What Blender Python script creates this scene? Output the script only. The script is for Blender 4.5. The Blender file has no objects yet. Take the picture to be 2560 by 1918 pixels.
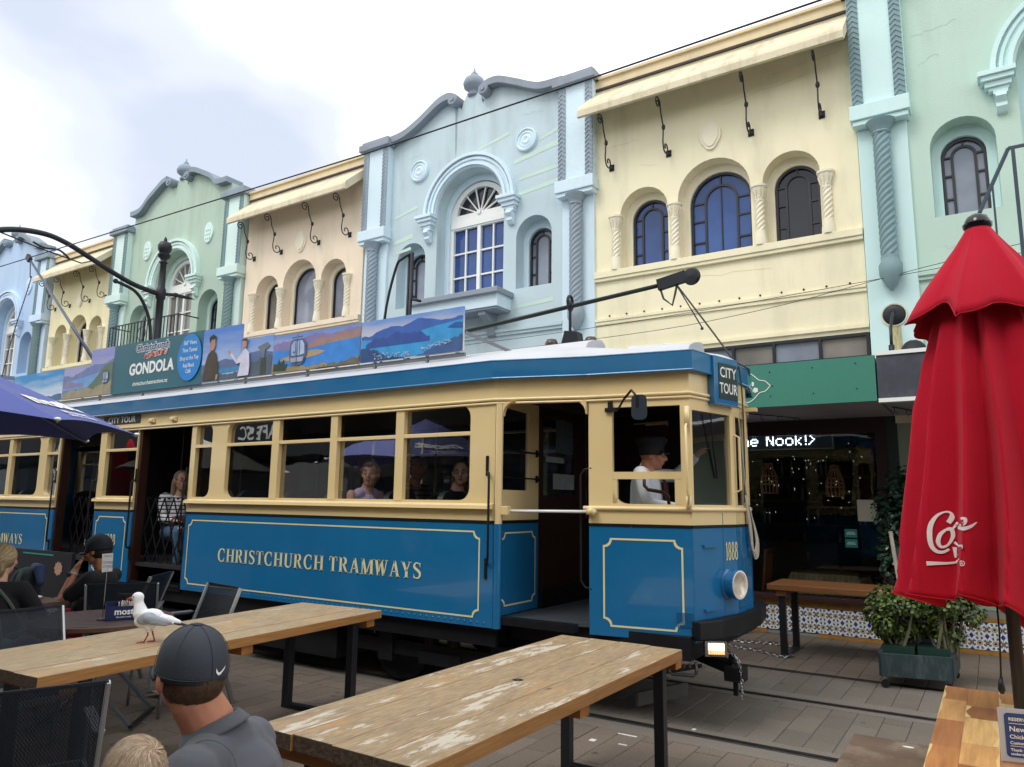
import bpy, bmesh, math, random
from math import sin, cos, pi, radians as R, hypot, atan2, sqrt
from mathutils import Vector, Matrix
from mathutils.geometry import tessellate_polygon
from mathutils.bvhtree import BVHTree
random.seed(7)
SC = bpy.context.scene
COL = SC.collection
# ---------------------------------------------------------------- camera
cam_d = bpy.data.cameras.new('camera'); cam = bpy.data.objects.new('camera', cam_d); COL.objects.link(cam)
SC.camera = cam
cam_d.sensor_width = 36.0; cam_d.sensor_fit = 'HORIZONTAL'; cam_d.lens = 36.0*1844/2560
cam_d.clip_start = 0.05; cam_d.clip_end = 600
_p, _y, _r = R(9.057), R(32.953), R(0.727)
fwd = Vector((-sin(_y)*cos(_p), cos(_y)*cos(_p), sin(_p)))
rt = fwd.cross(Vector((0,0,1))).normalized(); up = rt.cross(fwd)
r2 = rt*cos(_r)+up*sin(_r); u2 = -rt*sin(_r)+up*cos(_r)
cam.matrix_world = Matrix(((r2.x,u2.x,-fwd.x,0),(r2.y,u2.y,-fwd.y,0),(r2.z,u2.z,-fwd.z,1.61),(0,0,0,1)))
# ---------------------------------------------------------------- world, sun, exposure
SUN_EL, SUN_AZ = R(52), R(200)     # azimuth measured clockwise from +Y
w = bpy.data.worlds.new('World'); SC.world = w; w.use_nodes = True
nt = w.node_tree; N = nt.nodes; L = nt.links; N.clear()
out = N.new('ShaderNodeOutputWorld'); bg = N.new('ShaderNodeBackground')
sky = N.new('ShaderNodeTexSky'); sky.sky_type = 'NISHITA'; sky.sun_disc = False
sky.sun_elevation = SUN_EL; sky.sun_rotation = SUN_AZ
tc = N.new('ShaderNodeTexCoord'); mp = N.new('ShaderNodeMapping'); mp.inputs['Scale'].default_value = (1,1,1.9)
nz = N.new('ShaderNodeTexNoise'); nz.inputs['Scale'].default_value = 2.6; nz.inputs['Detail'].default_value = 5; nz.inputs['Roughness'].default_value = .42
L.new(tc.outputs['Generated'], mp.inputs['Vector']); L.new(mp.outputs[0], nz.inputs['Vector'])
dk = N.new('ShaderNodeVectorMath'); dk.operation = 'DOT_PRODUCT'      # darker, bluer cloud base towards the west end of the street
dk.inputs[1].default_value = (-.80,.38,.46); L.new(tc.outputs['Generated'], dk.inputs[0])
mr = N.new('ShaderNodeMapRange'); mr.inputs[1].default_value = .80; mr.inputs[2].default_value = 1.0; mr.inputs[3].default_value = 0; mr.inputs[4].default_value = .33
L.new(dk.outputs['Value'], mr.inputs[0])
ad = N.new('ShaderNodeMath'); ad.operation = 'SUBTRACT'; L.new(nz.outputs['Fac'], ad.inputs[0]); L.new(mr.outputs[0], ad.inputs[1])
cr = N.new('ShaderNodeValToRGB'); cr.color_ramp.interpolation = 'EASE'
e = cr.color_ramp.elements
e[0].position = .12; e[0].color = (4.6,5.0,5.9,1); e[1].position = .47; e[1].color = (10.2,10.2,10.3,1)
m = cr.color_ramp.elements.new(.22); m.color = (5.5,5.8,6.4,1); m = cr.color_ramp.elements.new(.33); m.color = (7.2,7.4,7.9,1)
L.new(ad.outputs[0], cr.inputs[0])
mx = N.new('ShaderNodeMixRGB'); mx.inputs[0].default_value = .9; L.new(sky.outputs[0], mx.inputs[1]); L.new(cr.outputs[0], mx.inputs[2])
L.new(mx.outputs[0], bg.inputs[0]); bg.inputs[1].default_value = .12; L.new(bg.outputs[0], out.inputs[0])
sd = bpy.data.lights.new('sun', 'SUN'); sd.energy = .9; sd.angle = R(22); sd.color = (1,.96,.9)
sun = bpy.data.objects.new('sun', sd); COL.objects.link(sun)
sv = Vector((sin(SUN_AZ)*cos(SUN_EL), cos(SUN_AZ)*cos(SUN_EL), sin(SUN_EL)))
sun.rotation_euler = sv.to_track_quat('Z','Y').to_euler()
vs = SC.view_settings; SC.display_settings.display_device = 'sRGB'; vs.view_transform = 'Standard'; vs.look = 'None'; vs.gamma = 1; vs.use_curve_mapping = False
vs.exposure = 0.52
SC.cycles.max_bounces = 7; SC.cycles.transparent_max_bounces = 12; SC.cycles.diffuse_bounces = 3; SC.cycles.glossy_bounces = 3

# ---------------------------------------------------------------- materials
MC = {}
def s2l(c):
    if isinstance(c, str):
        c = tuple(int(c[i:i+2],16)/255 for i in (0,2,4))
        return tuple(x/12.92 if x <= .04045 else ((x+.055)/1.055)**2.4 for x in c)
    return tuple(c)
def newmat(name):
    mt = bpy.data.materials.new(name); mt.use_nodes = True
    n = mt.node_tree.nodes; b = n['Principled BSDF']
    return mt, n, mt.node_tree.links, b
def M(name, col=(.5,.5,.5), rough=.6, metal=0, var=.08, scale=3, bump=0, bs=60, coat=0, spec=.5, emit=0, stretch=(1,1,1), dirt=0, dcol=(.10,.09,.07), dscale=2.0, dstretch=(1,1,.25), sheen=0):
    if name in MC: return MC[name]
    mt, n, l, b = newmat(name); col = s2l(col)
    b.inputs['Base Color'].default_value = (*col,1); b.inputs['Roughness'].default_value = rough; b.inputs['Metallic'].default_value = metal
    b.inputs['Specular IOR Level'].default_value = spec
    if coat: b.inputs['Coat Weight'].default_value = coat; b.inputs['Coat Roughness'].default_value = .04
    if sheen: b.inputs['Sheen Weight'].default_value = sheen
    if emit: b.inputs['Emission Color'].default_value = (*col,1); b.inputs['Emission Strength'].default_value = emit
    t = n.new('ShaderNodeTexCoord')
    last = None
    if var:
        mpn = n.new('ShaderNodeMapping'); mpn.inputs['Scale'].default_value = stretch; l.new(t.outputs['Object'], mpn.inputs[0])
        z = n.new('ShaderNodeTexNoise'); z.inputs['Scale'].default_value = scale; z.inputs['Detail'].default_value = 6; l.new(mpn.outputs[0], z.inputs[0])
        oi = n.new('ShaderNodeObjectInfo')
        ma = n.new('ShaderNodeMapRange'); ma.inputs[1].default_value = .25; ma.inputs[2].default_value = .75; ma.inputs[3].default_value = 1-var; ma.inputs[4].default_value = 1+var
        l.new(z.outputs['Fac'], ma.inputs[0])
        mu = n.new('ShaderNodeMixRGB'); mu.blend_type = 'MULTIPLY'; mu.inputs[0].default_value = 1; mu.inputs[1].default_value = (*col,1)
        l.new(ma.outputs[0], mu.inputs[2]); last = mu.outputs[0]
    if dirt:
        mp2 = n.new('ShaderNodeMapping'); mp2.inputs['Scale'].default_value = dstretch; l.new(t.outputs['Object'], mp2.inputs[0])
        z2 = n.new('ShaderNodeTexNoise'); z2.inputs['Scale'].default_value = dscale; z2.inputs['Detail'].default_value = 8; z2.inputs['Roughness'].default_value = .65; l.new(mp2.outputs[0], z2.inputs[0])
        mb = n.new('ShaderNodeMapRange'); mb.inputs[1].default_value = .5; mb.inputs[2].default_value = .75; mb.inputs[3].default_value = 0; mb.inputs[4].default_value = dirt; l.new(z2.outputs['Fac'], mb.inputs[0])
        m2 = n.new('ShaderNodeMixRGB'); l.new(mb.outputs[0], m2.inputs[0])
        if last: l.new(last, m2.inputs[1])
        else: m2.inputs[1].default_value = (*col,1)
        m2.inputs[2].default_value = (*s2l(dcol),1); last = m2.outputs[0]
    if last: l.new(last, b.inputs['Base Color'])
    if bump:
        z3 = n.new('ShaderNodeTexNoise'); z3.inputs['Scale'].default_value = bs; z3.inputs['Detail'].default_value = 4; l.new(t.outputs['Object'], z3.inputs[0])
        bp = n.new('ShaderNodeBump'); bp.inputs['Strength'].default_value = bump; bp.inputs['Distance'].default_value = .01; l.new(z3.outputs['Fac'], bp.inputs['Height']); l.new(bp.outputs[0], b.inputs['Normal'])
    MC[name] = mt; return mt
def glassmat(name, tint=(.55,.6,.62), refl=.9, base=1.0):
    if name in MC: return MC[name]
    mt, n, l, b = newmat(name); n.remove(b)
    o = n['Material Output']; tr = n.new('ShaderNodeBsdfTransparent'); tr.inputs[0].default_value = (*tint,1)
    g = n.new('ShaderNodeBsdfGlossy'); g.inputs['Roughness'].default_value = .01; g.inputs[0].default_value = (refl,refl,refl,1)
    f = n.new('ShaderNodeFresnel'); f.inputs[0].default_value = 1.5
    a = n.new('ShaderNodeMath'); a.operation = 'MULTIPLY'; a.inputs[1].default_value = base; l.new(f.outputs[0], a.inputs[0])
    t = n.new('ShaderNodeTexCoord'); z = n.new('ShaderNodeTexNoise'); z.inputs['Scale'].default_value = 2.5; l.new(t.outputs['Object'], z.inputs[0])
    bp = n.new('ShaderNodeBump'); bp.inputs['Strength'].default_value = .06; bp.inputs['Distance'].default_value = .02; l.new(z.outputs['Fac'], bp.inputs['Height']); l.new(bp.outputs[0], g.inputs['Normal'])
    mxs = n.new('ShaderNodeMixShader'); l.new(a.outputs[0], mxs.inputs[0]); l.new(tr.outputs[0], mxs.inputs[1]); l.new(g.outputs[0], mxs.inputs[2]); l.new(mxs.outputs[0], o.inputs[0])
    MC[name] = mt; return mt

# ---------------------------------------------------------------- objects
ORI = {}
def tag(o, label=None, cat=None, group=None, kind=None):
    if label: o['label'] = label
    if cat: o['category'] = cat
    if group: o['group'] = group
    if kind: o['kind'] = kind
    return o
def thing(name, label, cat, loc=(0,0,0), rz=0, group=None, local=False):
    o = bpy.data.objects.new(name, None); COL.objects.link(o); o.empty_display_size = .1
    o.location = loc; o.rotation_euler = (0,0,rz)
    ORI[o] = Vector((0,0,0)) if local else Vector(loc)
    return tag(o, label, cat, group)
class MB:
    def __init__(s): s.v = []; s.f = []; s.mi = []; s.m = 0
    def add(s, vs, fs):
        k = len(s.v); s.v += [tuple(v) for v in vs]; s.f += [tuple(i+k for i in f) for f in fs]; s.mi += [s.m]*len(fs); return s
    def box(s, x0,y0,z0,x1,y1,z1, mat=None):
        vs = [(x0,y0,z0),(x1,y0,z0),(x1,y1,z0),(x0,y1,z0),(x0,y0,z1),(x1,y0,z1),(x1,y1,z1),(x0,y1,z1)]
        if mat is not None: vs = [mat @ Vector(v) for v in vs]
        return s.add(vs, [(3,2,1,0),(4,5,6,7),(0,1,5,4),(1,2,6,5),(2,3,7,6),(3,0,4,7)])
    def cbox(s, c, d, rz=0, ry=0, rx=0):
        m = Matrix.Translation(c) @ Matrix.Rotation(rz,4,'Z') @ Matrix.Rotation(ry,4,'Y') @ Matrix.Rotation(rx,4,'X')
        return s.box(-d[0]/2,-d[1]/2,-d[2]/2,d[0]/2,d[1]/2,d[2]/2, m)
    def bar(s, a, b, w, h=None, upv=(0,0,1)):
        a = Vector(a); b = Vector(b); d = (b-a); ln = d.length; d.normalize(); h = h or w
        u = Vector(upv); sd_ = d.cross(u)
        if sd_.length < 1e-4: sd_ = d.cross(Vector((1,0,0)))
        sd_.normalize(); u = sd_.cross(d)
        vs = []
        for p in (a,b):
            for i,j in ((-1,-1),(1,-1),(1,1),(-1,1)): vs.append(p+sd_*i*w/2+u*j*h/2)
        return s.add(vs, [(3,2,1,0),(4,5,6,7),(0,1,5,4),(1,2,6,5),(2,3,7,6),(3,0,4,7)])
    def tube(s, pts, r, n=8, cap=True):
        pts = [Vector(p) for p in pts]; rs = r if isinstance(r,(list,tuple)) else [r]*len(pts)
        vs = []; fs = []; prev = None
        for i,p in enumerate(pts):
            d = (pts[min(i+1,len(pts)-1)]-pts[max(i-1,0)]).normalized()
            if prev is None:
                a = Vector((0,0,1)) if abs(d.z) < .9 else Vector((1,0,0)); u = d.cross(a).normalized()
            else:
                u = prev - d*prev.dot(d)
                u = u.normalized() if u.length > 1e-6 else d.orthogonal().normalized()
            prev = u; vv = d.cross(u)
            for k in range(n): vs.append(p+(u*cos(2*pi*k/n)+vv*sin(2*pi*k/n))*rs[i])
        for i in range(len(pts)-1):
            for k in range(n): fs.append((i*n+k, i*n+(k+1)%n, (i+1)*n+(k+1)%n, (i+1)*n+k))
        if cap: fs.append(tuple(range(n))[::-1]); fs.append(tuple(range((len(pts)-1)*n, len(pts)*n)))
        return s.add(vs, fs)
    def lathe(s, prof, c=(0,0,0), n=16, axis='Z', twist=None):
        c = Vector(c); vs = []; fs = []
        for r,z in prof:
            for k in range(n):
                a = 2*pi*k/n
                x,y = r*cos(a), r*sin(a)
                vs.append(c+(Vector((x,y,z)) if axis=='Z' else Vector((x,z,y)) if axis=='Y' else Vector((z,x,y))))
        for i in range(len(prof)-1):
            for k in range(n): fs.append((i*n+k, i*n+(k+1)%n, (i+1)*n+(k+1)%n, (i+1)*n+k))
        fs.append(tuple(range(n))[::-1]); fs.append(tuple(range((len(prof)-1)*n, len(prof)*n)))
        return s.add(vs, fs)
    def ball(s, c, r, n=10, sc=(1,1,1), rot=None):
        vs = []; fs = []; c = Vector(c); h = n//2+1
        for i in range(h+1):
            t = pi*i/h
            for k in range(n):
                q = Vector((r*sc[0]*sin(t)*cos(2*pi*k/n), r*sc[1]*sin(t)*sin(2*pi*k/n), r*sc[2]*cos(t)))
                if rot is not None: q = rot @ q
                vs.append(c+q)
        for i in range(h):
            for k in range(n): fs.append((i*n+k,(i+1)*n+k,(i+1)*n+(k+1)%n,i*n+(k+1)%n))
        return s.add(vs, fs)
    def cap(s, a, ra, b, rb, n=12):
        """tapered capsule"""
        a = Vector(a); b = Vector(b); d = (b-a).normalized(); pts=[]; rs=[]
        for t in (-1,-.8,-.5,0): pts.append(a+d*ra*t); rs.append(max(ra*sqrt(max(0,1-t*t)),ra*.12))
        for t in (0,.5,.8,1): pts.append(b+d*rb*t); rs.append(max(rb*sqrt(max(0,1-t*t)),rb*.12))
        return s.tube(pts, rs, n)
    def prism(s, poly, fn, d0, d1):
        """poly in (u,v); fn(u,v,w)->xyz; between depth d0 and d1"""
        n = len(poly); ar = sum(poly[i][0]*poly[(i+1)%n][1]-poly[(i+1)%n][0]*poly[i][1] for i in range(n))
        if ar < 0: poly = poly[::-1]
        vs = [fn(u,v,d0) for u,v in poly]+[fn(u,v,d1) for u,v in poly]
        tri = tessellate_polygon([[Vector((u,v,0)) for u,v in poly]])
        fs = [tuple(t) for t in tri]+[tuple(i+n for i in t)[::-1] for t in tri]
        fs += [(i,(i+1)%n,(i+1)%n+n,i+n) for i in range(n)]
        return s.add(vs, fs)
    def sheet(s, grid, closed=False):
        """grid: rows of points"""
        nr=len(grid); nc=len(grid[0]); vs=[p for r_ in grid for p in r_]; fs=[]
        for i in range(nr-1):
            for k in range(nc if closed else nc-1): fs.append((i*nc+k,i*nc+(k+1)%nc,(i+1)*nc+(k+1)%nc,(i+1)*nc+k))
        return s.add(vs, fs)
    def mesh(s, me, fn=None):
        vs = [v.co.copy() for v in me.vertices]
        if fn: vs = [fn(v) for v in vs]
        return s.add(vs, [tuple(p.vertices) for p in me.polygons])
    def plate(s, outline, holes, fn, d0, d1):
        """polygon with holes, extruded"""
        polys = [[Vector((u,v,0)) for u,v in outline]]+[[Vector((u,v,0)) for u,v in h] for h in holes]
        tri = tessellate_polygon(polys); flat = [p for q in polys for p in q]; n = len(flat)
        vs = [fn(p.x,p.y,d0) for p in flat]+[fn(p.x,p.y,d1) for p in flat]
        fs = [tuple(t) for t in tri]+[tuple(i+n for i in t)[::-1] for t in tri]; k = 0
        for q in polys:
            m_ = len(q)
            for i in range(m_): fs.append((k+i,k+(i+1)%m_,k+(i+1)%m_+n,k+i+n))
            k += m_
        return s.add(vs, fs)
    def build(s, name, mat, parent=None, smooth=False, bevel=0, label=None, kind=None, rot=None, mods=None, autos=None):
        me = bpy.data.meshes.new(name); o_ = ORI.get(parent, Vector((0,0,0))) if parent else Vector((0,0,0))
        me.from_pydata([(v[0]-o_.x,v[1]-o_.y,v[2]-o_.z) for v in s.v], [], s.f)
        for m_ in (mat if isinstance(mat,(list,tuple)) else [mat]): me.materials.append(m_)
        if any(s.mi): me.polygons.foreach_set('material_index', s.mi)
        me.validate(); 
        b = bmesh.new(); b.from_mesh(me); bmesh.ops.recalc_face_normals(b, faces=b.faces); b.to_mesh(me); b.free()
        if smooth: me.polygons.foreach_set('use_smooth', [True]*len(me.polygons))
        if smooth and autos is not None:
            me.set_sharp_from_angle(angle=R(autos))
        o = bpy.data.objects.new(name, me); COL.objects.link(o)
        if parent: o.parent = parent
        ORI[o] = o_
        if bevel:
            bv = o.modifiers.new('bevel','BEVEL'); bv.width = bevel; bv.segments = 2; bv.limit_method = 'ANGLE'
        if label: o['label'] = label
        if kind: o['kind'] = kind
        return o
XZ = lambda Y: (lambda u,v,w_: (u, Y+w_, v))       # facade mapping, depth along +Y
def box(name, mat, parent, *a, bevel=0, **k): return MB().box(*a).build(name, mat, parent, bevel=bevel, **k)
def structure(o): o['kind'] = 'structure'; return o
def arch(cx, z0, zs, r, n=12, rx=None):
    """outline of a round-headed opening, bottom z0, springing zs, half width r"""
    rz_ = rx or r
    return [(cx-r,z0),(cx+r,z0),(cx+r,zs)]+[(cx+r*cos(pi*i/n), zs+rz_*sin(pi*i/n)) for i in range(1,n)]+[(cx-r,zs)]
def copy_tree(o, parent=None):
    c = o.copy(); COL.objects.link(c)
    if parent: c.parent = parent
    for ch in list(o.children): copy_tree(ch, c)
    return c
def catmull(P, n=6):
    P = [Vector(p) for p in P]; out_ = []
    for i in range(len(P)-1):
        a,b,c,d = P[max(i-1,0)],P[i],P[i+1],P[min(i+2,len(P)-1)]
        for k in range(n):
            t = k/n; out_.append(.5*((2*b)+(c-a)*t+(2*a-5*b+4*c-d)*t*t+(3*b-a-3*c+d)*t**3))
    out_.append(P[-1]); return out_
# ---- flat lettering: sans from the built-in font, serif drawn here
def text_mesh(txt, size=1, bold=0, align='CENTER', sx=1, shear=0):
    cu = bpy.data.curves.new('t','FONT'); cu.body = txt; cu.size = size; cu.align_x = align; cu.align_y = 'CENTER'; cu.offset = bold; cu.resolution_u = 3; cu.shear = shear
    o = bpy.data.objects.new('t', cu); COL.objects.link(o)
    dg = bpy.context.evaluated_depsgraph_get(); me = bpy.data.meshes.new_from_object(o.evaluated_get(dg))
    bpy.data.objects.remove(o); bpy.data.curves.remove(cu)
    for v in me.vertices: v.co.x *= sx
    return me
def lettering(name, txt, mat, parent, fn, size, bold=0, sx=1, align='CENTER', shear=0, label=None):
    me = text_mesh(txt, size, bold, align, sx, shear); mb = MB().mesh(me, lambda c: fn(c.x,c.y)); bpy.data.meshes.remove(me)
    me2 = bpy.data.meshes.new(name); o_ = ORI.get(parent, Vector((0,0,0)))
    me2.from_pydata([tuple(Vector(v)-o_) for v in mb.v],[],mb.f); me2.materials.append(mat)
    o = bpy.data.objects.new(name, me2); COL.objects.link(o); o.parent = parent; ORI[o] = o_
    if label: o['label'] = label
    return o
def stroke(pts, wd):
    """variable-width ribbon -> polygon strip quads (list of quads of (u,v))"""
    q = []
    P = [Vector((p[0],p[1])) for p in pts]; n = len(P)
    Lf = []; Rt = []
    for i,p in enumerate(P):
        d = (P[min(i+1,n-1)]-P[max(i-1,0)]).normalized(); nn = Vector((-d.y,d.x)); w_ = wd[i] if isinstance(wd,(list,tuple)) else wd
        Lf.append(p+nn*w_/2); Rt.append(p-nn*w_/2)
    for i in range(n-1): q.append([tuple(Lf[i]),tuple(Lf[i+1]),tuple(Rt[i+1]),tuple(Rt[i])])
    return q
def _rect(x0,y0,x1,y1): return [(x0,y0),(x1,y0),(x1,y1),(x0,y1)]
def _serif(xc, w_, y, dirn, h=.045):  # slab serif
    return _rect(xc-w_/2, y if dirn>0 else y-h, xc+w_/2, y+h if dirn>0 else y)
def glyph(ch):
    T,t = .17,.065; q = []
    def stem(x): q.append(_rect(x-T/2,0,x+T/2,1)); q.append(_serif(x,.3,0,1)); q.append(_serif(x,.3,1,-1))
    def diag(x0,y0,x1,y1,w_): q.append([(x0-w_/2,y0),(x0+w_/2,y0),(x1+w_/2,y1),(x1-w_/2,y1)])
    def arc(cx,cy,rx,ry,a0,a1,wf,n=18):
        pts = [(cx+rx*cos(R(a0+(a1-a0)*i/n)), cy+ry*sin(R(a0+(a1-a0)*i/n))) for i in range(n+1)]
        q.extend(stroke(pts,[wf(R(a0+(a1-a0)*i/n)) for i in range(n+1)]))
    thick = lambda a: t+(T-t)*abs(cos(a))**1.3
    W = .7
    if ch == 'C':
        arc(.40,.5,.30,.47,48,312,thick); q.append(_rect(.60,.66,.645,.97)); q.append(_rect(.60,.03,.645,.32)); W=.76
    elif ch == 'H': stem(.17); stem(.63); q.append(_rect(.2,.49,.6,.55)); W=.8
    elif ch == 'R':
        stem(.17); arc(.34,.745,.20,.225,-90,90,thick); q.append(_rect(.2,.94,.36,1)); q.append(_rect(.2,.49,.36,.55)); diag(.62,.0,.38,.5,.15); q.append(_serif(.64,.22,0,1)); W=.76
    elif ch == 'I': stem(.17); W=.35
    elif ch == 'S':
        pts=[(.50,.80),(.46,.90),(.33,.965),(.20,.93),(.13,.80),(.17,.66),(.32,.54),(.46,.42),(.51,.26),(.44,.09),(.31,.035),(.17,.08),(.10,.21)]
        cp = catmull([(a,b,0) for a,b in pts],4); n=len(cp)
        q.extend(stroke([(p.x,p.y) for p in cp],[t+(T*.95-t)*max(0,sin(pi*min(max((i/n-.12)/.76,0),1)))**.9*(.55+.45*cos((i/n-.5)*2*pi)) for i in range(n)]))
        q.append(_rect(.495,.72,.53,.98)); q.append(_rect(.08,.02,.115,.28)); W=.62
    elif ch == 'T':
        q.append(_rect(.335-T/2,0,.335+T/2,1)); q.append(_serif(.335,.3,0,1)); q.append(_rect(.04,.94,.63,1)); q.append(_rect(.04,.72,.075,1)); q.append(_rect(.595,.72,.63,1)); W=.68
    elif ch == 'U':
        q.append(_rect(.1,.3,.1+T,1)); q.append(_serif(.175,.28,1,-1)); q.append(_rect(.585,.3,.585+t,1)); q.append(_serif(.615,.24,1,-1))
        arc(.395,.3,.22,.265,180,360,lambda a: T-.02 if cos(a)<-.6 else t+(T-t)*max(0,-cos(a)*.6+.35)); W=.76
    elif ch == 'A':
        diag(.12,0,.36,1,t+.01); diag(.60,0,.37,1,T); q.append(_rect(.18,.3,.54,.35)); q.append(_serif(.12,.22,0,1)); q.append(_serif(.60,.26,0,1)); W=.72
    elif ch == 'M':
        q.append(_rect(.12,0,.12+t,1)); q.append(_serif(.15,.22,0,1)); q.append(_rect(.72,0,.72+T,1)); q.append(_serif(.795,.28,0,1)); q.append(_serif(.13,.18,1,-1)); q.append(_serif(.83,.2,1,-1))
        diag(.45,.0,.19,1,T); diag(.45,.0,.74,1,t); W=.96
    elif ch == 'W':
        diag(.28,0,.12,1,T); diag(.28,0,.46,1,t); diag(.64,0,.46,1,T); diag(.66,0,.84,1,t); q.append(_serif(.12,.26,1,-1)); q.append(_serif(.47,.28,1,-1)); q.append(_serif(.84,.2,1,-1)); W=.95
    elif ch == 'Y':
        q.append(_rect(.30,0,.30+T,.46)); q.append(_serif(.375,.28,0,1)); diag(.37,.42,.14,1,T); diag(.39,.42,.60,1,t); q.append(_serif(.14,.26,1,-1)); q.append(_serif(.60,.22,1,-1)); W=.70
    elif ch == '1':
        q.append(_rect(.2,0,.2+T,.98)); q.append(_serif(.275,.34,0,1)); q.append([(.06,.80),(.2,.86),(.3,1),(.2,1)]); W=.48
    elif ch == '8':
        arc(.32,.745,.18,.22,0,360,lambda a: t+(T-t)*.8*abs(cos(a))); arc(.32,.28,.22,.255,0,360,lambda a: t+(T-t)*.95*abs(cos(a))); W=.64
    return q, W
def serif_text(name, txt, mat, parent, fn, h, sx, track=.06):
    """fn(u,v) maps letter plane to world; text centred on u=0, v from -h/2"""
    G = []; x = 0
    for ch in txt:
        if ch == ' ': x += .32; continue
        q,W = glyph(ch); G.append((q,x)); x += W+track
    tot = x; mb = MB()
    for q,x0 in G:
        for poly in q:
            mb.add([fn((x0+a-tot/2)*h*sx, (b-.5)*h) for a,b in poly], [tuple(range(len(poly)))])
    o = mb.build(name, mat, parent); return o
def flat_poly(mb, poly, fn):
    tri = tessellate_polygon([[Vector((u,v,0)) for u,v in poly]]); mb.add([fn(u,v) for u,v in poly],[tuple(t) for t in tri])
# ---- continuous soft bodies: shapes merged by a voxel remesh
class Blob(MB):
    def make(s, name, mat, parent, vox=.008, smooth=4, label=None, extra=None):
        o = s.build(name, mat, parent, smooth=True, label=label)
        r_ = o.modifiers.new('remesh','REMESH'); r_.mode = 'VOXEL'; r_.voxel_size = vox; r_.use_smooth_shade = True
        if smooth:
            sm = o.modifiers.new('smooth','SMOOTH'); sm.iterations = smooth; sm.factor = .5
        return o
# ================================================================ GROUND
def paver_mat(name, a, b_, rough=.85):
    mt, n, l, b = newmat(name); oi = n.new('ShaderNodeObjectInfo'); t = n.new('ShaderNodeTexCoord')
    geo = n.new('ShaderNodeNewGeometry')
    z = n.new('ShaderNodeTexNoise'); z.inputs['Scale'].default_value = 2.2; z.inputs['Detail'].default_value = 8; z.inputs['Roughness'].default_value=.6; l.new(geo.outputs['Position'], z.inputs[0])
    z2 = n.new('ShaderNodeTexNoise'); z2.inputs['Scale'].default_value = 140; z2.inputs['Detail'].default_value = 3; l.new(geo.outputs['Position'], z2.inputs[0])
    m1 = n.new('ShaderNodeMath'); m1.operation='ADD'; l.new(oi.outputs['Random'], m1.inputs[0]); l.new(z.outputs['Fac'], m1.inputs[1])
    mr_ = n.new('ShaderNodeMapRange'); mr_.inputs[1].default_value=.35; mr_.inputs[2].default_value=1.65; l.new(m1.outputs[0], mr_.inputs[0])
    mxr = n.new('ShaderNodeMixRGB'); mxr.inputs[1].default_value=(*a,1); mxr.inputs[2].default_value=(*b_,1); l.new(mr_.outputs[0], mxr.inputs[0])
    mu = n.new('ShaderNodeMixRGB'); mu.blend_type='MULTIPLY'; mu.inputs[0].default_value=1; l.new(mxr.outputs[0], mu.inputs[1])
    r3 = n.new('ShaderNodeMapRange'); r3.inputs[1].default_value=.3; r3.inputs[2].default_value=.7; r3.inputs[3].default_value=.62; r3.inputs[4].default_value=1.35; l.new(z2.outputs['Fac'], r3.inputs[0]); l.new(r3.outputs[0], mu.inputs[2])
    # gum and grease spots
    vo = n.new('ShaderNodeTexVoronoi'); vo.inputs['Scale'].default_value=3.1; l.new(geo.outputs['Position'], vo.inputs['Vector'])
    lt = n.new('ShaderNodeMapRange'); lt.inputs[1].default_value=.045; lt.inputs[2].default_value=.09; lt.inputs[3].default_value=.45; lt.inputs[4].default_value=1; l.new(vo.outputs['Distance'], lt.inputs[0])
    mu2 = n.new('ShaderNodeMixRGB'); mu2.blend_type='MULTIPLY'; mu2.inputs[0].default_value=1; l.new(mu.outputs[0], mu2.inputs[1]); l.new(lt.outputs[0], mu2.inputs[2])
    l.new(mu2.outputs[0], b.inputs['Base Color']); b.inputs['Roughness'].default_value=rough
    bp = n.new('ShaderNodeBump'); bp.inputs['Strength'].default_value=.5; bp.inputs['Distance'].default_value=.004; l.new(z2.outputs['Fac'], bp.inputs['Height']); l.new(bp.outputs[0], b.inputs['Normal'])
    return mt
PAV_R = paver_mat('paver reddish', (.155,.122,.094), (.208,.166,.130))
PAV_G = paver_mat('paver grey', (.140,.121,.098), (.190,.165,.136))
CONC = paver_mat('concrete band', (.165,.145,.12), (.22,.195,.165))
JOINT = M('sand joint', (.06,.052,.045), .95, var=.3, scale=20)
ASPH = M('distant paving', (.13,.11,.095), .9, var=.25, scale=2)
STEEL = M('rail steel', (.10,.10,.105), .35, metal=.8, var=.3, scale=9)
g = structure(MB().add([(-400,-400,-.02),(400,-400,-.02),(400,400,-.02),(-400,400,-.02)],[(0,1,2,3)]).build('ground', ASPH))
pv = structure(MB().box(-16,-3,-.019,6,10.6,-.006).build('pavement', JOINT))
PW, PL = .19, .38
pm = {}
for k,(nm,mt) in enumerate((('r',PAV_R),('g',PAV_G))):
    b_ = MB().box(-PW/2+.002,-PL/2+.002,-.04,PW/2-.002,PL/2-.002,0); o = b_.build('paving_stone', mt, None, bevel=0)
    bm_ = bmesh.new(); bm_.from_mesh(o.data); bmesh.ops.bevel(bm_, geom=[e_ for e_ in bm_.edges if all(v.co.z>-.001 for v in e_.verts)], offset=.004, segments=1, affect='EDGES'); bm_.to_mesh(o.data); bm_.free()
    pm[nm] = o.data; bpy.data.objects.remove(o)
cells = []
def pcells(x0,x1,y0,y1,kind):
    i = 0; x = x0
    while x < x1:
        off = (i%2)*PL/2; y = y0-off
        while y < y1-.02:
            ya, yb = max(y,y0), min(y+PL,y1)
            if yb-ya > .05: cells.append((x+PW/2,(ya+yb)/2,yb-ya,kind))
            y += PL
        x += PW; i += 1
pcells(-9.0,2.2,1.2,5.12,'r'); pcells(-9.0,2.2,5.50,6.62,'g'); pcells(-9.0,2.2,6.98,7.80,'g'); pcells(-9.0,2.2,7.92,9.98,'r')
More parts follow.
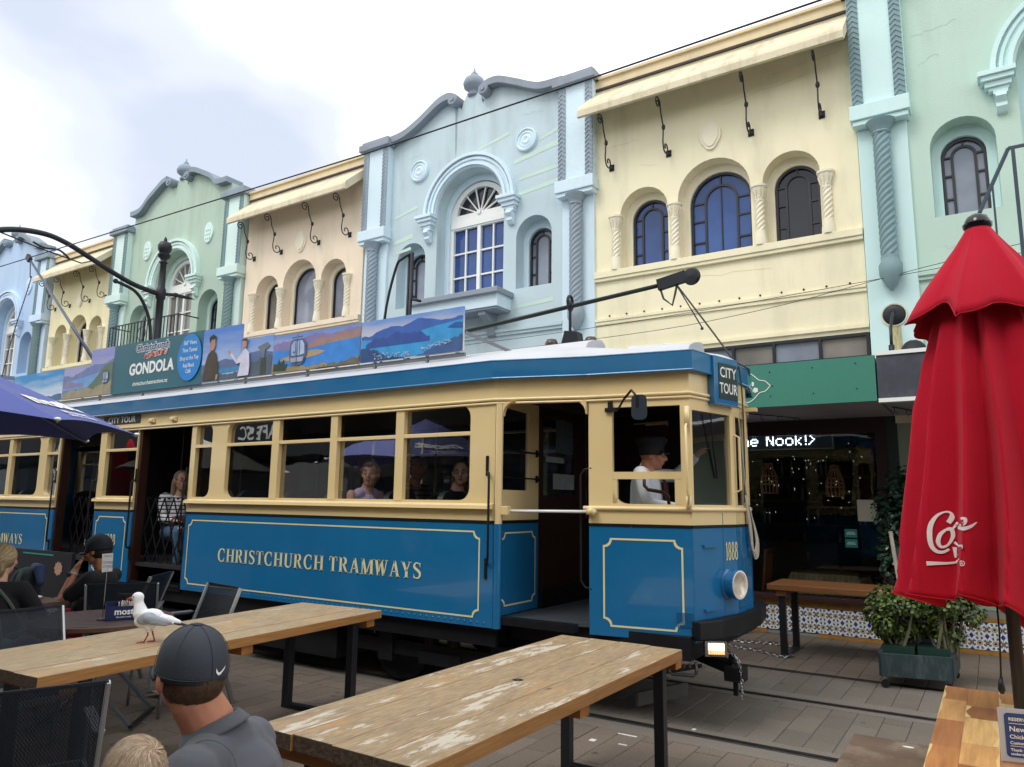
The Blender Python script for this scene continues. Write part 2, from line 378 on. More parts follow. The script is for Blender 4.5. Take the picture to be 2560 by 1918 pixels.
def seen(x,y):
    d = Vector((x,y,-1.61)); w_ = d.dot(fwd)
    if w_ < .3: return 0
    px, py = d.dot(r2)/w_*1.0, d.dot(u2)/w_
    if abs(px) > .70 or py < -.53: return 0
    s_ = 1/(w_*w_)
    if y>4.9 and x < -2.6-(y-5)*.0: s_ *= .12      # under or behind the tram
    if -2.5<x<-1.6 and 1.9<y<3.9: s_ *= .3
    return s_
cells.sort(key=lambda c:-seen(c[0],c[1]))
stuff = {'r':MB(),'g':MB()}
for k,(x,y,ln,kd) in enumerate(cells):
    dz = random.uniform(-.0012,.0012)
    if k < 300 and seen(x,y) > 0:
        o = bpy.data.objects.new('paving_stone', pm[kd]); COL.objects.link(o); o.parent = pv
        o.location = (x+random.uniform(-.0015,.0015),y,dz); o.scale = (1,ln/PL,1); o.rotation_euler = (random.uniform(-.002,.002),random.uniform(-.002,.002),random.uniform(-.003,.003))
    else: stuff[kd].box(x-PW/2+.003,y-ln/2+.003,-.04,x+PW/2-.003,y+ln/2-.003,dz)
for kd,mt in (('r',PAV_R),('g',PAV_G)): stuff[kd].build('paving_stones', mt, pv, kind='stuff')
structure(MB().box(-60,5.12,-.05,30,5.31,.001).box(-60,5.40,-.05,30,5.50,.001).box(-60,6.62,-.05,30,6.72,.001).box(-60,6.81,-.05,30,6.98,.001).build('track_bed', CONC))
for Y0 in (5.31,6.72):
    structure(MB().box(-60,Y0,-.06,30,Y0+.035,-.004).box(-60,Y0+.035,-.06,30,Y0+.055,-.035).box(-60,Y0+.055,-.06,30,Y0+.09,.003).build('tram_rail', STEEL))
dr = MB().box(-20,7.80,-.08,8,7.92,-.05).box(-20,7.80,-.05,8,7.812,-.002).box(-20,7.908,-.05,8,7.92,-.002)
for i in range(240):
    x = -3.6+i*.02
    dr.box(x,7.812,-.02,x+.011,7.908,-.003)
structure(dr.build('drain_channel', M('drain iron', (.035,.033,.03), .6, metal=.5)))

# ================================================================ BUILDINGS
def paint(name, c, var=.05, dirt=.35, rough=.75, ds=1.3, dst=(1,1,.22)): return M(name, c, rough, var=var, scale=1.1, bump=.25, bs=45, dirt=dirt, dcol='6b6a58', dscale=ds, dstretch=dst)
GAP_SHADE=M('gap shade',(.05,.04,.035),.8)
CREAM = paint('cream window trim','f0e8cf',.03,.2)
W_WHITE = M('white window paint','eceeea',.5,var=.03)
IRON = M('black wrought iron',(.012,.014,.02),.45,metal=.2,var=.2)
LEADC = M('dark window frame',(.012,.014,.02),.4,var=.1)
def panemat(name, base, rough=.03): return M(name, base, rough, var=.35, scale=1.6, spec=.45)
GL_B = panemat('pane sky reflection', (.026,.075,.25)); GL_G = panemat('pane pale grey', (.21,.24,.30)); GL_W = panemat('pane warm curtain', (.20,.185,.17)); GL_D = panemat('pane dark', (.018,.022,.03))  # sky reflection painted into the blue base, and into mint building's grey panes
ROOFC = M('weathered cream canopy','d8cdb0',.85,var=.10,scale=3,bump=.5,bs=30,dirt=.6,dcol='8e8468',dscale=2.2,dstretch=(3,1,.8))
def arc_pts(cx,cz,r,a0,a1,n): return [(cx+r*cos(R(a0+(a1-a0)*i/n)), cz+r*sin(R(a0+(a1-a0)*i/n))) for i in range(n+1)]
def twisted(mb, cx, cy, z0, z1, r, lobes=6, turns=6.5, amp=.10, n=42, m=110):
    rows=[]
    for i in range(m+1):
        z = z0+(z1-z0)*i/m; rr = r
        rows.append([(cx+(rr*(1+amp*cos(lobes*(2*pi*k/n)-turns*lobes*pi*(i/m))))*cos(2*pi*k/n), cy+(rr*(1+amp*cos(lobes*(2*pi*k/n)-turns*lobes*pi*(i/m))))*sin(2*pi*k/n), z) for k in range(n)])
    mb.sheet(rows, closed=True)
def archwin(b, cx, z0, zs, r, Y, pane, lead=True, name='window', extra_mull=False, tilt=0):
    """dark framed round-headed leaded window: an inner arch surrounded by border panes"""
    fw = .03; out_ = arch(cx,z0,zs,r,14); inn = arch(cx,z0+fw*.8,zs,r-fw,14)
    m_ = MB().plate(out_,[inn],XZ(Y),-.04,.03)
    ri = r*.52; bw=.016
    if lead:
        zi = zs+ (r-ri)*.15
        for s_ in (-1,1): m_.box(cx+s_*ri-bw,Y-.025,z0,cx+s_*ri+bw,Y+.012,zi)
        a = arc_pts(cx,zi,ri+bw,0,180,12); c_ = arc_pts(cx,zi,ri-bw,180,0,12); m_.prism(a+c_,XZ(Y),-.025,.012)
        H_ = zs-z0
        for f in (.33,.72):
            for s_ in (-1,1):
                x0,x1 = sorted((cx+s_*ri,cx+s_*(r-.01))); m_.box(x0,Y-.022,z0+H_*f-.012,x1,Y+.01,z0+H_*f+.012)
        for s_ in (-1,1):
            x0,x1 = sorted((cx+s_*ri*.98,cx+s_*(r-.01))); m_.box(x0,Y-.022,zi-.012+.01,x1,Y+.01,zi+.022)
        m_.box(cx-.012,Y-.022,zi+ri,cx+.012,Y+.01,zs+r-.01)
    if extra_mull: m_.box(cx-.008,Y-.022,z0,cx+.008,Y+.01,zs+r*.5)
    f = m_.build(name, LEADC, b)
    def pn(poly,mt):
        if mt.name.startswith('pane') : pass
        t_ = random.uniform(-.006,.006)
        return MB().prism(poly,lambda u,v,w_:(u,Y+w_+(u-cx)*t_*2,v),-.002,.004).build('pane',mt,f)
    if lead:
        # centre light and the lights round it
        pn(arch(cx,z0+.01,zi,ri-.004,10),pane)
        for s_ in (-1,1):
            xa,xb = sorted((cx+s_*(ri+.004),cx+s_*(r-.012)))
            for a_,c_ in ((0,.33),(.33,.72)): pn([(xa,z0+H_*a_+.008),(xb,z0+H_*a_+.008),(xb,z0+H_*c_-.008),(xa,z0+H_*c_-.008)],pane)
            pn([(xa,z0+H_*.72+.008),(xb,z0+H_*.72+.008),(xb,zi),(xa,zi)],pane)
            o_ = arc_pts(cx,zs,r-.012,88,8,8) if s_>0 else arc_pts(cx,zs,r-.012,92,172,8)
            i_ = arc_pts(cx,zi,ri+.004,6,86,8) if s_>0 else arc_pts(cx,zi,ri+.004,174,94,8)
            pn(o_+i_,pane)
    else: pn(arch(cx,z0+.01,zs,r-.01,14),pane)
    return f
def railing(name, label, x0, x1, Y, z0, z1, par, hoop=True):
    m_ = MB(); m_.bar((x0,Y,z1),(x1,Y,z1),.035,.02); m_.bar((x0,Y,z0+.05),(x1,Y,z0+.05),.025,.02)
    for xe in (x0,x1): m_.bar((xe,Y,z1),(xe,Y+.5,z1),.035,.02); m_.bar((xe,Y,z0+.05),(xe,Y+.5,z0+.05),.025,.02)
    n=int((x1-x0)/.13)
    for i in range(n+1): x=x0+(x1-x0)*i/n; m_.bar((x,Y,z0),(x,Y,z1),.018)
    if hoop:
        c=(x0+x1)/2; m_.tube([(c+.16*cos(a*pi/10),Y-.01,(z0+z1)/2+.16*sin(a*pi/10)) for a in range(21)],.01,5,cap=False)
    return m_.build(name, IRON, par)
def gable_building(cx, wallc, trimc, colc, copc, s=1.0, lift=0, medal=True, label='', shield=False, balcony='box', details=True, pane=GL_G, xw=None, left_pil=True):
    b = thing('shop_building', label, 'building', (cx,10,0), group='pastel shop buildings along the street')
    u = lambda v: cx+v*s
    F = XZ(10.0)
    # main wall with gable top
    gh = [(-1.95,8.40),(-1.55,8.43),(-1.23,8.55),(-.95,8.70),(-.68,8.85),(-.46,8.89),(-.33,8.83),(-.24,8.66),(-.20,8.80),(-.14,8.92),(.14,8.92),(.20,8.80),(.24,8.66),(.33,8.83),(.46,8.89),(.68,8.87),(1.05,8.70),(1.32,8.56),(1.55,8.48),(1.95,8.46)]
    gh=[(a*(.95 if lift else 1),z+lift+(.12 if lift and abs(a)<1.4 else 0)) for a,z in gh]
    outl = [(u(-1.95),3.22),(u(1.95),3.22)]+[(u(a),z) for a,z in gh[::-1]]
    big = arch(cx,5.06,6.74,.73*s,20); sm = [arch(u(sg*1.33),5.10,5.98,.345*s,14) for sg in (-1,1)]
    MB().plate(outl,[big]+sm,F,0,.24).build('wall', wallc, b)
    MB().plate([(u(-1.95),4.5),(u(1.95),4.5),(u(1.95),8.2),(u(-1.95),8.2)],[arch(cx,5.07,6.72,.63*s,20)]+[arch(u(sg*1.33),5.14,5.94,.245*s,14) for sg in (-1,1)],F,.243,.40).build('window_reveal', trimc, b)
    MB().box(u(-1.95),10.8,3.2,u(1.95),10.9,8.3).build('back_wall', GL_D, b)
    # coping with scroll ends
    for sg in (-1,1):
        P = [(a,z) for a,z in gh if (a<=-.33 if sg<0 else a>=.33)]
        P = sorted(P,key=lambda p:abs(p[0])); P = [(P[0][0]*1.0,P[0][1]+.02)]+P[1:]
        cp = catmull([(a,z,0) for a,z in P],4)
        poly = [(u(p.x),p.y+.11) for p in cp]+[(u(p.x),p.y-.02) for p in cp[::-1]]
        m_ = MB().prism(poly,F,-.16,.30); m_.lathe([(.0,-.17),(.095,-.17),(.11,-.15),(.11,.30),(0,.31)],(u(sg*.34),10,8.84+lift*1.33),16,'Y'); m_.lathe([(.045,-.19),(.05,-.17)],(u(sg*.34),10,8.84+lift*1.33),10,'Y')
        m_.build('coping', copc, b, bevel=.01)
    fn_ = MB().lathe([(.10,8.88),(.13,8.92),(.07,8.95),(.10,8.99),(.19,9.06),(.205,9.13),(.17,9.22),(.09,9.29),(.05,9.31),(.065,9.335),(.03,9.36),(.008,9.46)],(cx,10.05,lift*1.3),20)
    fn_.build('finial', copc, b, smooth=True)
    # pilasters
    for sg in ((-1,1) if left_pil else (1,)):
        x0,x1 = sorted((u(sg*1.87),u(sg*2.50)))
        p = MB().box(x0,9.86,6.66,x1,10.3,8.34).build('pilaster', trimc, b, bevel=.008)
        MB().box(x0+.03,9.95,3.2,x1-.03,10.3,6.44).build('pilaster', trimc, b, bevel=.008)
        MB().box(x0-.03,9.78,6.50,x1+.03,10.29,6.70).box(x0-.005,9.81,6.43,x1+.005,10.28,6.50).build('pilaster_block', trimc, b, bevel=.01)
        MB().box(x0-.07,9.76,8.34,x1+.07,10.35,8.47).box(x0-.02,9.8,8.47,x1+.02,10.3,8.53).build('pilaster_cap', copc, b, bevel=.01)
        ch = MB()
        for xa in (x0+.005, x1-.135):
            ch.box(xa,9.848,6.72,xa+.13,9.87,8.32)
            z = 6.74; 
            while z < 8.22:
                for (a0,a1) in ((0,.065),(.065,.13)):
                    zz0 = z if a0==0 else z+.06; zz1 = z+.06 if a0==0 else z
                    ch.add([(xa+a0,9.838,zz0),(xa+a1,9.838,zz1),(xa+a1,9.838,zz1+.028),(xa+a0,9.838,zz0+.028),(xa+a0,9.85,zz0),(xa+a1,9.85,zz1),(xa+a1,9.85,zz1+.028),(xa+a0,9.85,zz0+.028)],[(0,1,2,3),(0,1,5,4),(3,2,6,7),(1,2,6,5),(0,3,7,4)])
                z += .075
        ch.build('chevron_strip', colc, b)
        c_ = MB(); xc=(x0+x1)/2; twisted(c_,xc,9.87,4.62,6.30,.095)
        c_.lathe([(.10,6.26),(.115,6.28),(.10,6.30),(.12,6.36),(.17,6.42),(.175,6.44)],(xc,9.87,0),16); c_.lathe([(.02,4.22),(.06,4.28),(.13,4.42),(.135,4.55),(.105,4.60),(.105,4.66)],(xc,9.87,0),12)
        c_.build('twisted_column', colc, b, smooth=True, autos=50)
    # archivolt
    def band(r0,r1,d0,d1): 
        return MB().prism(arc_pts(cx,6.74,r1*s,0,180,28)+arc_pts(cx,6.74,r0*s,180,0,28),F,d0,d1)
    m_ = band(.735,.99,-.06,.02); 
    for a_,c_,d in ((.76,.81,-.10),(.86,.90,-.09),(.93,.985,-.12)): m_.prism(arc_pts(cx,6.74,c_*s,0,180,28)+arc_pts(cx,6.74,a_*s,180,0,28),F,d,-.055)
    m_.build('arch_moulding', trimc, b)
    for sg in (-1,1):
        xc = u(sg*.90)
        m_ = MB()
        for k,(w_,z0,z1,d) in enumerate(((.22,6.68,6.74,.20),(.19,6.62,6.68,.17),(.155,6.55,6.62,.13),(.12,6.51,6.55,.10))): m_.box(xc-w_*s,10-d,z0,xc+w_*s*.75,10.02,z1)
        m_.box(xc-.075,9.90,6.46,xc+.075,10.01,6.51); m_.prism([(0,0),(.13,.0),(.15,-.05),(.09,-.11),(.10,-.16),(.05,-.22),(0,-.23)],lambda a_,z_,w_:(xc+w_,10-a_,6.46+z_),-.055,.055)
        m_.build('corbel', trimc, b, bevel=.004)
        if not medal: continue_=1
        elif shield:
            pts=[(.16*cos(a)*(1+.12*cos(3*a+pi/2*0)), .25*sin(a)) for a in [i*2*pi/24 for i in range(24)]]
            xs=u(sg*1.18); o=MB().prism([(xs+a_,7.74+z_) for a_,z_ in pts],F,-.035,.01); 
            for r_ in range(3):
                for q in range(3): o.prism([(xs-.07+q*.07,7.84-r_*.1),(xs-.05+q*.07,7.80-r_*.1),(xs-.07+q*.07,7.76-r_*.1),(xs-.09+q*.07,7.80-r_*.1)],F,-.05,-.03)
            o.build('shield_medallion', trimc, b, bevel=.005)
        else:
            MB().lathe([(.0,-.03),(.06,-.05),(.085,-.035),(.11,-.03),(.125,-.045),(.15,-.03),(.17,-.03),(.185,-.055),(.205,-.045),(.215,.01)],(u(sg*1.18),10,7.70),28,'Y').build('round_medallion', trimc, b, smooth=True, autos=40)
        if details or sg>0 or True: archwin(b,u(sg*1.33),5.15,5.93,.24*s,10.33,pane)
    # french window with fan light
    Yw = 10.34; r_ = .63*s
    f = MB().plate(arch(cx,5.08,6.70,r_,20),[arc_pts(cx,6.74,r_*.80,4,176,20),[(cx-r_*.90,5.14),(cx-.035,5.14),(cx-.035,6.50),(cx-r_*.90,6.50)],[(cx+.035,5.14),(cx+r_*.90,5.14),(cx+r_*.90,6.50),(cx+.035,6.50)]],XZ(Yw),-.05,.03)
    for i in range(1,7):
        a = R(180*i/7); f.bar((cx+.06*cos(a),Yw-.01,6.74+.06*sin(a)),(cx+r_*.82*cos(a),Yw-.01,6.74+r_*.82*sin(a)),.022,.03,upv=(0,1,0))
    for i in range(7):   # scalloped heads of the fan panes
        a0,a1=R(180*i/7),R(180*(i+1)/7); am=(a0+a1)/2; rr=r_*.80
        pts=[(cx+rr*cos(a0),6.74+rr*sin(a0))]+[(cx+(r_*.68)*cos(am)+.5*rr*(a1-a0)*cos(t),6.74+(r_*.68)*sin(am)+.5*rr*(a1-a0)*sin(t)) for t in [a0-pi*.0+ (a1-a0)*k/6*1.0+(k-3)*.35 for k in range(7)]]+[(cx+rr*cos(a1),6.74+rr*sin(a1))]+[(cx+rr*1.02*cos(a1+(a0-a1)*k/4),6.74+rr*1.02*sin(a1+(a0-a1)*k/4)) for k in range(1,4)]
        try: f.prism(pts,XZ(Yw),-.02,.02)
        except Exception: pass
    f.lathe([(0,-.08),(.04,-.075),(.055,-.04),(.055,.0)],(cx,Yw,6.76),12,'Y')
    for sg in (-1,1):
        xm = cx+sg*(r_*.90+.035)/2; f.box(xm-.014,Yw-.03,5.14,xm+.014,Yw+.01,6.50)
        for k in (1,2):
            z = 5.14+1.36*k/3; x0,x1=sorted((cx+sg*.035,cx+sg*r_*.9)); f.box(x0,Yw-.028,z-.014,x1,Yw+.008,z+.014)
    f.cbox((cx,Yw-.03,6.58),(2*r_*.98,.08,.10))
    fr = f.build('french_window', W_WHITE, b)
    PB = GL_B if not shield else GL_W
    for i in range(4):
        for k in range(3):
            w4=(r_*.9-.035)/2; x0 = cx+(-r_*.9,-r_*.9+w4,.035,.035+w4)[i]; t_=random.uniform(-.01,.01)
            MB().prism([(x0,5.14+1.36*k/3),(x0+w4,5.14+1.36*k/3),(x0+w4,5.14+1.36*(k+1)/3),(x0,5.14+1.36*(k+1)/3)],lambda uu,v,w_:(uu,Yw+w_+.012+(uu-x0)*t_,v),0,.004).build('pane',PB,fr)
    MB().prism(arc_pts(cx,6.74,r_*.82,0,180,16),XZ(Yw+.02),0,.004).build('pane',GL_D if not shield else GL_W,fr)
    # balcony
    if balcony == 'box':
        m_ = MB().box(u(-.95),9.50,4.95,u(.95),10.0,5.04); m_.box(u(-.88),9.60,4.70,u(.88),10.0,4.74); o = m_.build('balcony_ledge', copc, b, bevel=.01)
        MB().box(u(-.90),9.58,4.74,u(.90),10.0,4.95).build('balcony', trimc, b)
        for sg in (-1,1):
            xc=u(sg*.55); MB().prism([(0,0),(.36,0),(.36,-.06),(.12,-.20),(.08,-.36),(0,-.38)],lambda a_,z_,w_:(xc+w_,10-a_,4.70+z_),-.07,.07).build('bracket', trimc if sg<0 else copc, b)
    elif balcony=='rail':
        MB().box(u(-1.3),9.3,4.95,u(1.3),10,5.02).build('balcony', copc, b)
        railing('balcony_railing','',u(-1.3),u(1.3),9.32,5.02,5.62,b)
    # string courses
    MB().box(u(-1.90),9.94,4.38,u(1.90),10.0,4.43).box(u(-1.90),9.965,4.33,u(1.90),10.0,4.38).box(u(-1.9),9.955,3.86,u(1.9),10,3.90).build('string_course', wallc, b)
    return b
def eave_building(x0, x1, wallc, label, pane=(GL_B,GL_B,GL_D), dots=True, sc=1, colm=None, lead=True):
    b = thing('shop_building', label, 'building', (x0,10,0), group='pastel shop buildings along the street')
    W=x1-x0; k=W/3.80; F=XZ(10.0); X=lambda v:x0+(v+4.95)*k; colm=colm or CREAM
    A = [(X(-4.14),5.98,.385*k),(X(-3.07),6.03,.53*k),(X(-2.0),6.02,.375*k)]
    holes=[arch(c,5.13,zs,r,16) for c,zs,r in A]
    MB().plate([(x0,3.76),(x1,3.76),(x1,8.30),(x0,8.30)],holes,F,0,.22).build('wall',wallc,b)
    MB().plate([(x0,4.6),(x1,4.6),(x1,7.2),(x0,7.2)],[arch(c+.03,5.13,zs-.05,r-.075*k,16) for c,zs,r in A],F,.223,.36).build('window_reveal',colm,b)
    MB().box(x0,10.7,3.3,x1,10.8,8.2).build('back_wall',GL_D,b)
    MB().box(x0,9.97,8.20,x1,10.3,8.34).box(x0,9.93,8.34,x1,10.35,8.38).build('parapet',paint('tan parapet','dccaa4',.06,.3),b)
    MB().box(x0,9.93,5.02,x1,10.0,5.12).box(x0,9.95,4.97,x1,10.0,5.02).build('sill',wallc,b,bevel=.006)
    MB().box(x0,9.96,4.34,x1,10.0,4.38).box(x0,9.975,4.29,x1,10,4.34).box(x0,9.965,3.82,x1,10,3.87).build('string_course',wallc,b)
    if dots:
        d = MB()
        for i in range(13): d.lathe([(0,-.012),(.014,-.01),(.014,.01)],(X(-4.72)+i*.2815*k,10,4.42),8,'Y')
        d.build('vent_hole',IRON,b,kind='stuff')
    for i,(c,zs,r) in enumerate(A): archwin(b,c+.03,5.14,zs-.05,r-.08*k,10.30,pane[i],extra_mull=(i==1 and lead),lead=lead)
    for i,c in enumerate((-4.60,-3.655,-2.43,-1.555)):
        m_=MB(); xc=X(c); y=9.995; twisted(m_,xc,y,5.32,5.76,.062,5,2.4,.12,36,44)
        m_.lathe([(.085,5.12),(.085,5.2),(.075,5.26),(.066,5.33)],(xc,y,0),16); m_.lathe([(.064,5.75),(.072,5.77),(.062,5.79),(.07,5.85),(.10,5.93),(.105,5.95),(.115,5.955),(.115,5.985),(0,5.985)],(xc,y,0),16)
        for q in range(10): a=2*pi*q/10; m_.bar((xc+.068*cos(a),y+.068*sin(a),5.79),(xc+.10*cos(a),y+.10*sin(a),5.92),.02,.012)
        m_.build('twisted_column',colm,b,smooth=True,autos=50)
    # sloping canopy
    xa,xb=x0-.04,x1-.02
    P=[(10.0,8.13),(9.48,7.66),(9.45,7.60),(9.45,7.50),(9.49,7.49),(10.0,7.95)]
    m_=MB(); n=len(P); vs=[(xa,y,z) for y,z in P]+[(xb,y,z) for y,z in P]; m_.add(vs,[tuple(range(n)),tuple(range(2*n-1,n-1,-1))]+[(i,(i+1)%n,(i+1)%n+n,i+n) for i in range(n)])
    m_.build('canopy',ROOFC,b)
    MB().box(x0,9.965,8.165,x1,10.0,8.20).build('gap_shade_strip',GAP_SHADE,b)  # dark strip paints the shade of the gap below the parapet
    for c in (-4.66,-3.72,-2.50,-1.56):
        xc=X(c); yt,zt=9.60,7.43; yb,zb=9.97,6.80; P3=[]
        def spiral(cy,cz,r0,r1,a0,a1,n): return [(xc,cy+(r0+(r1-r0)*i/n)*cos(R(a0+(a1-a0)*i/n)),cz+(r0+(r1-r0)*i/n)*sin(R(a0+(a1-a0)*i/n))) for i in range(n+1)]
        P3 = spiral(yt-.02,zt,.02,.095,520,10,18)+[(xc,yt+.10,zt-.12),(xc,(yt+yb)/2,(zt+zb)/2+.02),(xc,yb-.21,zb+.10)]+spiral(yb-.095,zb+.05,.105,.02,215,600,16)
        m_=MB().tube(catmull(P3,2),.011,6); m_.ball((xc,(yt+yb)/2+.01,(zt+zb)/2+.02),.03,8,(1,1,1.6)); m_.box(xc-.04,9.985,zb-.05,xc+.04,10.0,zb+.05); m_.build('scroll_bracket',IRON,b,smooth=True)
    xs=X(-3.08); pts=[]
    for i in range(40):
        a=2*pi*i/40; r_=.14*(1+.12*abs(cos(2*a))); pts.append((xs+r_*cos(a)*1.0,6.92+r_*sin(a)*1.45))
    m_=MB().prism(pts,F,-.03,.01); m_.prism([(xs+(p[0]-xs)*.78,6.92+(p[1]-6.92)*.8) for p in pts],F,-.045,-.02); m_.build('medallion',colm,b,bevel=.004)
    return b
def ground_floor(par, x0, x1, frame, fascia, door=True, light=False):
    """canopy, transom strip and dark glazed shopfront under one shop"""
    MB().box(x0+.01,8.45,2.69,x1-.01,10.0,2.74).build('canopy_soffit',M('canopy soffit','9b97a0',.7),par)
    MB().box(x0+.01,8.45,3.10,x1-.01,10.0,3.15).build('canopy_roof',M('canopy roof iron',(.25,.25,.26),.6),par)
    MB().box(x0+.005,8.37,2.68,x1-.005,8.42,3.16).build('fascia',fascia,par)
def shopfront(par,x0,x1,frame,n=3):
    m_=MB().box(x0,9.97,0,x0+.12,10.2,2.69).box(x1-.12,9.97,0,x1,10.2,2.69).box(x0+.12,9.98,2.5,x1-.12,10.2,2.69).box(x0+.12,9.98,0,x1-.12,10.2,.45)
    for i in range(1,n): x=x0+.12+(x1-x0-.24)*i/n; m_.box(x-.03,9.99,.45,x+.03,10.1,2.5)
    f=m_.build('shopfront',frame,par)
    for i in range(n):
        w_=(x1-x0-.24)/n; MB().box(x0+.12+i*w_+.03,10.04,.45,x0+.12+(i+1)*w_-.03,10.05,2.5).build('pane',GL_D,f)
    MB().box(x0,9.999,2.69,x1,10.2,3.24).build('bulkhead',frame,par)
# colours
BLUE_W=paint('pale grey blue wall','bccfd5',dirt=.42); BLUE_T=paint('pale sky blue trim','d2e6f0',.03,.2); BLUE_C=paint('slate grey column','93a2ae',.08,.3); BLUE_K=paint('slate coping','8c96a2',.1,.45)
GRN_W=paint('sage green wall','adc3b2',dirt=.35); GRN_T=paint('pale mint trim','d2e9e2',.03,.2); GRN_C=paint('grey green column','7c969a',.08,.3); GRN_K=paint('grey blue coping','8796a2',.1,.4)
GRR_W=paint('mint green wall','bbd4c6',dirt=.25); GRR_T=paint('light aqua trim','cdeae8',.03,.15); GRR_C=paint('grey teal column','7f9a9f',.08,.3)
SKY_W=paint('sky blue wall','aec8e4',dirt=.25); SKY_T=paint('light blue trim','cde2f6',.03,.2)
YEL=paint('soft yellow wall','f0e8c6',.04,.3); PEACH=paint('peach cream wall','eeddc4',.04,.3); YEL2=paint('butter yellow wall','ece4ba',.04,.3)
FAS_G=M('green fascia board','3c8371',.45,var=.05,scale=2,dirt=.25,dcol='2c5a4e',dscale=30,dstretch=(1,1,1)); FAS_K=M('charcoal fascia board','3c404a',.6,var=.12,scale=6,dirt=.3,dcol='70747c',dscale=5,dstretch=(1,1,1)); FAS_W=M('cream fascia','b8b09a',.6)
DKWOOD=M('dark shopfront timber',(.03,.018,.016),.5,var=.2)
bB=gable_building(-7.42,BLUE_W,BLUE_T,BLUE_C,BLUE_K,1.0,0,True,'pale grey blue gabled building with round medallions and a white fan light window',pane=GL_G)
bY=eave_building(-4.95,-1.15,YEL,'soft yellow building with three arched windows, right of the grey blue gabled one')
bG=gable_building(1.33,GRR_W,GRR_T,GRR_C,GRN_K,1.0,0,False,'mint green building behind the closed red umbrella at the right edge',pane=GL_G,balcony='none')
bC=eave_building(-13.55,-9.98,PEACH,'peach cream building with arched windows between the sage green and the grey blue gables',pane=(GL_W,GL_G,GL_G),dots=False,lead=False)
bL=gable_building(-16.25,GRN_W,GRN_T,GRN_C,GRN_K,1.06,.36,True,'sage green gabled building with shield medallions and a black iron balcony',shield=True,balcony='rail',pane=GL_G)
bM=eave_building(-22.15,-18.95,YEL2,'butter yellow building with scroll brackets between the sage green and sky blue fronts',pane=(GL_D,GL_W,GL_D),dots=False)
bS=gable_building(-24.85,SKY_W,SKY_T,GRN_C,GRN_K,1.04,.36,True,'sky blue gabled building at the far left end of the row',shield=True,pane=GL_G)
for par,a,c,fr in ((bB,-9.95,-4.96,DKWOOD),(bC,-13.6,-9.96,DKWOOD),(bL,-18.9,-13.62,M('green shopfront','2f4a3c',.6)),(bM,-22.2,-18.92,DKWOOD),(bS,-27.5,-22.22,DKWOOD)):
    ground_floor(par,a,c,fr,FAS_W if par is not bC else M('blue fascia board','3a4f7a',.6)); shopfront(par,a,c,fr,4)
MB().box(-1.15,9.99,2.69,3.8,10.2,3.24).build('bulkhead',GRR_T,bG); MB().box(-4.95,9.99,2.69,-1.15,10.2,3.44).build('bulkhead',YEL,bY)
ground_floor(bY,-4.96,-.93,DKWOOD,FAS_G)
ground_floor(bG,-.925,3.9,DKWOOD,FAS_K)
MB().box(-.92,8.355,3.15,3.9,8.45,3.19).box(-.92,8.355,2.66,3.9,8.45,2.70).build('fascia_trim',W_WHITE,bG)
# transom windows over the yellow shop's canopy
f=MB().box(-4.9,9.985,3.72,-1.155,10.1,3.76).box(-4.9,9.985,3.44,-1.155,10.1,3.47)
for x in (-4.88,-4.1,-3.35,-2.86,-2.32,-1.74,-1.175): f.box(x-.018,9.985,3.47,x+.018,10.1,3.72)
tw=f.build('transom_window',LEADC,bY)
xs_=(-4.88,-4.1,-3.35,-2.86,-2.32,-1.74,-1.175)
for i in range(6): MB().box(xs_[i]+.018,10.03,3.47,xs_[i+1]-.018,10.04,3.72).build('pane',GL_W if i%2 else GL_G,tw)
# emblem on the green fascia: white leaf outline and sprigs
em=MB(); xe,ze,Ye=-2.62*1.0,2.92,8.366
def emb(pts,wd,Y=8.364):
    for q in stroke([(p[0],p[1]) for p in catmull([(a,b_,0) for a,b_ in pts],5)],wd): em.add([(a+.13,Y,b_) for a,b_ in q],[(0,1,2,3)])
emb([(-2.75,3.09),(-2.45,3.09),(-2.33,3.06),(-2.25,2.99),(-2.18,2.97),(-2.13,2.92),(-2.09,2.915),(-2.13,2.91),(-2.18,2.86),(-2.25,2.84),(-2.32,2.77),(-2.42,2.735),(-2.75,2.73)],.009)
for a,b_ in (((-2.46,2.83),(-2.34,2.93)),((-2.46,2.83),(-2.30,2.86)),((-2.48,2.84),(-2.44,2.90)),((-2.40,2.83),(-2.33,2.835))): emb([a,((a[0]+b_[0])/2-.01,(a[1]+b_[1])/2+.008),b_],.007)
for c_ in ((-2.33,2.945),(-2.29,2.875)): flat_poly(em,[(c_[0]+.026*cos(i*pi/5)*(1+.3*(i%2)),c_[1]+.026*sin(i*pi/5)*(1+.3*(i%2))) for i in range(10)],lambda a,b_:(a+.13,8.364,b_))
em.build('emblem',W_WHITE,bY)
bt=MB()
for x,z in ((-3.4,3.05),(-3.4,2.78),(-2.0,3.07),(-2.0,2.8),(-1.55,3.08),(-1.55,2.8),(-1.12,3.09),(-1.12,2.82)): bt.ball((x,8.368,z),.008,6)
bt.build('fascia_screw',IRON,bY,kind='stuff')
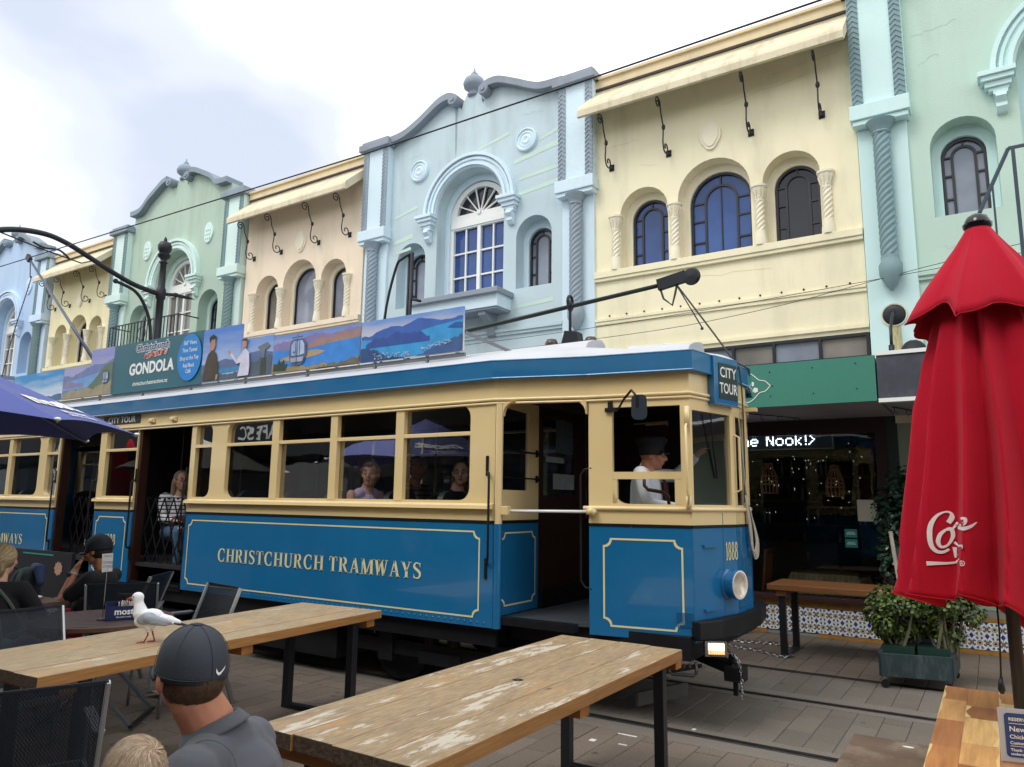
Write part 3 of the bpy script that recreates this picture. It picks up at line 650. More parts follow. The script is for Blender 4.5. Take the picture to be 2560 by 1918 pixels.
# soffit hooks
for k,(xa,xb,ya,yb) in enumerate(((-2.45,-1.95,8.7,9.6),(-.85,-.55,8.9,9.8))):
    m_=MB().bar((xa,ya,2.67),(xb,yb,2.67),.012); 
    for t in (.05,.35,.62,.9):
        x,y=xa+(xb-xa)*t,ya+(yb-ya)*t; m_.tube([(x,y,2.67),(x,y,2.62),(x+.02,y,2.60),(x+.035,y,2.62)],.004,5)
    m_.build('hanging_hook_rail',IRON,bY if k==0 else bG)
pp=MB()
for (xa,za,xb,zb,h_) in ((-9.2,6.86,-8.62,6.98,.07),(-9.2,6.35,-8.7,6.42,.10),(-9.2,6.15,-8.75,6.2,.06),(-6.5,7.32,-5.62,7.46,.10),(-6.4,7.0,-5.62,7.06,.07),(-6.45,6.72,-5.62,6.8,.08),(-7.3,7.76,-6.6,7.9,.06),(-6.0,7.62,-5.62,7.72,.06),(-6.5,4.75,-5.7,4.8,.07)):
    MB().add([(xa,9.9965,za),(xb,9.9965,zb),(xb-.02,9.9965,zb+h_),(xa+.03,9.9965,za+h_*.8)],[(0,1,2,3)]).build('paint_patch',M('fresher mint paint patch','c4dccf',.8,var=.06,scale=3),bB)
MB().add([(-7.80,9.996,8.74),(-7.74,9.996,8.74),(-7.75,9.996,8.1),(-7.765,9.996,7.75),(-7.785,9.996,8.1)],[(0,1,2,3,4)]).build('water_stain',M('grey water stain','93a4a8',.9,var=.2,scale=9,stretch=(3,1,.5)),bB)
rndc=random.Random(3)
def crack(x,z,dx,dz,par,mt,n=9):
    P=[(x+dx*i/n+rndc.uniform(-.02,.02),z+dz*i/n+rndc.uniform(-.025,.025)) for i in range(n+1)]; m_=MB()
    for q in stroke(P,.0028): m_.add([(a,9.9962,b_) for a,b_ in q],[(0,1,2,3)])
    m_.build('hairline_crack',mt,par)
CRK=M('plaster crack','93a298',.9); CRY=M('plaster crack tan','bfae84',.9)
for a in ((-.45,7.55,.5,.06),(-.4,7.15,.25,.08),(-.5,8.1,.9,.1),(.0,5.0,.25,-.3),(-.3,4.7,.3,.02)): crack(*a,bG,CRK)
for a in ((-4.7,7.15,.5,.02),(-2.9,7.35,1.2,.10),(-4.2,6.75,.3,-.08),(-2.2,7.6,.9,.06),(-3.9,4.8,1.6,.0),(-4.8,3.6,.5,.1)): crack(*a,bY,CRY)
for a in ((-8.9,8.0,.35,.04),(-6.3,8.2,.4,-.05),(-8.3,4.6,.6,.02)): crack(*a,bB,CRK)
# pilaster uplighter and its rust mark
lm=thing('wall_lamp','round black wall lamp with a long stem on the aqua pilaster','lamp',(-.86,9.94,4.0))
MB().lathe([(0,-.02),(.09,-.035),(.12,-.02),(.13,.0)],(-.86,9.94,3.93),20,'Y').build('lamp_base',IRON,lm,smooth=True,autos=40)
MB().lathe([(.13,0),(.145,-.006),(.145,.004)],(-.86,9.94,3.93),20,'Y').build('lamp_ring',CREAM,lm)
MB().tube([(-.86,9.88,3.95),(-.855,9.6,3.84),(-.85,9.3,3.62),(-.85,9.25,3.40)],.017,8).tube([(-.85,9.25,3.42),(-.85,9.245,3.28)],.03,8).build('lamp_arm',IRON,lm,smooth=True)
MB().add([(-.93,9.943,3.80),(-.80,9.943,3.80),(-.79,9.943,3.50),(-.84,9.943,3.42),(-.90,9.943,3.55)],[(0,1,2,3,4)]).build('rust_stain',M('rust stain','b9b48a',.9,var=.4,scale=14,stretch=(4,1,.6)),bG)
sp=thing('flood_lamp','small black flood lamp on the canopy roof beside the aqua pilaster','lamp',(-.63,9.1,3.16)); MB().box(-.75,9.0,3.17,-.5,9.25,3.21).build('lamp_base',IRON,sp); m_=MB().lathe([(0,-.1),(.1,-.08),(.13,0),(.12,.06),(0,.08)],(-.62,9.1,3.3),14,'Y'); m_.build('lamp_head',IRON,sp,smooth=True)
# railing of the mint building's balcony
rl=thing('balcony_stair_rail','dark iron handrail in front of the mint green wall above the red umbrella','railing',(.5,9.2,4.8))
MB().bar((.10,9.0,4.72),(.42,9.3,5.50),.03).bar((.42,9.3,5.50),(2.2,9.3,5.50),.03).bar((.46,9.3,4.2),(.46,9.3,5.50),.035).bar((.24,9.12,4.1),(.24,9.12,5.06),.02).bar((.95,9.3,4.2),(.95,9.3,5.50),.02).build('handrail',M('blue black iron','2f3f4c',.5),rl)
MB().box(.42,9.2,4.05,2.2,10.0,4.2).build('balcony_ledge',GRR_T,bG)
# --------------------------------------------------------------- shop interior and frontage under the yellow building
TILEW=(.80,.82,.82)
def tilemat():
    mt,n,l,b=newmat('patterned glazed tile'); b.inputs['Roughness'].default_value=.18
    t=n.new('ShaderNodeTexCoord'); sp_=n.new('ShaderNodeSeparateXYZ'); l.new(t.outputs['Object'],sp_.inputs[0])
    def math_(op,a,b_=None,c=None):
        q=n.new('ShaderNodeMath'); q.operation=op
        for i,v in enumerate((a,b_,c)):
            if v is None: continue
            if isinstance(v,(int,float)): q.inputs[i].default_value=v
            else: l.new(v,q.inputs[i])
        return q.outputs[0]
    # local tile coordinates -.5..5 (tiles are .148 wide)
    S_=1/.148
    x=math_('MULTIPLY',sp_.outputs[0],S_); z=math_('MULTIPLY',sp_.outputs[2],S_)
    ax=math_('ABSOLUTE',x); az=math_('ABSOLUTE',z)
    rad=math_('SQRT',math_('ADD',math_('MULTIPLY',x,x),math_('MULTIPLY',z,z)))
    cx_=math_('SUBTRACT',.5,ax); cz_=math_('SUBTRACT',.5,az); crad=math_('ADD',cx_,cz_)      # diamond at corners
    ang=math_('ARCTAN2',z,x)
    pet=math_('ABSOLUTE',math_('SINE',math_('MULTIPLY',ang,4)))
    def mixc(fac,a,c):
        q=n.new('ShaderNodeMixRGB'); l.new(fac,q.inputs[0]); 
        if isinstance(a,tuple): q.inputs[1].default_value=(*a,1)
        else: l.new(a,q.inputs[1])
        q.inputs[2].default_value=(*c,1); return q.outputs[0]
    lt=lambda a,b_: math_('LESS_THAN',a,b_)
    col=mixc(math_('MULTIPLY',math_('GREATER_THAN',pet,.72),math_('MULTIPLY',math_('GREATER_THAN',rad,.27),lt(rad,.46))),(.78,.80,.80),(.10,.14,.16))
    col=mixc(lt(rad,.20),col,(.30,.22,.10)); col=mixc(lt(rad,.155),col,(.55,.55,.48)); col=mixc(lt(rad,.095),col,(.12,.03,.02))
    e1=math_('MULTIPLY',math_('GREATER_THAN',ax,.36),lt(math_('ADD',cx_,math_('MULTIPLY',az,1.1)),.17)); col=mixc(e1,col,(.22,.05,.03))
    col=mixc(lt(math_('ADD',cx_,math_('MULTIPLY',az,1.1)),.06),col,(.5,.45,.2))
    col=mixc(lt(math_('ADD',math_('MULTIPLY',cx_,1.35),cz_),.22),col,(.02,.035,.30))
    l.new(col,b.inputs['Base Color']); return mt
TILE=tilemat(); MC['t']=TILE
sw=thing('tiled_wall','low wall of blue and white patterned tiles under the dark shop window','wall',(-1.0,10,0))
MB().box(-4.9,10.0,0,3.6,10.25,.47).build('wall',M('tile grout','8d8f8a',.8),sw)
tm=MB().box(-.0725,-.006,-.0725,.0725,.004,.0725).build('tile',TILE,None); tmesh=tm.data; bpy.data.objects.remove(tm)
TB=M('ochre trim tile','a97d3e',.35,var=.15,scale=20)
for i in range(36):
    for k in range(2):
        x=-3.95+i*.148; z=.125+k*.148
        if x>1.0: continue
        if k==0: pass
        o=bpy.data.objects.new('tile',tmesh); COL.objects.link(o); o.parent=sw; o.location=(x-ORI[sw].x,9.992-ORI[sw].y+random.uniform(-.0008,.0008),z); 
bt=MB()
for i in range(34): x=-3.95+i*.148; bt.box(x-.072,9.988,.352,x+.072,10.0,.40); 
bt.box(-4.0,9.975,.40,-1.16,10.1,.44); bt.build('trim_course',TB,sw)
bt=MB()
for i in range(17):
    x=-3.9+i*.30
    if 5<=i<=6: continue
    bt.box(x-.148,9.985,.0,x+.148,10.0,.045)
bt.build('base_course',TB,sw)
MB().box(-4.9,9.90,.442,-1.16,10.12,.485).build('window_sill',M('dark red sill','3a1f22',.5),sw)
# window and dark room
wn=thing('shop_window','large dark shop window with a lit message board behind it','window',(-3,10,0))
MB().box(-4.9,9.99,2.50,-1.04,10.12,2.69).box(-1.17,9.99,.0,-1.04,10.12,2.5).box(-3.0,10.0,.485,-2.93,10.1,2.5).build('frame',M('maroon frame','2e1620',.5),wn)
MB().box(-2.93,10.045,.485,-1.17,10.052,2.5).build('pane',glassmat('shop glass',(.90,.93,.93),1,.55),wn)
MB().box(-4.8,10.045,.485,-3.0,10.052,2.5).build('pane',glassmat('shop glass',(.90,.93,.93),1,.55),wn)
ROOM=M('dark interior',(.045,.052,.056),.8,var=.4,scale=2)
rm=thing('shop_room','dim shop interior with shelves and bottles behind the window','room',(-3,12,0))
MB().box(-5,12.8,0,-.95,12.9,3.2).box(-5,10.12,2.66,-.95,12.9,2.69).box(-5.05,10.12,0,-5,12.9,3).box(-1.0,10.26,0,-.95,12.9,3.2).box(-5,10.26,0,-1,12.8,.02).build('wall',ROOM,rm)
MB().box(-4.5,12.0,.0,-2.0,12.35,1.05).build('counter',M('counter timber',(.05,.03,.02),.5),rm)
sh=MB()
for k in range(4): sh.box(-3.9,12.5,.9+k*.38,-1.6,12.78,.93+k*.38)
sh.build('shelf',M('shelf timber',(.10,.07,.05),.6),rm)
bo=MB(); bo2=MB()
for k in range(4):
    for i in range(30):
        if random.random()<.25: continue
        x=-3.85+i*.075; z=.93+k*.38; (bo if random.random()<.6 else bo2).lathe([(.022,z),(.022,z+.15),(.009,z+.19),(.009,z+.24)],(x,12.58,0),6)
bo.build('bottles',M('bottle green',(.03,.06,.03),.1),rm,kind='stuff'); bo2.build('bottles',M('bottle pale',(.35,.36,.34),.2),rm,kind='stuff')
fl=MB()
for i in range(50): fl.ball((random.uniform(-2.75,-1.25),10.25,random.gauss(1.95,.28)),.0028,5)
tag(fl.build('fairy_lights',M('fairy light',(1,.93,.8),emit=2.6,var=0)),'string of tiny warm fairy lights hanging behind the shop window','lights',kind='stuff')
def dots_text(txt):
    F5={'T':['11111','00100','00100','00100','00100','00100','00100'],'h':['10000','10000','10110','11001','10001','10001','10001'],'e':['00000','00000','01110','10001','11111','10000','01110'],' ':['000']*7,'N':['10001','11001','11001','10101','10011','10011','10001'],'o':['00000','00000','01110','10001','10001','10001','01110'],'k':['10000','10000','10010','10100','11000','10100','10010'],'!':['1','1','1','1','1','0','1'],'>':['1000','0100','0010','0001','0010','0100','1000']}
    x=0; P=[]
    for c in txt:
        g_=F5[c]
        for r_,row in enumerate(g_):
            for q,b_ in enumerate(row):
                if b_=='1': P.append((x+q,6-r_))
        x+=len(g_[0])+1
    return P,x
lb=thing('led_message_board','scrolling dot message board reading The Nook behind the window','sign',(-2.2,10.12,2.42))
MB().box(-3.1,10.10,2.33,-1.66,10.16,2.56).build('case',M('led case',(.05,.055,.065),.5),lb); MB().box(-1.675,10.085,2.32,-1.66,10.1,2.57).box(-3.1,10.085,2.32,-1.675,10.1,2.332).build('case_edge',M('silver edge',(.35,.34,.33),.4),lb)
P,wd=dots_text('The Nook!>'); d=MB(); st=.0205
for a,b_ in P: d.lathe([(.0085,-.003),(.0,-.006)],(-1.99-wd*st+.14+a*st,10.097,2.385+b_*.0205),6,'Y')
d.build('lit_dots',M('led white',(.75,.85,1),emit=5,var=0),lb)
RATT=M('woven rattan','c09468',.7,var=.15,scale=30)
for k,x in enumerate((-2.55,-1.72)):
    z1=2.16 if k==0 else 2.12
    l_=thing('rattan_lamp',('rattan cage lamp hanging nearer the tram behind the shop window','rattan cage lamp hanging on the right behind the shop window')[k],'lamp',(x,10.4,z1),group='rattan lamps in the shop window')
    m_=MB(); pr=[(.05,0),(.055,-.06),(.10,-.17),(.115,-.28),(.105,-.40)]
    for q in range(14): a=2*pi*q/14; m_.tube([(x+r_*cos(a),10.4+r_*sin(a),z1+z_) for r_,z_ in pr],.0055,4)
    for r_,z_ in pr+[(.112,-.23)]: m_.tube([(x+r_*cos(t*pi/8),10.4+r_*sin(t*pi/8),z1+z_) for t in range(17)],.006,4,cap=False)
    m_.build('cage',RATT,l_); MB().tube([(x,10.4,z1),(x,10.4,2.66)],.006,5).ball((x,10.4,z1-.16),.035,8).build('cord',IRON,l_)
# dining table with a striped cloth behind the glass, folding chairs
ct=thing('dining_table','small table under a striped yellow cloth behind the shop window','table',(-1.95,10.6,0))
clm,n_,l_2,b_2=newmat('striped yellow cloth'); t_=n_.new('ShaderNodeTexCoord'); wv=n_.new('ShaderNodeTexWave'); wv.inputs['Scale'].default_value=5; wv.inputs['Distortion'].default_value=0; l_2.new(t_.outputs['Object'],wv.inputs[0]); rp=n_.new('ShaderNodeValToRGB'); rp.color_ramp.elements[0].color=(.10,.10,.02,1); rp.color_ramp.elements[1].color=(.30,.10,.03,1); rp.color_ramp.elements[0].position=.6; l_2.new(wv.outputs['Fac'],rp.inputs[0]); l_2.new(rp.outputs[0],b_2.inputs['Base Color'])
mt_=MB().add([(-2.3,10.3,.74),(-1.5,10.3,.74),(-1.5,11.0,.74),(-2.3,11.0,.74),(-2.42,10.22,.48),(-1.42,10.22,.50),(-1.40,11.1,.5),(-2.42,11.1,.5)],[(0,1,2,3),(0,4,5,1),(1,5,6,2),(2,6,7,3),(3,7,4,0)]); mt_.build('tablecloth',clm,ct)
for x,y in ((-2.2,10.4),(-1.6,10.4),(-2.2,10.9),(-1.6,10.9)): MB().box(x-.02,y-.02,.02,x+.02,y+.02,.735).build('leg',DKWOOD,ct)
WDC=M('chair timber','7c4f2c',.5,var=.2,scale=8)
for k,(x,s_) in enumerate(((-2.62,1),(-1.22,-1))):
    c_=thing('dining_chair',('slatted timber chair left of the cloth covered table inside','slatted timber chair right of the cloth covered table inside')[k],'chair',(x,10.6,0),group='timber chairs inside the shop')
    for y in (10.42,10.78): MB().bar((x-s_*.12,y,.02),(x-s_*.02,y,1.0),.03).bar((x+s_*.28,y,.02),(x+s_*.25,y,.45),.03).build('leg',WDC,c_)
    m_=MB()
    for q in range(5): y=10.46+q*.07; m_.bar((x-s_*.06,y,.55),(x-s_*.02,y,.97),.025)
    m_.bar((x-s_*.02,10.42,.98),(x-s_*.02,10.78,.98),.05); m_.build('backrest',WDC,c_); MB().box(x-.08 if s_>0 else x-.28,10.42,.43,x+.28 if s_>0 else x+.08,10.78,.46).build('seat',WDC,c_)
PAPER=M('notice paper','c9c8b4',.7,var=.1)
for nm,lb_,a in (('notice_paper','cream notice taped inside the shop window beside the tall shrub',(-1.42,10.035,1.42,-1.2,10.04,1.68)),):
    tag(MB().box(*a).build(nm,PAPER),lb_,'notice')
TEAL=M('teal sticker','2f8f86',.4)
for k,z in enumerate((1.27,1.15)):
    s_=thing('window_sticker',('upper teal square sticker on the shop window','lower teal square sticker on the shop window')[k],'sticker',(-1.52,10.03,z),group='teal stickers on the shop window')
    MB().box(-1.58,10.032,z-.05,-1.44,10.04,z+.05).build('sticker',TEAL,s_); MB().box(-1.56,10.029,z-.012,-1.46,10.031,z-.002).box(-1.55,10.029,z+.010,-1.47,10.031,z+.017).build('print',W_WHITE,s_)
# wall right of the window
WG=paint('pale green side wall','9fb09a',.05,.2)
MB().box(-1.04,10.0,0,-.92,10.15,2.69).build('side_panel',M('dark green panel','2c3d3a',.6),bG)
MB().box(-.92,10.02,.475,3.8,10.2,2.69).build('lower_wall',WG,bG)
MB().box(-.93,9.97,2.60,3.8,10.02,2.69).build('cornice',CREAM,bG)
tag(MB().box(-.52,9.93,1.96,-.44,10.02,2.0).build('wall_camera',IRON),'small black camera on the pale green wall beside the window','camera')
# --------------------------------------------------------------- timber high bench table in front of the window
TIM=M('varnished bench timber','7d5230',.45,var=.25,scale=3,stretch=(1,14,14),bump=.1)
BLK=M('black steel',(.014,.016,.02),.4,var=.15)
bt_=thing('narrow_table','narrow varnished timber table with black legs in front of the tiled wall','table',(-1.5,8.75,0))
for i in range(3): MB().box(-2.14,8.42+i*.235,.70,-.84,8.42+i*.235+.23,.76).build('plank',TIM,bt_,bevel=.004)
for x in (-2.0,-.98):
    for y in (8.50,9.08): MB().box(x-.035,y-.025,0,x+.035,y+.025,.69).build('leg',BLK,bt_,bevel=.004)
    MB().box(x-.035,8.53,0.0,x+.035,9.05,.03).build('foot_bar',BLK,bt_); MB().box(x-.05,8.45,.64,x+.05,9.1,.695).build('cross_beam',TIM,bt_)
CH=M('galvanised chain',(.28,.28,.28),.35,metal=.9)
def chain(name,label,pts,r=.012,parent=None,lk=.035):
    m_=MB(); P=catmull(pts,8); d=0; k=0; acc=[P[0]]
    for i in range(1,len(P)):
        d+=(P[i]-P[i-1]).length
        if d>=lk*.72: acc.append(P[i]); d=0
    for i in range(len(acc)-1):
        a,b_=acc[i],acc[i+1]; c_=(a+b_)/2; t=(b_-a).normalized(); s1=t.cross(Vector((0,0,1))); s1=s1.normalized() if s1.length>.01 else Vector((1,0,0)); s2=t.cross(s1)
        s_=s1 if i%2 else (s1*.5+s2*.86)
        m_.tube([c_+t*lk*.55*cos(q*pi/4)+s_*lk*.32*sin(q*pi/4) for q in range(9)],r*.4,4,cap=False)
    o=m_.build(name,CH,parent)
    if label: tag(o,label,'chain')
    return o
chain('chain','heavy galvanised chain looped round the foot of the narrow table',[(-2.9,8.95,.015),(-2.6,8.72,.015),(-2.35,8.66,.015),(-2.15,8.52,.015),(-2.0,8.46,.02),(-1.93,8.58,.015),(-2.02,8.72,.015)],.016,lk=.045)
chain('chain','galvanised chain lying behind the rear foot of the narrow table',[(-2.9,9.15,.015),(-2.6,9.1,.015),(-2.3,9.18,.015),(-2.05,9.1,.015),(-1.93,9.14,.015)],.016,lk=.045)
tag(MB().lathe([(.045,0),(.045,.02),(.03,.03),(.03,.24),(.034,.25),(0,.26)],(-2.75,9.75,0),12).build('steel_post',M('polished steel',(.5,.5,.5),.15,metal=1)),'short polished steel post against the tiled wall by the tram bumper','post')
# planter trough with jade shrubs, plank and tall shrub
pl=thing('planter_trough','dark green wooden trough on castors holding two jade shrubs','planter',(-.65,8.2,0))
PG=M('dark green painted wood','27383c',.55,var=.2,scale=4,dirt=.5,dcol='6a7470',dscale=14)
a0=(-.97,7.66);a1=(-.42,7.80);b0=(-1.0,8.35);b1=(-.40,8.5)
for p,q in ((a0,a1),(a1,b1),(b1,b0),(b0,a0)): MB().bar((*p,.20),(*q,.20),.03,.20).build('side_board',PG,pl,bevel=.003)
MB().prism([a0,a1,b1,b0],lambda u,v,w_:(u,v,.11+w_),0,.02).build('base_board',PG,pl)
for p in (a0,a1,b1,b0): MB().lathe([(.035,-.015),(.035,.015)],(p[0]*.9-.07,p[1]*.97+.25,.035),10,'Y').build('castor',IRON,pl)
for k,(x,y) in enumerate(((-.84,8.0),(-.56,8.1))): MB().prism([(x-.13,y-.16),(x+.13,y-.16),(x+.13,y+.16),(x-.13,y+.16)],lambda u,v,w_:(u,v,.14+w_),0,.20).build('pot',M('green plastic pot','1e3c33',.5),pl)
def leafy(name,label,cx,cy,z0,z1,rx,ry,n,ls,cols,stems,cat='shrub',clump=16):
    t=thing(name,label,cat,(cx,cy,0)); rnd=random.Random(n)
    ms=[MB() for _ in cols]; cc=[]
    for i in range(clump):
        a=rnd.uniform(0,2*pi); q=sqrt(rnd.random())*.85; zz=rnd.uniform(.12,.9); w_=sin(pi*min(max(zz,.08),.95))**.5
        cc.append(Vector((cx+rx*q*cos(a)*w_,cy+ry*q*sin(a)*w_,z0+(z1-z0)*zz)))
    for i in range(n):
        c=rnd.choice(cc); d=Vector((rnd.gauss(0,1),rnd.gauss(0,1),rnd.gauss(0,1))).normalized(); p=c+Vector((d.x*rx*.36,d.y*ry*.36,d.z*(z1-z0)*.17))*rnd.uniform(.75,1.05)
        dd=(d+Vector((0,0,.6))).normalized(); s1=dd.orthogonal().normalized(); s1=Matrix.Rotation(rnd.uniform(0,6.28),3,dd)@s1; s2=dd.cross(s1); s=ls*rnd.uniform(.6,1.25)
        tip=p+dd*s*.25+s1*s; md1=p+s1*s*.42+s2*s*.40+dd*s*.2; md2=p+s1*s*.42-s2*s*.40+dd*s*.2; md3=p+s1*s*.82+s2*s*.34+dd*.25*s; md4=p+s1*s*.82-s2*s*.34+dd*.25*s
        ms[rnd.randrange(len(cols))].add([p,md1,md3,tip,md4,md2],[(0,1,2,3,4,5)])
    for m_,c in zip(ms,cols):
        m_.build('foliage',c,t,kind='stuff')
    st=MB()
    for i in range(stems):
        c=cc[i%len(cc)]; b_=Vector((cx+rnd.uniform(-.3,.3)*rx,cy+rnd.uniform(-.3,.3)*ry,z0-.12)); st.tube(catmull([b_,(b_+c)/2+Vector((rnd.uniform(-.03,.03),rnd.uniform(-.03,.03),0)),c],4),[.018-.001*k for k in range(9)],6)
    st.build('stem',M('jade stem','6d6a52',.8,var=.2,scale=12),t,smooth=True)
    return t
LF=[M('jade leaf dark','2f421e',.4,var=.25,scale=25),M('jade leaf mid','4c6226',.38,var=.25,scale=25),M('jade leaf yellow','63742f',.4,var=.2,scale=25)]
leafy('jade_shrub','jade shrub with round leaves in the left pot of the trough',-.84,8.0,.36,.86,.27,.25,3600,.036,LF,7,'plant',18)
leafy('jade_shrub','larger jade shrub with a thick stem in the right pot of the trough',-.46,8.05,.36,.96,.31,.27,4600,.036,LF,9,'plant',22)
LD=[M('camellia leaf dark','142a1e',.3,var=.25,scale=20),M('camellia leaf mid','254430',.3,var=.25,scale=20)]
leafy('tall_shrub','tall glossy dark green shrub beside the shop window behind the red umbrella',-.86,9.35,.55,1.98,.32,.3,3400,.062,LD,8,'plant',30)
MB().lathe([(.16,0),(.2,.45),(.22,.46)],(-.86,9.35,0),16).build('pot',IRON,bpy.data.objects['tall_shrub'])
AF=thing('leaning_sign_frame','weathered leaning sign frame of white and blue painted boards in the trough','sign frame',(-.8,8.2,0))
MB().bar((-.77,8.28,.16),(-.89,8.34,1.36),.065,.03,upv=(1,0,0)).build('board',M('flaking white paint','a09a90',.8,var=.35,scale=14,stretch=(1,1,.3),dirt=.9,dcol='3a302c',dscale=9,dstretch=(3,3,.6)),AF)
MB().bar((-.60,8.42,.16),(-.83,8.40,1.2),.10,.02,upv=(0,1,0)).build('board',M('flaking blue paint','2f3d48',.8,var=.3,scale=10,dirt=.6,dcol='5d6466',dscale=9),AF,label='dark blue board')
# ================================================================ TRAM
TBL=M('tram blue enamel','1b6c9f',.22,var=.05,scale=1.5,coat=.7,spec=.5,dirt=.10,dcol='3f84b4',dscale=3,dstretch=(1,1,1))
TCR=M('tram cream enamel','ead19a',.25,var=.04,scale=2,coat=.6)
TCT=M('tram cream trim','eed8a4',.3,var=.03,coat=.4)
TLN=M('cream lining paint','e3dca8',.35,var=.04)
TRO=M('tram roof canvas','c9ccd0',.5,var=.06,scale=4,bump=.2,bs=20,dirt=.2,dcol='8d9196')
TBK=M('tram underframe black',(.007,.0075,.010),.5,var=.4,scale=8,spec=.3)
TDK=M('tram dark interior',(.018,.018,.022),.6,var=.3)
TWD=M('tram varnished wood','331b10',.4,var=.3,scale=6,stretch=(6,6,1))
TGL=glassmat('tram glass',(.86,.89,.92),1,.40)
SEAT=M('black seat leather',(.02,.021,.026),.4,var=.2)
YPO=M('yellow grab pole','b89b3c',.3)
tr=thing('tram','blue and cream vintage tram with gold lettering standing on the rails','tram',(-6,6.05,0))
CY=6.05; Y0=4.93
def fl(y): return 2*CY-y
FA_,FB_=(-1.85,5.28),(-1.70,5.86)
NEAR=[(-14.2,Y0),(-3.36,Y0),(-2.62,5.15),FA_,FB_]
PATH=NEAR+[(x,fl(y)) for x,y in NEAR[::-1]]
def offs(path,d,closed=False):
    """offset plan path outwards (d>0) by mitred normals; path runs with the tram on its left side"""
    P=[Vector(p) for p in path]; o=[]
    for i,p in enumerate(P):
        a=(p-P[i-1]).normalized() if i>0 else None; b=(P[i+1]-p).normalized() if i<len(P)-1 else None
        if a is None: a=b
        if b is None: b=a
        na=Vector((a.y,-a.x)); nb=Vector((b.y,-b.x)); n=(na+nb).normalized(); o.append(p+n*d/max(.3,n.dot(na)))
    return o
def strip(mb,path,z0,z1,d0,d1):
    A=offs(path,d0); B=offs(path,d1); n=len(path); vs=[(p.x,p.y,z0) for p in A]+[(p.x,p.y,z1) for p in A]+[(p.x,p.y,z0) for p in B]+[(p.x,p.y,z1) for p in B]; fs=[]
    for i in range(n-1): fs+=[(i,i+1,n+i+1,n+i),(2*n+i,3*n+i,3*n+i+1,2*n+i+1),(n+i,n+i+1,3*n+i+1,3*n+i),(i,2*n+i,2*n+i+1,i+1)]
    fs+=[(0,n,3*n,2*n),(n-1,3*n-1,4*n-1,2*n-1)]
    return mb.add(vs,fs)
def tubeat(mb,path,z,d,r,n=8):
    A=offs(path,d); return mb.tube([(p.x,p.y,z) for p in A],r,n)
def rrect(x0,z0,x1,z1,r=(0,0,0,0),n=5):
    """corners: bl, br, tr, tl radii"""
    o=[]
    for (cx_,cz_,rr,a0) in ((x0,z0,r[0],180),(x1,z0,r[1],270),(x1,z1,r[2],0),(x0,z1,r[3],90)):
        if rr==0: o.append((cx_,cz_)); continue
        ax=cx_+rr*(1 if cx_==x0 else -1); az=cz_+rr*(1 if cz_==z0 else -1)
        o+= [(ax+rr*cos(R(a0+90*i/n)),az+rr*sin(R(a0+90*i/n))) for i in range(n+1)]
    return o
def side_fn(sgn):   # sgn +1 near side, -1 far side ; w_ positive = inwards
    return (lambda u,v,w_:(u,Y0+w_,v)) if sgn>0 else (lambda u,v,w_:(u,fl(Y0)-w_,v))
def seg_fn(p,q):
    p=Vector(p);q=Vector(q);d=(q-p).normalized();n_=Vector((-d.y,d.x))
    return (lambda s,v,w_:(p.x+d.x*s+n_.x*w_,p.y+d.y*s+n_.y*w_,v)),(q-p).length
def lining(fn,x0,z0,x1,z1,w_=.014,c=.06):
    """thin cream line with scooped corners"""
    def ln(x0,z0,x1,z1,c):
        o=[]
        for cx_,cz_,a0 in ((x0,z0,90),(x1,z0,180),(x1,z1,270),(x0,z1,0)):
            o+=[(cx_+c*cos(R(a0-90*i/5)),cz_+c*sin(R(a0-90*i/5))) for i in range(6)]
        return o
    m_=MB(); A=ln(x0,z0,x1,z1,c); B=ln(x0+w_,z0+w_,x1-w_,z1-w_,c); n=len(A)
    m_.add([fn(u,v,-.003) for u,v in A]+[fn(u,v,-.003) for u,v in B],[(i,(i+1)%n,(i+1)%n+n,i+n) for i in range(n)])
    return m_.build('lining',TLN,tr)
WZ0,WZ1=1.612,2.395; TZ=2.16
def glass_group(parent_fn,spans,z0,z1,par,tz=TZ,rad=None,bar=True,Yd=.035):
    pass
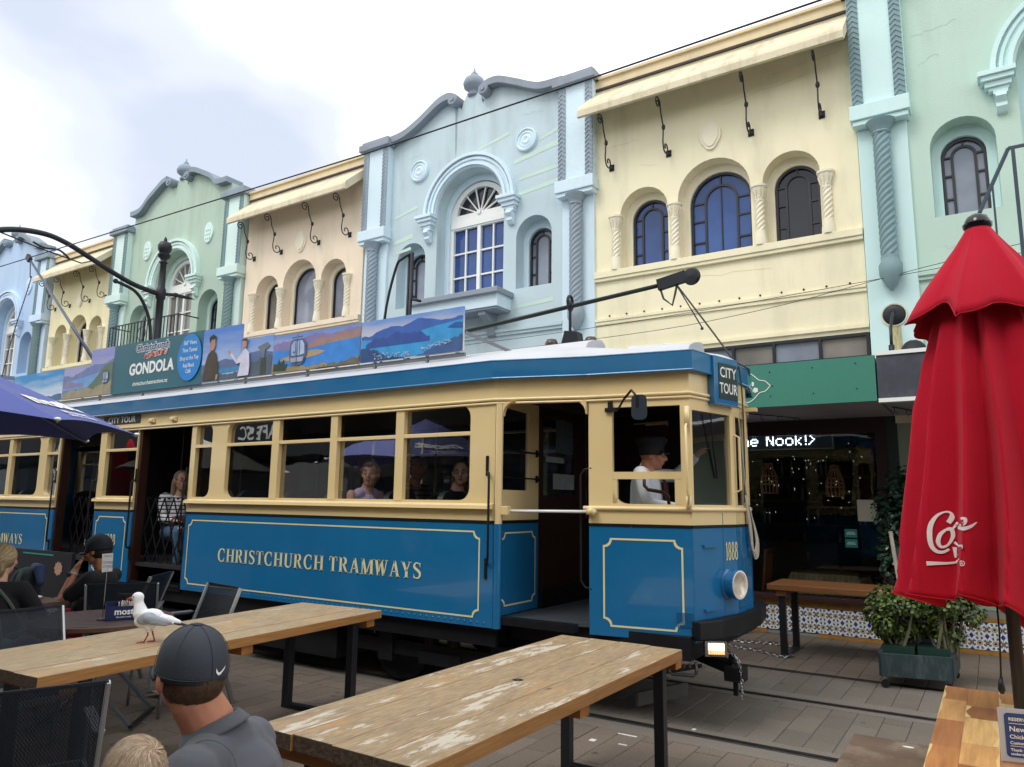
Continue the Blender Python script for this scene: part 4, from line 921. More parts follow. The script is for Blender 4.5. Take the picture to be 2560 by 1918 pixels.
for sgn in (1,-1):
    F=side_fn(sgn); near=sgn>0
    # lower blue panels
    for x0,x1 in ((-14.2,-10.255),(-9.275,-8.455),(-7.41,-3.35)):
        body=MB().prism([(x0,.63),(x1,.63),(x1,1.43),(x0,1.43)],F,0,.05).build('side_panel',TBL,tr,bevel=.004)
        if near:
            MB().prism([(x0,1.432),(x1,1.432),(x1,1.452),(x0,1.452)],F,-.006,.05).build('black_band',TBK,tr)
            lining(F,x0+.07 if x0>-14 else x0+.2,.695,x1-.10 if x1-x0<1 else x1-.13,1.37,.013,.055)
        b_=MB().prism([(x0,1.454),(x1,1.454),(x1,1.545),(x0,1.545)],F,-.002,.05).prism([(x0,1.50),(x1,1.50),(x1,1.507),(x0,1.507)],F,-.006,0)
        b_.add([F(x0+.01,1.545,-.004),F(x1-.01 if x1>-4 else x1,1.545,-.004),F(x1,1.545,-.05),F(x0,1.545,-.05),F(x0,1.572,-.045),F(x1-.02,1.572,-.045),F(x1,1.59,-.001),F(x0,1.59,-.001)],[(0,1,2,3),(3,2,5,4),(4,5,6,7),(0,3,4,7),(1,2,5,6)])
        b_.build('waist_belt',TCR,tr)
    # window band
    gw=[(-6.788,-6.065),(-5.963,-5.236),(-5.145,-4.416),(-4.322,-3.600)]; sp=(-7.33,-7.04); mb=[(-9.14,-8.47)]
    off=-14.2-(-3.35)+3.5
    lg=[(-13.95,-13.25),(-13.16,-12.45),(-12.36,-11.66),(-11.56,-10.78)]; ls=(-10.58,-10.285)
    groups=[((-7.41,-3.35),[gw,[sp]]),((-9.275,-8.455),[mb]),((-14.2,-10.255),[lg,[ls]])]
    for (x0,x1),gs in groups:
        holes=[]
        for g_ in gs:
            a,c_=g_[0][0],g_[-1][1]
            if g_ is mb: r_=(0,0,0,0)
            elif len(g_)==1: r_=(0,.09,.09,0) if a>-8 else (.09,0,0,.09)
            else: r_=(.10,.10,.10,.10)
            holes.append(rrect(a,WZ0,c_,WZ1,r_))
        MB().plate([(x0,1.547),(x1,1.547),(x1,2.44),(x0,2.44)],holes,F,0,.05).build('window_band',TCR,tr)
        for g_ in gs:
            m_=MB()
            for i in range(len(g_)-1): m_.prism([(g_[i][1],WZ0-.01),(g_[i+1][0],WZ0-.01),(g_[i+1][0],WZ1+.01),(g_[i][1],WZ1+.01)],F,-.004,.045)
            for a,c_ in g_: m_.prism([(a-.005,TZ-.017),(c_+.005,TZ-.017),(c_+.005,TZ+.017),(a-.005,TZ+.017)],F,-.0,.04)
            fr=m_.build('window_frame',TCR,tr,bevel=.004)
            for a,c_ in g_:
                for za,zb in ((WZ0-.02,TZ),(TZ,WZ1+.02)):
                    t_=random.uniform(-.012,.012); t2=random.uniform(-.006,.006); P=[F(a-.01,za,.046),F(c_+.01,za,.046+t_*(c_-a)),F(c_+.01,zb,.046+t_*(c_-a)+t2*.2),F(a-.01,zb,.046+t2*.2)]
                    MB().add(P,[(0,1,2,3)]).build('pane',TGL,fr)
    # door posts / jambs
    for xa,xb in ((-10.255,-10.21),(-9.31,-9.275),(-8.455,-8.40),(-7.45,-7.41)):
        MB().prism([(xa,.66),(xb,.66),(xb,2.40),(xa,2.40)],F,.02,.12).build('door_jamb',TWD if xa in(-10.255,-8.455) else TBK,tr)
    # frieze
    # end platform door posts
# frieze, drip rails and fascia go all the way round
m_=strip(MB(),PATH,2.40,2.60,0,-.04); m_.build('frieze',TCR,tr)
m_=tubeat(MB(),PATH,2.425,.008,.014); tubeat(m_,PATH,2.395,.006,.011); m_.build('drip_rail',TCT,tr,smooth=True)
PATHF=NEAR[:-1]+[(-1.735,5.84),(-1.745,6.05)]; PATHF=PATHF+[(x,fl(y)) for x,y in PATHF[::-1][1:]]
m_=strip(MB(),PATHF,2.592,2.735,.055,.0); tubeat(m_,PATHF,2.592,.05,.012); tubeat(m_,PATHF,2.738,.05,.009); m_.build('roof_fascia',TBL,tr,bevel=.004)
# roof: cambered shell
ro=MB(); rows=[]
for t,zz in ((0,.0),(.02,.015),(.10,.05),(.22,.105),(.40,.18),(.65,.265),(1,.30)):
    A=offs(NEAR,.05-.001); row=[(p.x*(1) - (.25*t if p.x>-2 else .12*t if p.x>-3 else 0), p.y+(CY-p.y)*t, 2.738+zz*(1 if p.x<-2.65 else .72 if p.x<-2.5 else .35)) for p in A]
    rows.append(row)
rows2=[[(x,fl(y),z) for x,y,z in r_] for r_ in rows]
ro.sheet(rows); ro.sheet(rows2); ro.build('roof',TRO,tr,smooth=True,autos=40)
for x0_,x1_,y_ in ((-3.95,-2.9,5.75),(-2.65,-2.0,5.85),(-6.5,-5.4,5.75),(-9.2,-8.1,5.75)):
    m_=MB(); 
    rws=[]
    for i in range(7):
        a=pi*i/6; rws.append([(x0_+.05*abs(cos(a)),y_-.22*cos(a)+.22,2.97+(.0 if x0_<-3 else -.07)+.10*sin(a)),(x1_-.05*abs(cos(a)),y_-.22*cos(a)+.22,2.97+(.0 if x0_<-3 else -.10)+.10*sin(a))])
    m_.sheet(rws); m_.add([r_[0] for r_ in rws],[tuple(range(7))]); m_.add([r_[1] for r_ in rws],[tuple(range(7))]); m_.build('roof_vent',TRO,tr,smooth=True,autos=50)
# rivets along the skirt
rv=MB()
n_=62
for i in range(n_):
    x=-7.36+i*(3.93/(n_-1)); rv.ball((x,Y0-.001,.664),.0095,6,(1,.7,1))
rv.build('skirt_rivets',TBL,tr,kind='stuff')
strip(MB(),PATH,2.412,2.498,-.045,-.055).build('frieze_shade_strip',TDK,tr)  # dark strip stands for the shade inside the cream frieze
MB().box(-3.30,fl(5.06),.71,-2.64,fl(5.04),2.42).build('added_far_door',TWD,tr)  # closed far door added to keep the view through the cab dark
# corner posts beside the front door, flared pillars
for y_,s_ in ((Y0,1),(fl(Y0),-1)):
    MB().lathe([(.033,.63),(.033,1.43)],(-3.322,y_+.02*s_,0),12).build('door_pillar',TBL,tr,smooth=True,autos=40)
    MB().lathe([(.031,1.43),(.031,2.40)],(-3.322,y_+.02*s_,0),12).build('door_pillar',TCR,tr,smooth=True,autos=40)
    # rounded top corners of the doorway
    for xa,dx in ((-3.29,.11),(-2.63,-.11)):
        yy=y_+(.02 if xa<-3 else .20)*s_
        MB().prism([(xa,2.40),(xa+dx,2.40)]+[(xa+dx-dx*sin(R(90*i/5)),2.29+.11*cos(R(90*i/5))) for i in range(1,6)],lambda u,v,w_:(u,yy+w_*s_,v),-.01,.03).build('doorway_corner',TCR,tr)
# cab sides and front
for near in (1,0):
    p,q=((-2.62,5.15),(-1.85,5.28)) if near else ((-1.85,fl(5.28)),(-2.62,fl(5.15)))
    F,ln=seg_fn(p,q)
    sx=(lambda s:s) if near else (lambda s:ln-s)
    MB().prism([(0,.63),(ln,.63),(ln,1.43),(0,1.43)],F,0,.05).build('cab_side_panel',TBL,tr,bevel=.004)
    if near: lining(F,.11,.70,ln-.07,1.345,.014,.055)
    MB().prism([(0,1.432),(ln,1.432),(ln,1.45),(0,1.45)],F,-.006,.05).build('black_band',TBK,tr)
    a,c_=sorted((sx(.19),sx(.71)))
    hole=rrect(a,1.60,c_,2.335,(.12,0,0,0) if near else (0,.12,0,0))
    MB().plate([(0,1.452),(ln,1.452),(ln,2.40),(0,2.40)],[hole],F,0,.045).build('cab_side',TCR,tr)
    MB().prism([(a,1.785),(c_,1.785),(c_,1.84),(a,1.84)],F,-.002,.04).prism([(c_-.05,1.60),(c_,1.60),(c_,1.785),(c_-.05,1.785)],F,.0,.04).prism([(a,1.60),(a+.035,1.60),(a+.035,1.785),(a,1.785)],F,.0,.04).build('sash_rail',TCR,tr,bevel=.003)
    if near: MB().prism([(a+.03,1.60),(c_-.05,1.60),(c_-.05,1.785),(a+.03,1.785)],F,.03,.032).build('pane',glassmat('clear cab glass',(.9,.92,.93),.8,.7),tr)
F2=[(FA_,FB_),(FB_,(FB_[0],fl(FB_[1]))),((FB_[0],fl(FB_[1])),(FA_[0],fl(FA_[1])))]
for i,(p,q) in enumerate(F2):
    F,ln=seg_fn(p,q)
    MB().prism([(0,.63),(ln,.63),(ln,1.43),(0,1.43)],F,0,.05).prism([(0,.64),(.006,.64),(.006,1.42),(0,1.42)],F,-.004,0).prism([(ln*.67,.64),(ln*.67+.005,.64),(ln*.67+.005,1.54),(ln*.67,1.54)],F,-.003,0).build('front_panel',TBL,tr,bevel=.003)
    MB().prism([(0,1.432),(ln,1.432),(ln,1.45),(0,1.45)],F,-.006,.05).build('black_band',TBK,tr)
    w0=.02 if i!=1 else .05
    if i==0: hole=[(.025,1.60),(ln+.0-.0,1.60),(ln,2.27),(.025,2.31)]
    a,c_=(.03,ln-.05) if i==0 else (.06,ln-.06) if i==1 else (.05,ln-.03)
    MB().plate([(0,1.452),(ln,1.452),(ln,2.40),(0,2.40)],[[(a,1.60),(c_,1.60),(c_,2.30),(a,2.30)]] ,F,0,.04).build('windscreen_frame',TCR,tr)
    MB().prism([(a,1.60),(c_,1.60),(c_,2.30),(a,2.30)],F,.02,.024).build('windscreen',TGL,tr)
m_=tubeat(MB(),[(-2.66,5.14)]+PATH[2:-2]+[(-2.66,fl(5.14))],1.565,.006,.017); m_.build('waist_rail',TCT,tr,smooth=True)
# corner pillar with grab handle
MB().tube([(-1.86,5.235,2.30),(-1.86,5.235,2.19),(-1.855,5.20,2.17),(-1.85,5.20,1.68),(-1.85,5.225,1.655),(-1.86,5.235,1.60)],.010,8).lathe([(.02,2.17),(.02,2.32)],(-1.86,5.245,0),8).lathe([(.02,1.57),(.02,1.66)],(-1.86,5.245,0),8).build('grab_handle',TCT,tr,smooth=True)
# destination box on the front, side destination
F,ln=seg_fn((-1.85,5.28),(-1.79,5.62))
F3=lambda u,v,w_:(-1.745+w_*-1,u,v)
FZ,lz=seg_fn(FA_,FB_)
MB().prism([(.25,2.37),(lz-.01,2.37),(lz-.01,2.742),(.25,2.742)],FZ,-.062,.02).prism([(.25,2.36),(lz-.01,2.36),(lz-.01,2.372),(.25,2.372)],FZ,-.07,.02).build('destination_box',TBL,tr,bevel=.006)
MB().prism([(.31,2.41),(lz-.03,2.41),(lz-.03,2.69),(.31,2.69)],FZ,-.066,-.06).build('destination_blind',M('dark green blind','16352e',.4),tr)
WLET=M('white lettering','f2f3f0',.4,var=.02)
lettering('lettering','CITY',WLET,tr,lambda u,v:FZ(.44+u,2.615+v,-.068),.115,.0015,sx=.95); lettering('lettering','TOUR',WLET,tr,lambda u,v:FZ(.44+u,2.49+v,-.068),.115,.0015,sx=.80)
MB().plate(rrect(-9.25,2.47,-8.44,2.575,(.02,)*4),[],side_fn(1),-.004,.004).build('destination_plate',M('dark plate','23282c',.4),tr)
lettering('lettering','CITY TOUR',WLET,tr,lambda u,v:(-8.845+u,Y0-.006,2.522+v),.105,.001,sx=1.1)
for x in (-8.18,-7.76): MB().box(x-.05,Y0-.03,2.46,x+.05,Y0-.002,2.51).box(x-.035,Y0-.045,2.468,x+.035,Y0-.03,2.50).build('marker_lamp',TCT,tr,bevel=.004)
fz=Y0-.0045
serif_text('lettering','CHRISTCHURCH TRAMWAYS',TLN,tr,lambda u,v:(-5.43+u,fz,1.023+v),.135,1.25)
serif_text('lettering','CHRISTCHURCH TRAMWAYS',TLN,tr,lambda u,v:(-12.35+u,fz,1.023+v),.135,1.25)
serif_text('lettering','1888',TLN,tr,lambda u,v:(-8.86+u,fz,1.10+v),.13,.72)
serif_text('lettering','1888',TLN,tr,lambda u,v:FZ(lz-.085+u,1.255+v,-.005),.135,.50)
# headlight
HA=Vector((.968,-.25,0)); HB_=Vector((.25,.968,0)); HC_=Vector((-1.738,5.74,1.01)); hlm=lambda mb_: [setattr(mb_,'v',[tuple(HC_+HA*v[0]*.75+HB_*v[1]*.8+Vector((0,0,v[2]*.8))) for v in mb_.v]),mb_][1]
h=hlm(MB().lathe([(.0,0),(.150,.0),(.150,.02),(.130,.03),(.125,.09),(.140,.10),(.140,.125),(.128,.13),(.124,.07),(0,.07)],(0,0,0),28,'X')); ho=h.build('headlight',TBL,tr,smooth=True,autos=35)
hlm(MB().lathe([(.0,.085),(.06,.09),(.118,.128),(.132,.131),(.132,.12)],(0,0,0),24,'X')).build('reflector',M('warm reflector',(.88,.80,.70),.5,var=.1,scale=12),ho,smooth=True)
hlm(MB().lathe([(.0,.148),(.07,.143),(.120,.130)],(0,0,0),24,'X')).build('lens',glassmat('lamp lens',(.97,.96,.94),1,.25),ho,smooth=True)
# small front fittings: steps and vents
for (z,) in ((1.30,),(.845,)): MB().bar((-1.815,5.40,z),(-1.775,5.56,z),.03,.02).build('foot_step',TBL,tr)
m_=MB()
for k in range(7): m_.bar((-1.838,5.34,.75+k*.011),(-1.770,5.62,.75+k*.011),.004,.004)
for k in range(8): m_.bar((-1.834+.0083*k,5.36+k*.032,.745),(-1.834+.0083*k,5.36+k*.032,.82),.004,.004)
FF,_l=seg_fn((-2.62,5.15),(-1.85,5.28))
for k in range(9): m_.prism([(_l-.13+k*.0+0,.735+k*.012),(_l-.01,.735+k*.012),(_l-.01,.739+k*.012),(_l-.13,.739+k*.012)],FF,-.006,0)
for k in range(10): m_.prism([(_l-.13+k*.013,.735),(_l-.126+k*.013,.735),(_l-.126+k*.013,.835),(_l-.13+k*.013,.835)],FF,-.006,0)
m_.build('vent_grille',TBL,tr)
# bumper, LED lamp, coupler, gear
BUM=[(-1.80,5.24),(-1.70,5.45),(-1.64,5.85),(-1.64,6.25),(-1.70,6.65),(-1.86,6.93)]
strip(MB(),BUM,.655,.785,0,-.09).build('bumper',TBK,tr,bevel=.008)
l_=MB().cbox((-1.72,5.30,.615),(.09,.13,.085),rz=R(-40)).build('fog_lamp',TBK,tr,bevel=.008)
LEDM=M('lit lamp strips',(1,.9,.74),emit=1.0,var=0)
d_=Vector((cos(R(-60)),sin(R(-60)),0)); e_=Vector((-d_.y,d_.x,0))
LEDO=M('lit amber strips',(1,.55,.25),emit=.7,var=0)
m_=MB(); mo_=MB()
for k in range(7):
    c_=Vector((-1.72,5.30,.632))+d_*.062+e_*(-.048+k*.016); m_.cbox(c_,(.018,.011,.044),rz=R(-60)); mo_.cbox(c_-Vector((0,0,.036)),(.018,.011,.026),rz=R(-60))
m_.build('lens',LEDM,l_); mo_.build('lens',LEDO,l_); MB().cbox(Vector((-1.72,5.30,.615))+d_*.048,(.016,.15,.10),rz=R(-60)).build('housing',M('chrome housing',(.45,.43,.40),.2,metal=.8),l_)
cp=MB().bar((-2.2,5.95,.47),(-1.66,5.62,.42),.10,.08).box(-1.74,5.55,.36,-1.60,5.68,.45).box(-1.74,5.55,.345,-1.60,5.68,.36).box(-1.69,5.60,.24,-1.655,5.63,.36).lathe([(.03,.45),(.035,.47),(.03,.52),(0,.53)],(-1.69,5.62,0),10)
cp.build('coupler',TBK,tr,bevel=.006)
chain('coupling_chain',None,[(-1.78,5.75,.53),(-1.72,5.62,.545),(-1.63,5.56,.49),(-1.61,5.55,.36),(-1.612,5.55,.22)],.01,tr,.026)
MB().tube([(-2.05,5.28,.58),(-2.05,5.28,.42),(-2.03,5.29,.40),(-1.88,5.30,.405),(-1.86,5.31,.42),(-1.86,5.31,.50)],.012,6).build('step_loop',STEEL,tr,smooth=True)
# undergear
m_=MB().box(-14,5.15,.50,-3.4,fl(5.15),.66).box(-14.1,4.99,.48,-3.36,5.03,.64).box(-14.1,fl(5.03),.48,-3.36,fl(4.99),.64).box(-3.36,5.20,.52,-1.86,fl(5.20),.68).box(-6.6,5.1,.16,-5.2,5.6,.5).box(-9.6,5.2,.2,-8.4,5.7,.5).box(-6.4,6.4,.16,-5.0,7.0,.5)
m_.build('underframe',TBK,tr)
for x in (-4.6,-3.4,-8.2,-9.6,-12.6):
    for y in (5.36,fl(5.36)):
        s_=1 if y<CY else -1
        MB().lathe([(0,-.06),(.1,-.06),(.1,-.03),(.27,-.03),(.30,-.05),(.33,-.05),(.33,.03),(.36,.03),(.36,.05),(0,.05)],(x,y,.35),24,'Y').build('wheel',TBK,tr,smooth=True,autos=40)
for xa,xb in ((-4.95,-3.05),(-9.95,-7.85)):
    m_=MB().box(xa,5.12,.28,xb,5.18,.40); 
    for x in (xa+.35,xb-.35): m_.box(x-.08,5.10,.22,x+.08,5.2,.46)
    for x in ((xa+xb)/2,): m_.box(x-.22,5.1,.24,x+.22,5.2,.34); [m_.lathe([(.055,.0),(.055,.18)],(x-.12+.24*q,5.14,.40),10) for q in (0,1)]
    m_.build('truck_frame',TBK,tr); MB().box(xa,fl(5.18),.28,xb,fl(5.12),.40).build('truck_frame',TBK,tr)
SLAT=M('weathered slat','45433f',.8,var=.2,scale=10)
for k in range(4): MB().bar((-2.30,5.32+k*.12,.36-k*.02),(-1.95,5.32+k*.12,.46-k*.02),.05,.025).build('lifeguard_slat',SLAT,tr)
MB().bar((-2.42,5.55,.12),(-2.22,6.1,.12),.03,.10).build('lifeguard_board',SLAT,tr)
for x0_,x1_ in ((-10.21,-9.31),(-8.40,-7.45)):
    MB().box(x0_,4.95,.60,x1_,5.35,.64).box(x0_-.05,4.90,.36,x1_+.05,5.2,.39).box(x0_,4.935,.64,x1_,4.97,.66).build('door_step',TBK,tr)
# platform floor, bulkheads, saloon door
PLF=M('ribbed grey floor','3c4248',.6,var=.15,scale=30)
MB().prism([(-3.33,4.97),(-2.62,5.17),(-1.87,5.30),(-1.82,5.64),(-1.82,fl(5.64)),(-1.87,fl(5.3)),(-2.62,fl(5.17)),(-3.33,fl(4.97))],lambda u,v,w_:(u,v,.68+w_),0,.03).build('platform_floor',PLF,tr)
MB().box(-3.3,4.96,.66,-2.66,5.05,.715).build('door_sill',TBK,tr)
FB=lambda u,v,w_:(-3.34-w_,u,v)
for s_,(ya,yb) in ((1,(4.98,5.60)),(-1,(fl(5.60),fl(4.98)))):
    MB().prism([(ya,.715),(yb,.715),(yb,1.43),(ya,1.43)],FB,0,.03).build('bulkhead_panel',TBL,tr)
    if s_>0: lining(FB,ya+.04,.78,yb-.05,1.36,.012,.05)
    MB().prism([(ya,1.43),(yb-.03,1.43),(yb-.03,1.455),(ya,1.455)],FB,-.004,.03).build('black_band',TBK,tr)
    MB().plate([(ya,1.455),(yb,1.455),(yb,2.45),(ya,2.45)],[[(ya+.03,1.70),(yb-.17,1.70),(yb-.17,2.36),(ya+.03,2.38)]],FB,0,.03).build('bulkhead',TCR,tr)
    MB().prism([(ya+.03,1.70),(yb-.17,1.70),(yb-.17,2.38),(ya+.03,2.38)],FB,.01,.014).build('pane',TGL,tr)
    if s_>0:
        for z in (1.80,2.02): MB().tube([(-3.31,ya+.02,z),(-3.31,yb-.06,z-.0)],.008,6).ball((-3.31,yb-.05,z),.018,8).box(-3.335,yb-.06,z-.03,-3.32,yb-.04,z+.03).build('guard_bar',TBK,tr)
MB().plate([(5.60,.87),(6.50,.87),(6.50,2.45),(5.60,2.45)],[[(5.68,1.66),(6.28,1.66),(6.28,2.38),(5.68,2.38)]],FB,.0,.04).build('saloon_door',TWD,tr)
MB().prism([(5.68,1.66),(6.28,1.66),(6.28,2.38),(5.68,2.38)],FB,.015,.02).build('pane',TGL,tr)
MB().box(-3.345,5.6,.69,-3.30,6.5,.87).build('kick_step',TBK,tr)
NOTE=M('white notice','9fa4a4',.6,var=.2,scale=14)
MB().box(-3.338,5.90,2.05,-3.334,6.22,2.36).build('notice',M('dim notice','51595c',.6,var=.5,scale=30),tr)
MB().box(-3.338,5.72,1.96,-3.334,6.05,2.01).box(-3.338,5.85,1.72,-3.334,6.25,1.86).build('notice',NOTE,tr)
# white bar across the doorway, black handrails
MB().tube([(-3.25,4.98,1.533),(-2.55,5.14,1.538)],.012,10).build('door_bar',M('white bar','e8eaea',.3),tr,smooth=True)
MB().box(-3.30,4.94,1.50,-3.23,5.0,1.57).build('bar_bracket',TCR,tr,bevel=.006)
MB().lathe([(0,-.04),(.03,-.035),(.035,.02),(0,.03)],(-2.58,5.12,1.54),12,'X').build('bar_bracket',TCR,tr,smooth=True)
BK=TBK
def hrail(x,y,z0,z1,dx=.0,dy=-.05,nm='handrail'):
    MB().tube([(x-dx,y,z1),(x-dx*.2,y+dy*.8,z1-.01),(x,y+dy,z1-.05),(x,y+dy,z0+.05),(x-dx*.2,y+dy*.8,z0+.01),(x-dx,y,z0)],.010,8).box(x-dx-.012,y-.008,z1-.03,x-dx+.012,y+.0,z1+.13).box(x-dx-.012,y-.008,z0-.13,x-dx+.012,y+.0,z0+.03).build(nm,BK,tr,smooth=True,autos=40)
hrail(-3.37,Y0-.002,1.13,1.84,.05); hrail(-8.43,Y0-.002,1.02,1.80,-.0,-.05); hrail(-7.42,Y0-.002,1.02,1.80,.03); hrail(-9.30,Y0-.002,1.04,1.80,-.02); hrail(-10.25,Y0-.002,1.02,1.8,.03)
MB().tube([(-2.60,5.16,1.87),(-2.66,5.16,1.86),(-2.69,5.15,1.82),(-2.69,5.15,1.02),(-2.66,5.16,.97),(-2.60,5.16,.96)],.010,8).build('handrail',BK,tr,smooth=True)
# side mirror
m_=MB().tube([(-2.43,5.17,2.315),(-2.36,5.12,2.30),(-2.25,4.99,2.36),(-2.16,4.93,2.42),(-2.12,4.91,2.38)],.009,6); m_.box(-2.48,5.15,2.30,-2.40,5.18,2.33).box(-2.455,5.15,2.33,-2.425,5.18,2.38)
mo=m_.build('mirror_arm',BK,tr,smooth=True,autos=40)
MB().prism(rrect(-.055,-.09,.055,.09,(.035,)*4),lambda u,v,w_:(-2.10+u*.94-w_*.34,4.93+u*.34+w_*.94,2.29+v),-.022,.022).build('mirror_head',M('mirror back','2e3842',.35),mo,bevel=.01)
MB().box(-2.115,4.90,2.29,-2.095,4.915,2.37).build('clamp',BK,mo)
# trellis gates
def gate(x0_,x1_,Y):
    m_=MB(); n=5; z0_,z1_=.80,1.60; w_=(x1_-x0_)/n
    for i in range(n):
        a=x0_+i*w_; 
        for k in (0,1):
            zz=z0_+k*.40; m_.bar((a,Y,zz),(a+w_,Y+.01,zz+.40),.018,.008,upv=(0,1,0)); m_.bar((a+w_,Y+.015,zz),(a,Y+.005,zz+.40),.018,.008,upv=(0,1,0))
        m_.bar((a+w_/2,Y,z1_-.02),(a+w_/2+.0,Y,z1_+.0),.02)
    m_.build('trellis_gate',TBK,tr)
gate(-8.36,-7.48,5.04); gate(-10.15,-9.33,5.10)
# interior: floor, ceiling, seats, poles
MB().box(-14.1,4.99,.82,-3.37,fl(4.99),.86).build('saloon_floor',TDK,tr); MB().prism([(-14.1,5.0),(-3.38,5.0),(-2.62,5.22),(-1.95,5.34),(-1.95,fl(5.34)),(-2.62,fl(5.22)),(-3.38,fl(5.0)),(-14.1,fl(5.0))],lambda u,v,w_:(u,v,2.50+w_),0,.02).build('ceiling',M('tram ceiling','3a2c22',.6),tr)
Fd,ld=seg_fn((-1.85,fl(5.36)),(-2.62,fl(5.23))); MB().plate([(0,.71),(ld,.71),(ld,2.49),(0,2.49)],[],Fd,0,.01).build('cab_shade_sheet',TDK,tr)  # dark sheets here and on the bulkhead stand for cab shade
MB().box(-3.33,6.5,.72,-3.30,fl(5.0),2.48).build('cab_shade_sheet',TDK,tr)
MB().prism([(-2.60,5.21),(-2.50,5.24),(-2.50,5.30),(-2.60,5.28)],lambda u,v,w_:(u,v,w_),.71,2.49).build('door_jamb',TDK,tr)
MB().box(-14.2,Y0+.01,.63,-14.15,fl(Y0+.01),2.6).build('end_wall',TBL,tr)
for s_ in (1,-1):
    F=side_fn(s_)
    for a,b_ in ((-14.1,-10.26),(-9.26,-8.46),(-7.39,-3.38)): MB().prism([(a,.86),(b_,.86),(b_,1.60),(a,1.60)],F,.055,.075).build('inner_panel',TWD,tr)
for x in (-7.44,-9.29,-8.44,-10.24): MB().box(x-.012,5.62 if x in(-7.44,) else 5.5,.86,x+.012,6.5,2.5).build('partition',TWD if x==-8.44 else TDK,tr)
for x in (-6.5,-5.78,-5.18,-4.42,-3.8,-12.9,-12.1,-11.3):
    for y in (5.25,6.85):
        t=MB().box(x-.22,y-.22,1.20,x+.22,y+.22,1.28).prism(rrect(y-.21,1.28,y+.21,1.69,(.03,.03,.12,.12)),lambda u,v,w_:(x-.20+w_,u,v),-.03,.03).build('seat',SEAT,tr,bevel=.01)
for x in (-6.55,-5.1,-4.35,-11.6): MB().tube([(x,6.35,.86),(x,6.35,2.5)],.014,8).build('grab_pole',YPO,tr,smooth=True)
MB().tube([(-2.25,5.36,1.82),(-2.25,5.36,1.74),(-2.22,5.36,1.71),(-2.10,5.36,1.69),(-2.06,5.36,1.66),(-2.05,5.36,1.56)],.014,8).build('seat_arm',M('brown leather','5b3524',.5),tr,smooth=True)
MB().box(-1.98,5.45,1.5,-1.84,6.5,1.62).build('dashboard',TDK,tr); MB().box(-1.93,5.36,1.61,-1.90,5.42,1.72).build('notice',NOTE,tr)
MB().tube([(-1.77,5.52,2.29),(-1.775,5.60,1.95)],.006,5).bar((-1.772,5.58,2.05),(-1.77,5.64,1.80),.012).build('wiper',BK,tr)
# ad boards on the roof
AB=5.16
ab=thing('advertising_board','long photo advertising board for a gondola standing along the tram roof','advertising board',(-6.9,AB,2.9))
BACK=M('board backing','7c8086',.6)
def P_(c,**k): return M('print '+c,c,.45,var=k.pop('var',.1),scale=k.pop('scale',4),**k)
def board(x0,x1,z0,z1,mat,z2=None):
    z2=z2 or z1
    return MB().add([(x0,AB,z0),(x1,AB,z0),(x1,AB,z2),(x0,AB,z1),(x0,AB+.02,z0),(x1,AB+.02,z0),(x1,AB+.02,z2),(x0,AB+.02,z1)],[(3,2,1,0),(4,5,6,7),(0,1,5,4),(1,2,6,5),(2,3,7,6),(3,0,4,7)]).build('board_panel',mat,ab)
def art(polys,layer):
    for k,(c,poly) in enumerate(polys):
        m_=MB(); flat_poly(m_,poly,lambda u,v:(u,AB-.0015*(layer+k+1),v)); m_.build('print',P_(c,scale=9,var=.18),ab)
def ridge(x0,x1,zb,pts,rough=.012,n=26,seed=1):
    rnd=random.Random(seed); o=[]
    for i in range(n+1):
        t=i/n; f=t*(len(pts)-1); k=min(int(f),len(pts)-2); z=pts[k]+(pts[k+1]-pts[k])*(f-k); o.append((x0+(x1-x0)*t,z+rnd.uniform(-rough,rough)))
    return [(x0,zb)]+[(x1,zb)]+o[::-1]
def grad_mat(name,lo,hi,z0,z1):
    mt,n,l,b=newmat(name); geo=n.new('ShaderNodeNewGeometry'); sp_=n.new('ShaderNodeSeparateXYZ'); l.new(geo.outputs['Position'],sp_.inputs[0]); mr_=n.new('ShaderNodeMapRange'); mr_.inputs[1].default_value=z0; mr_.inputs[2].default_value=z1; l.new(sp_.outputs[2],mr_.inputs[0])
    z=n.new('ShaderNodeTexNoise'); z.inputs['Scale'].default_value=5; z.inputs['Detail'].default_value=6; mpn=n.new('ShaderNodeMapping'); mpn.inputs['Scale'].default_value=(.5,1,3); l.new(geo.outputs['Position'],mpn.inputs[0]); l.new(mpn.outputs[0],z.inputs[0])
    a=n.new('ShaderNodeMath'); a.operation='ADD'; l.new(mr_.outputs[0],a.inputs[0]); s_=n.new('ShaderNodeMath'); s_.operation='MULTIPLY_ADD'; s_.inputs[1].default_value=.9; s_.inputs[2].default_value=-.45; l.new(z.outputs['Fac'],s_.inputs[0]); l.new(s_.outputs[0],a.inputs[1])
    q=n.new('ShaderNodeMixRGB'); l.new(a.outputs[0],q.inputs[0]); q.inputs[1].default_value=(*s2l(lo),1); q.inputs[2].default_value=(*s2l(hi),1); l.new(q.outputs[0],b.inputs['Base Color']); b.inputs['Roughness'].default_value=.4; return mt
zt,zb=3.335,2.925
board(-5.12,-3.87,zb,zt,grad_mat('print harbour sky','d8d2d8','6f9ad8',3.15,3.34))
board(-6.42,-5.125,zb,zt,grad_mat('print lake sky','a8b8dc','6f8fd0',3.2,3.34)); board(-6.97,-6.425,zb,3.365,grad_mat('print blue sky a','b9c6e0','6d97dc',3.1,3.36)); board(-7.68,-6.975,zb,3.55,grad_mat('print blue sky b','b0c4e4','5585d4',3.1,3.5))
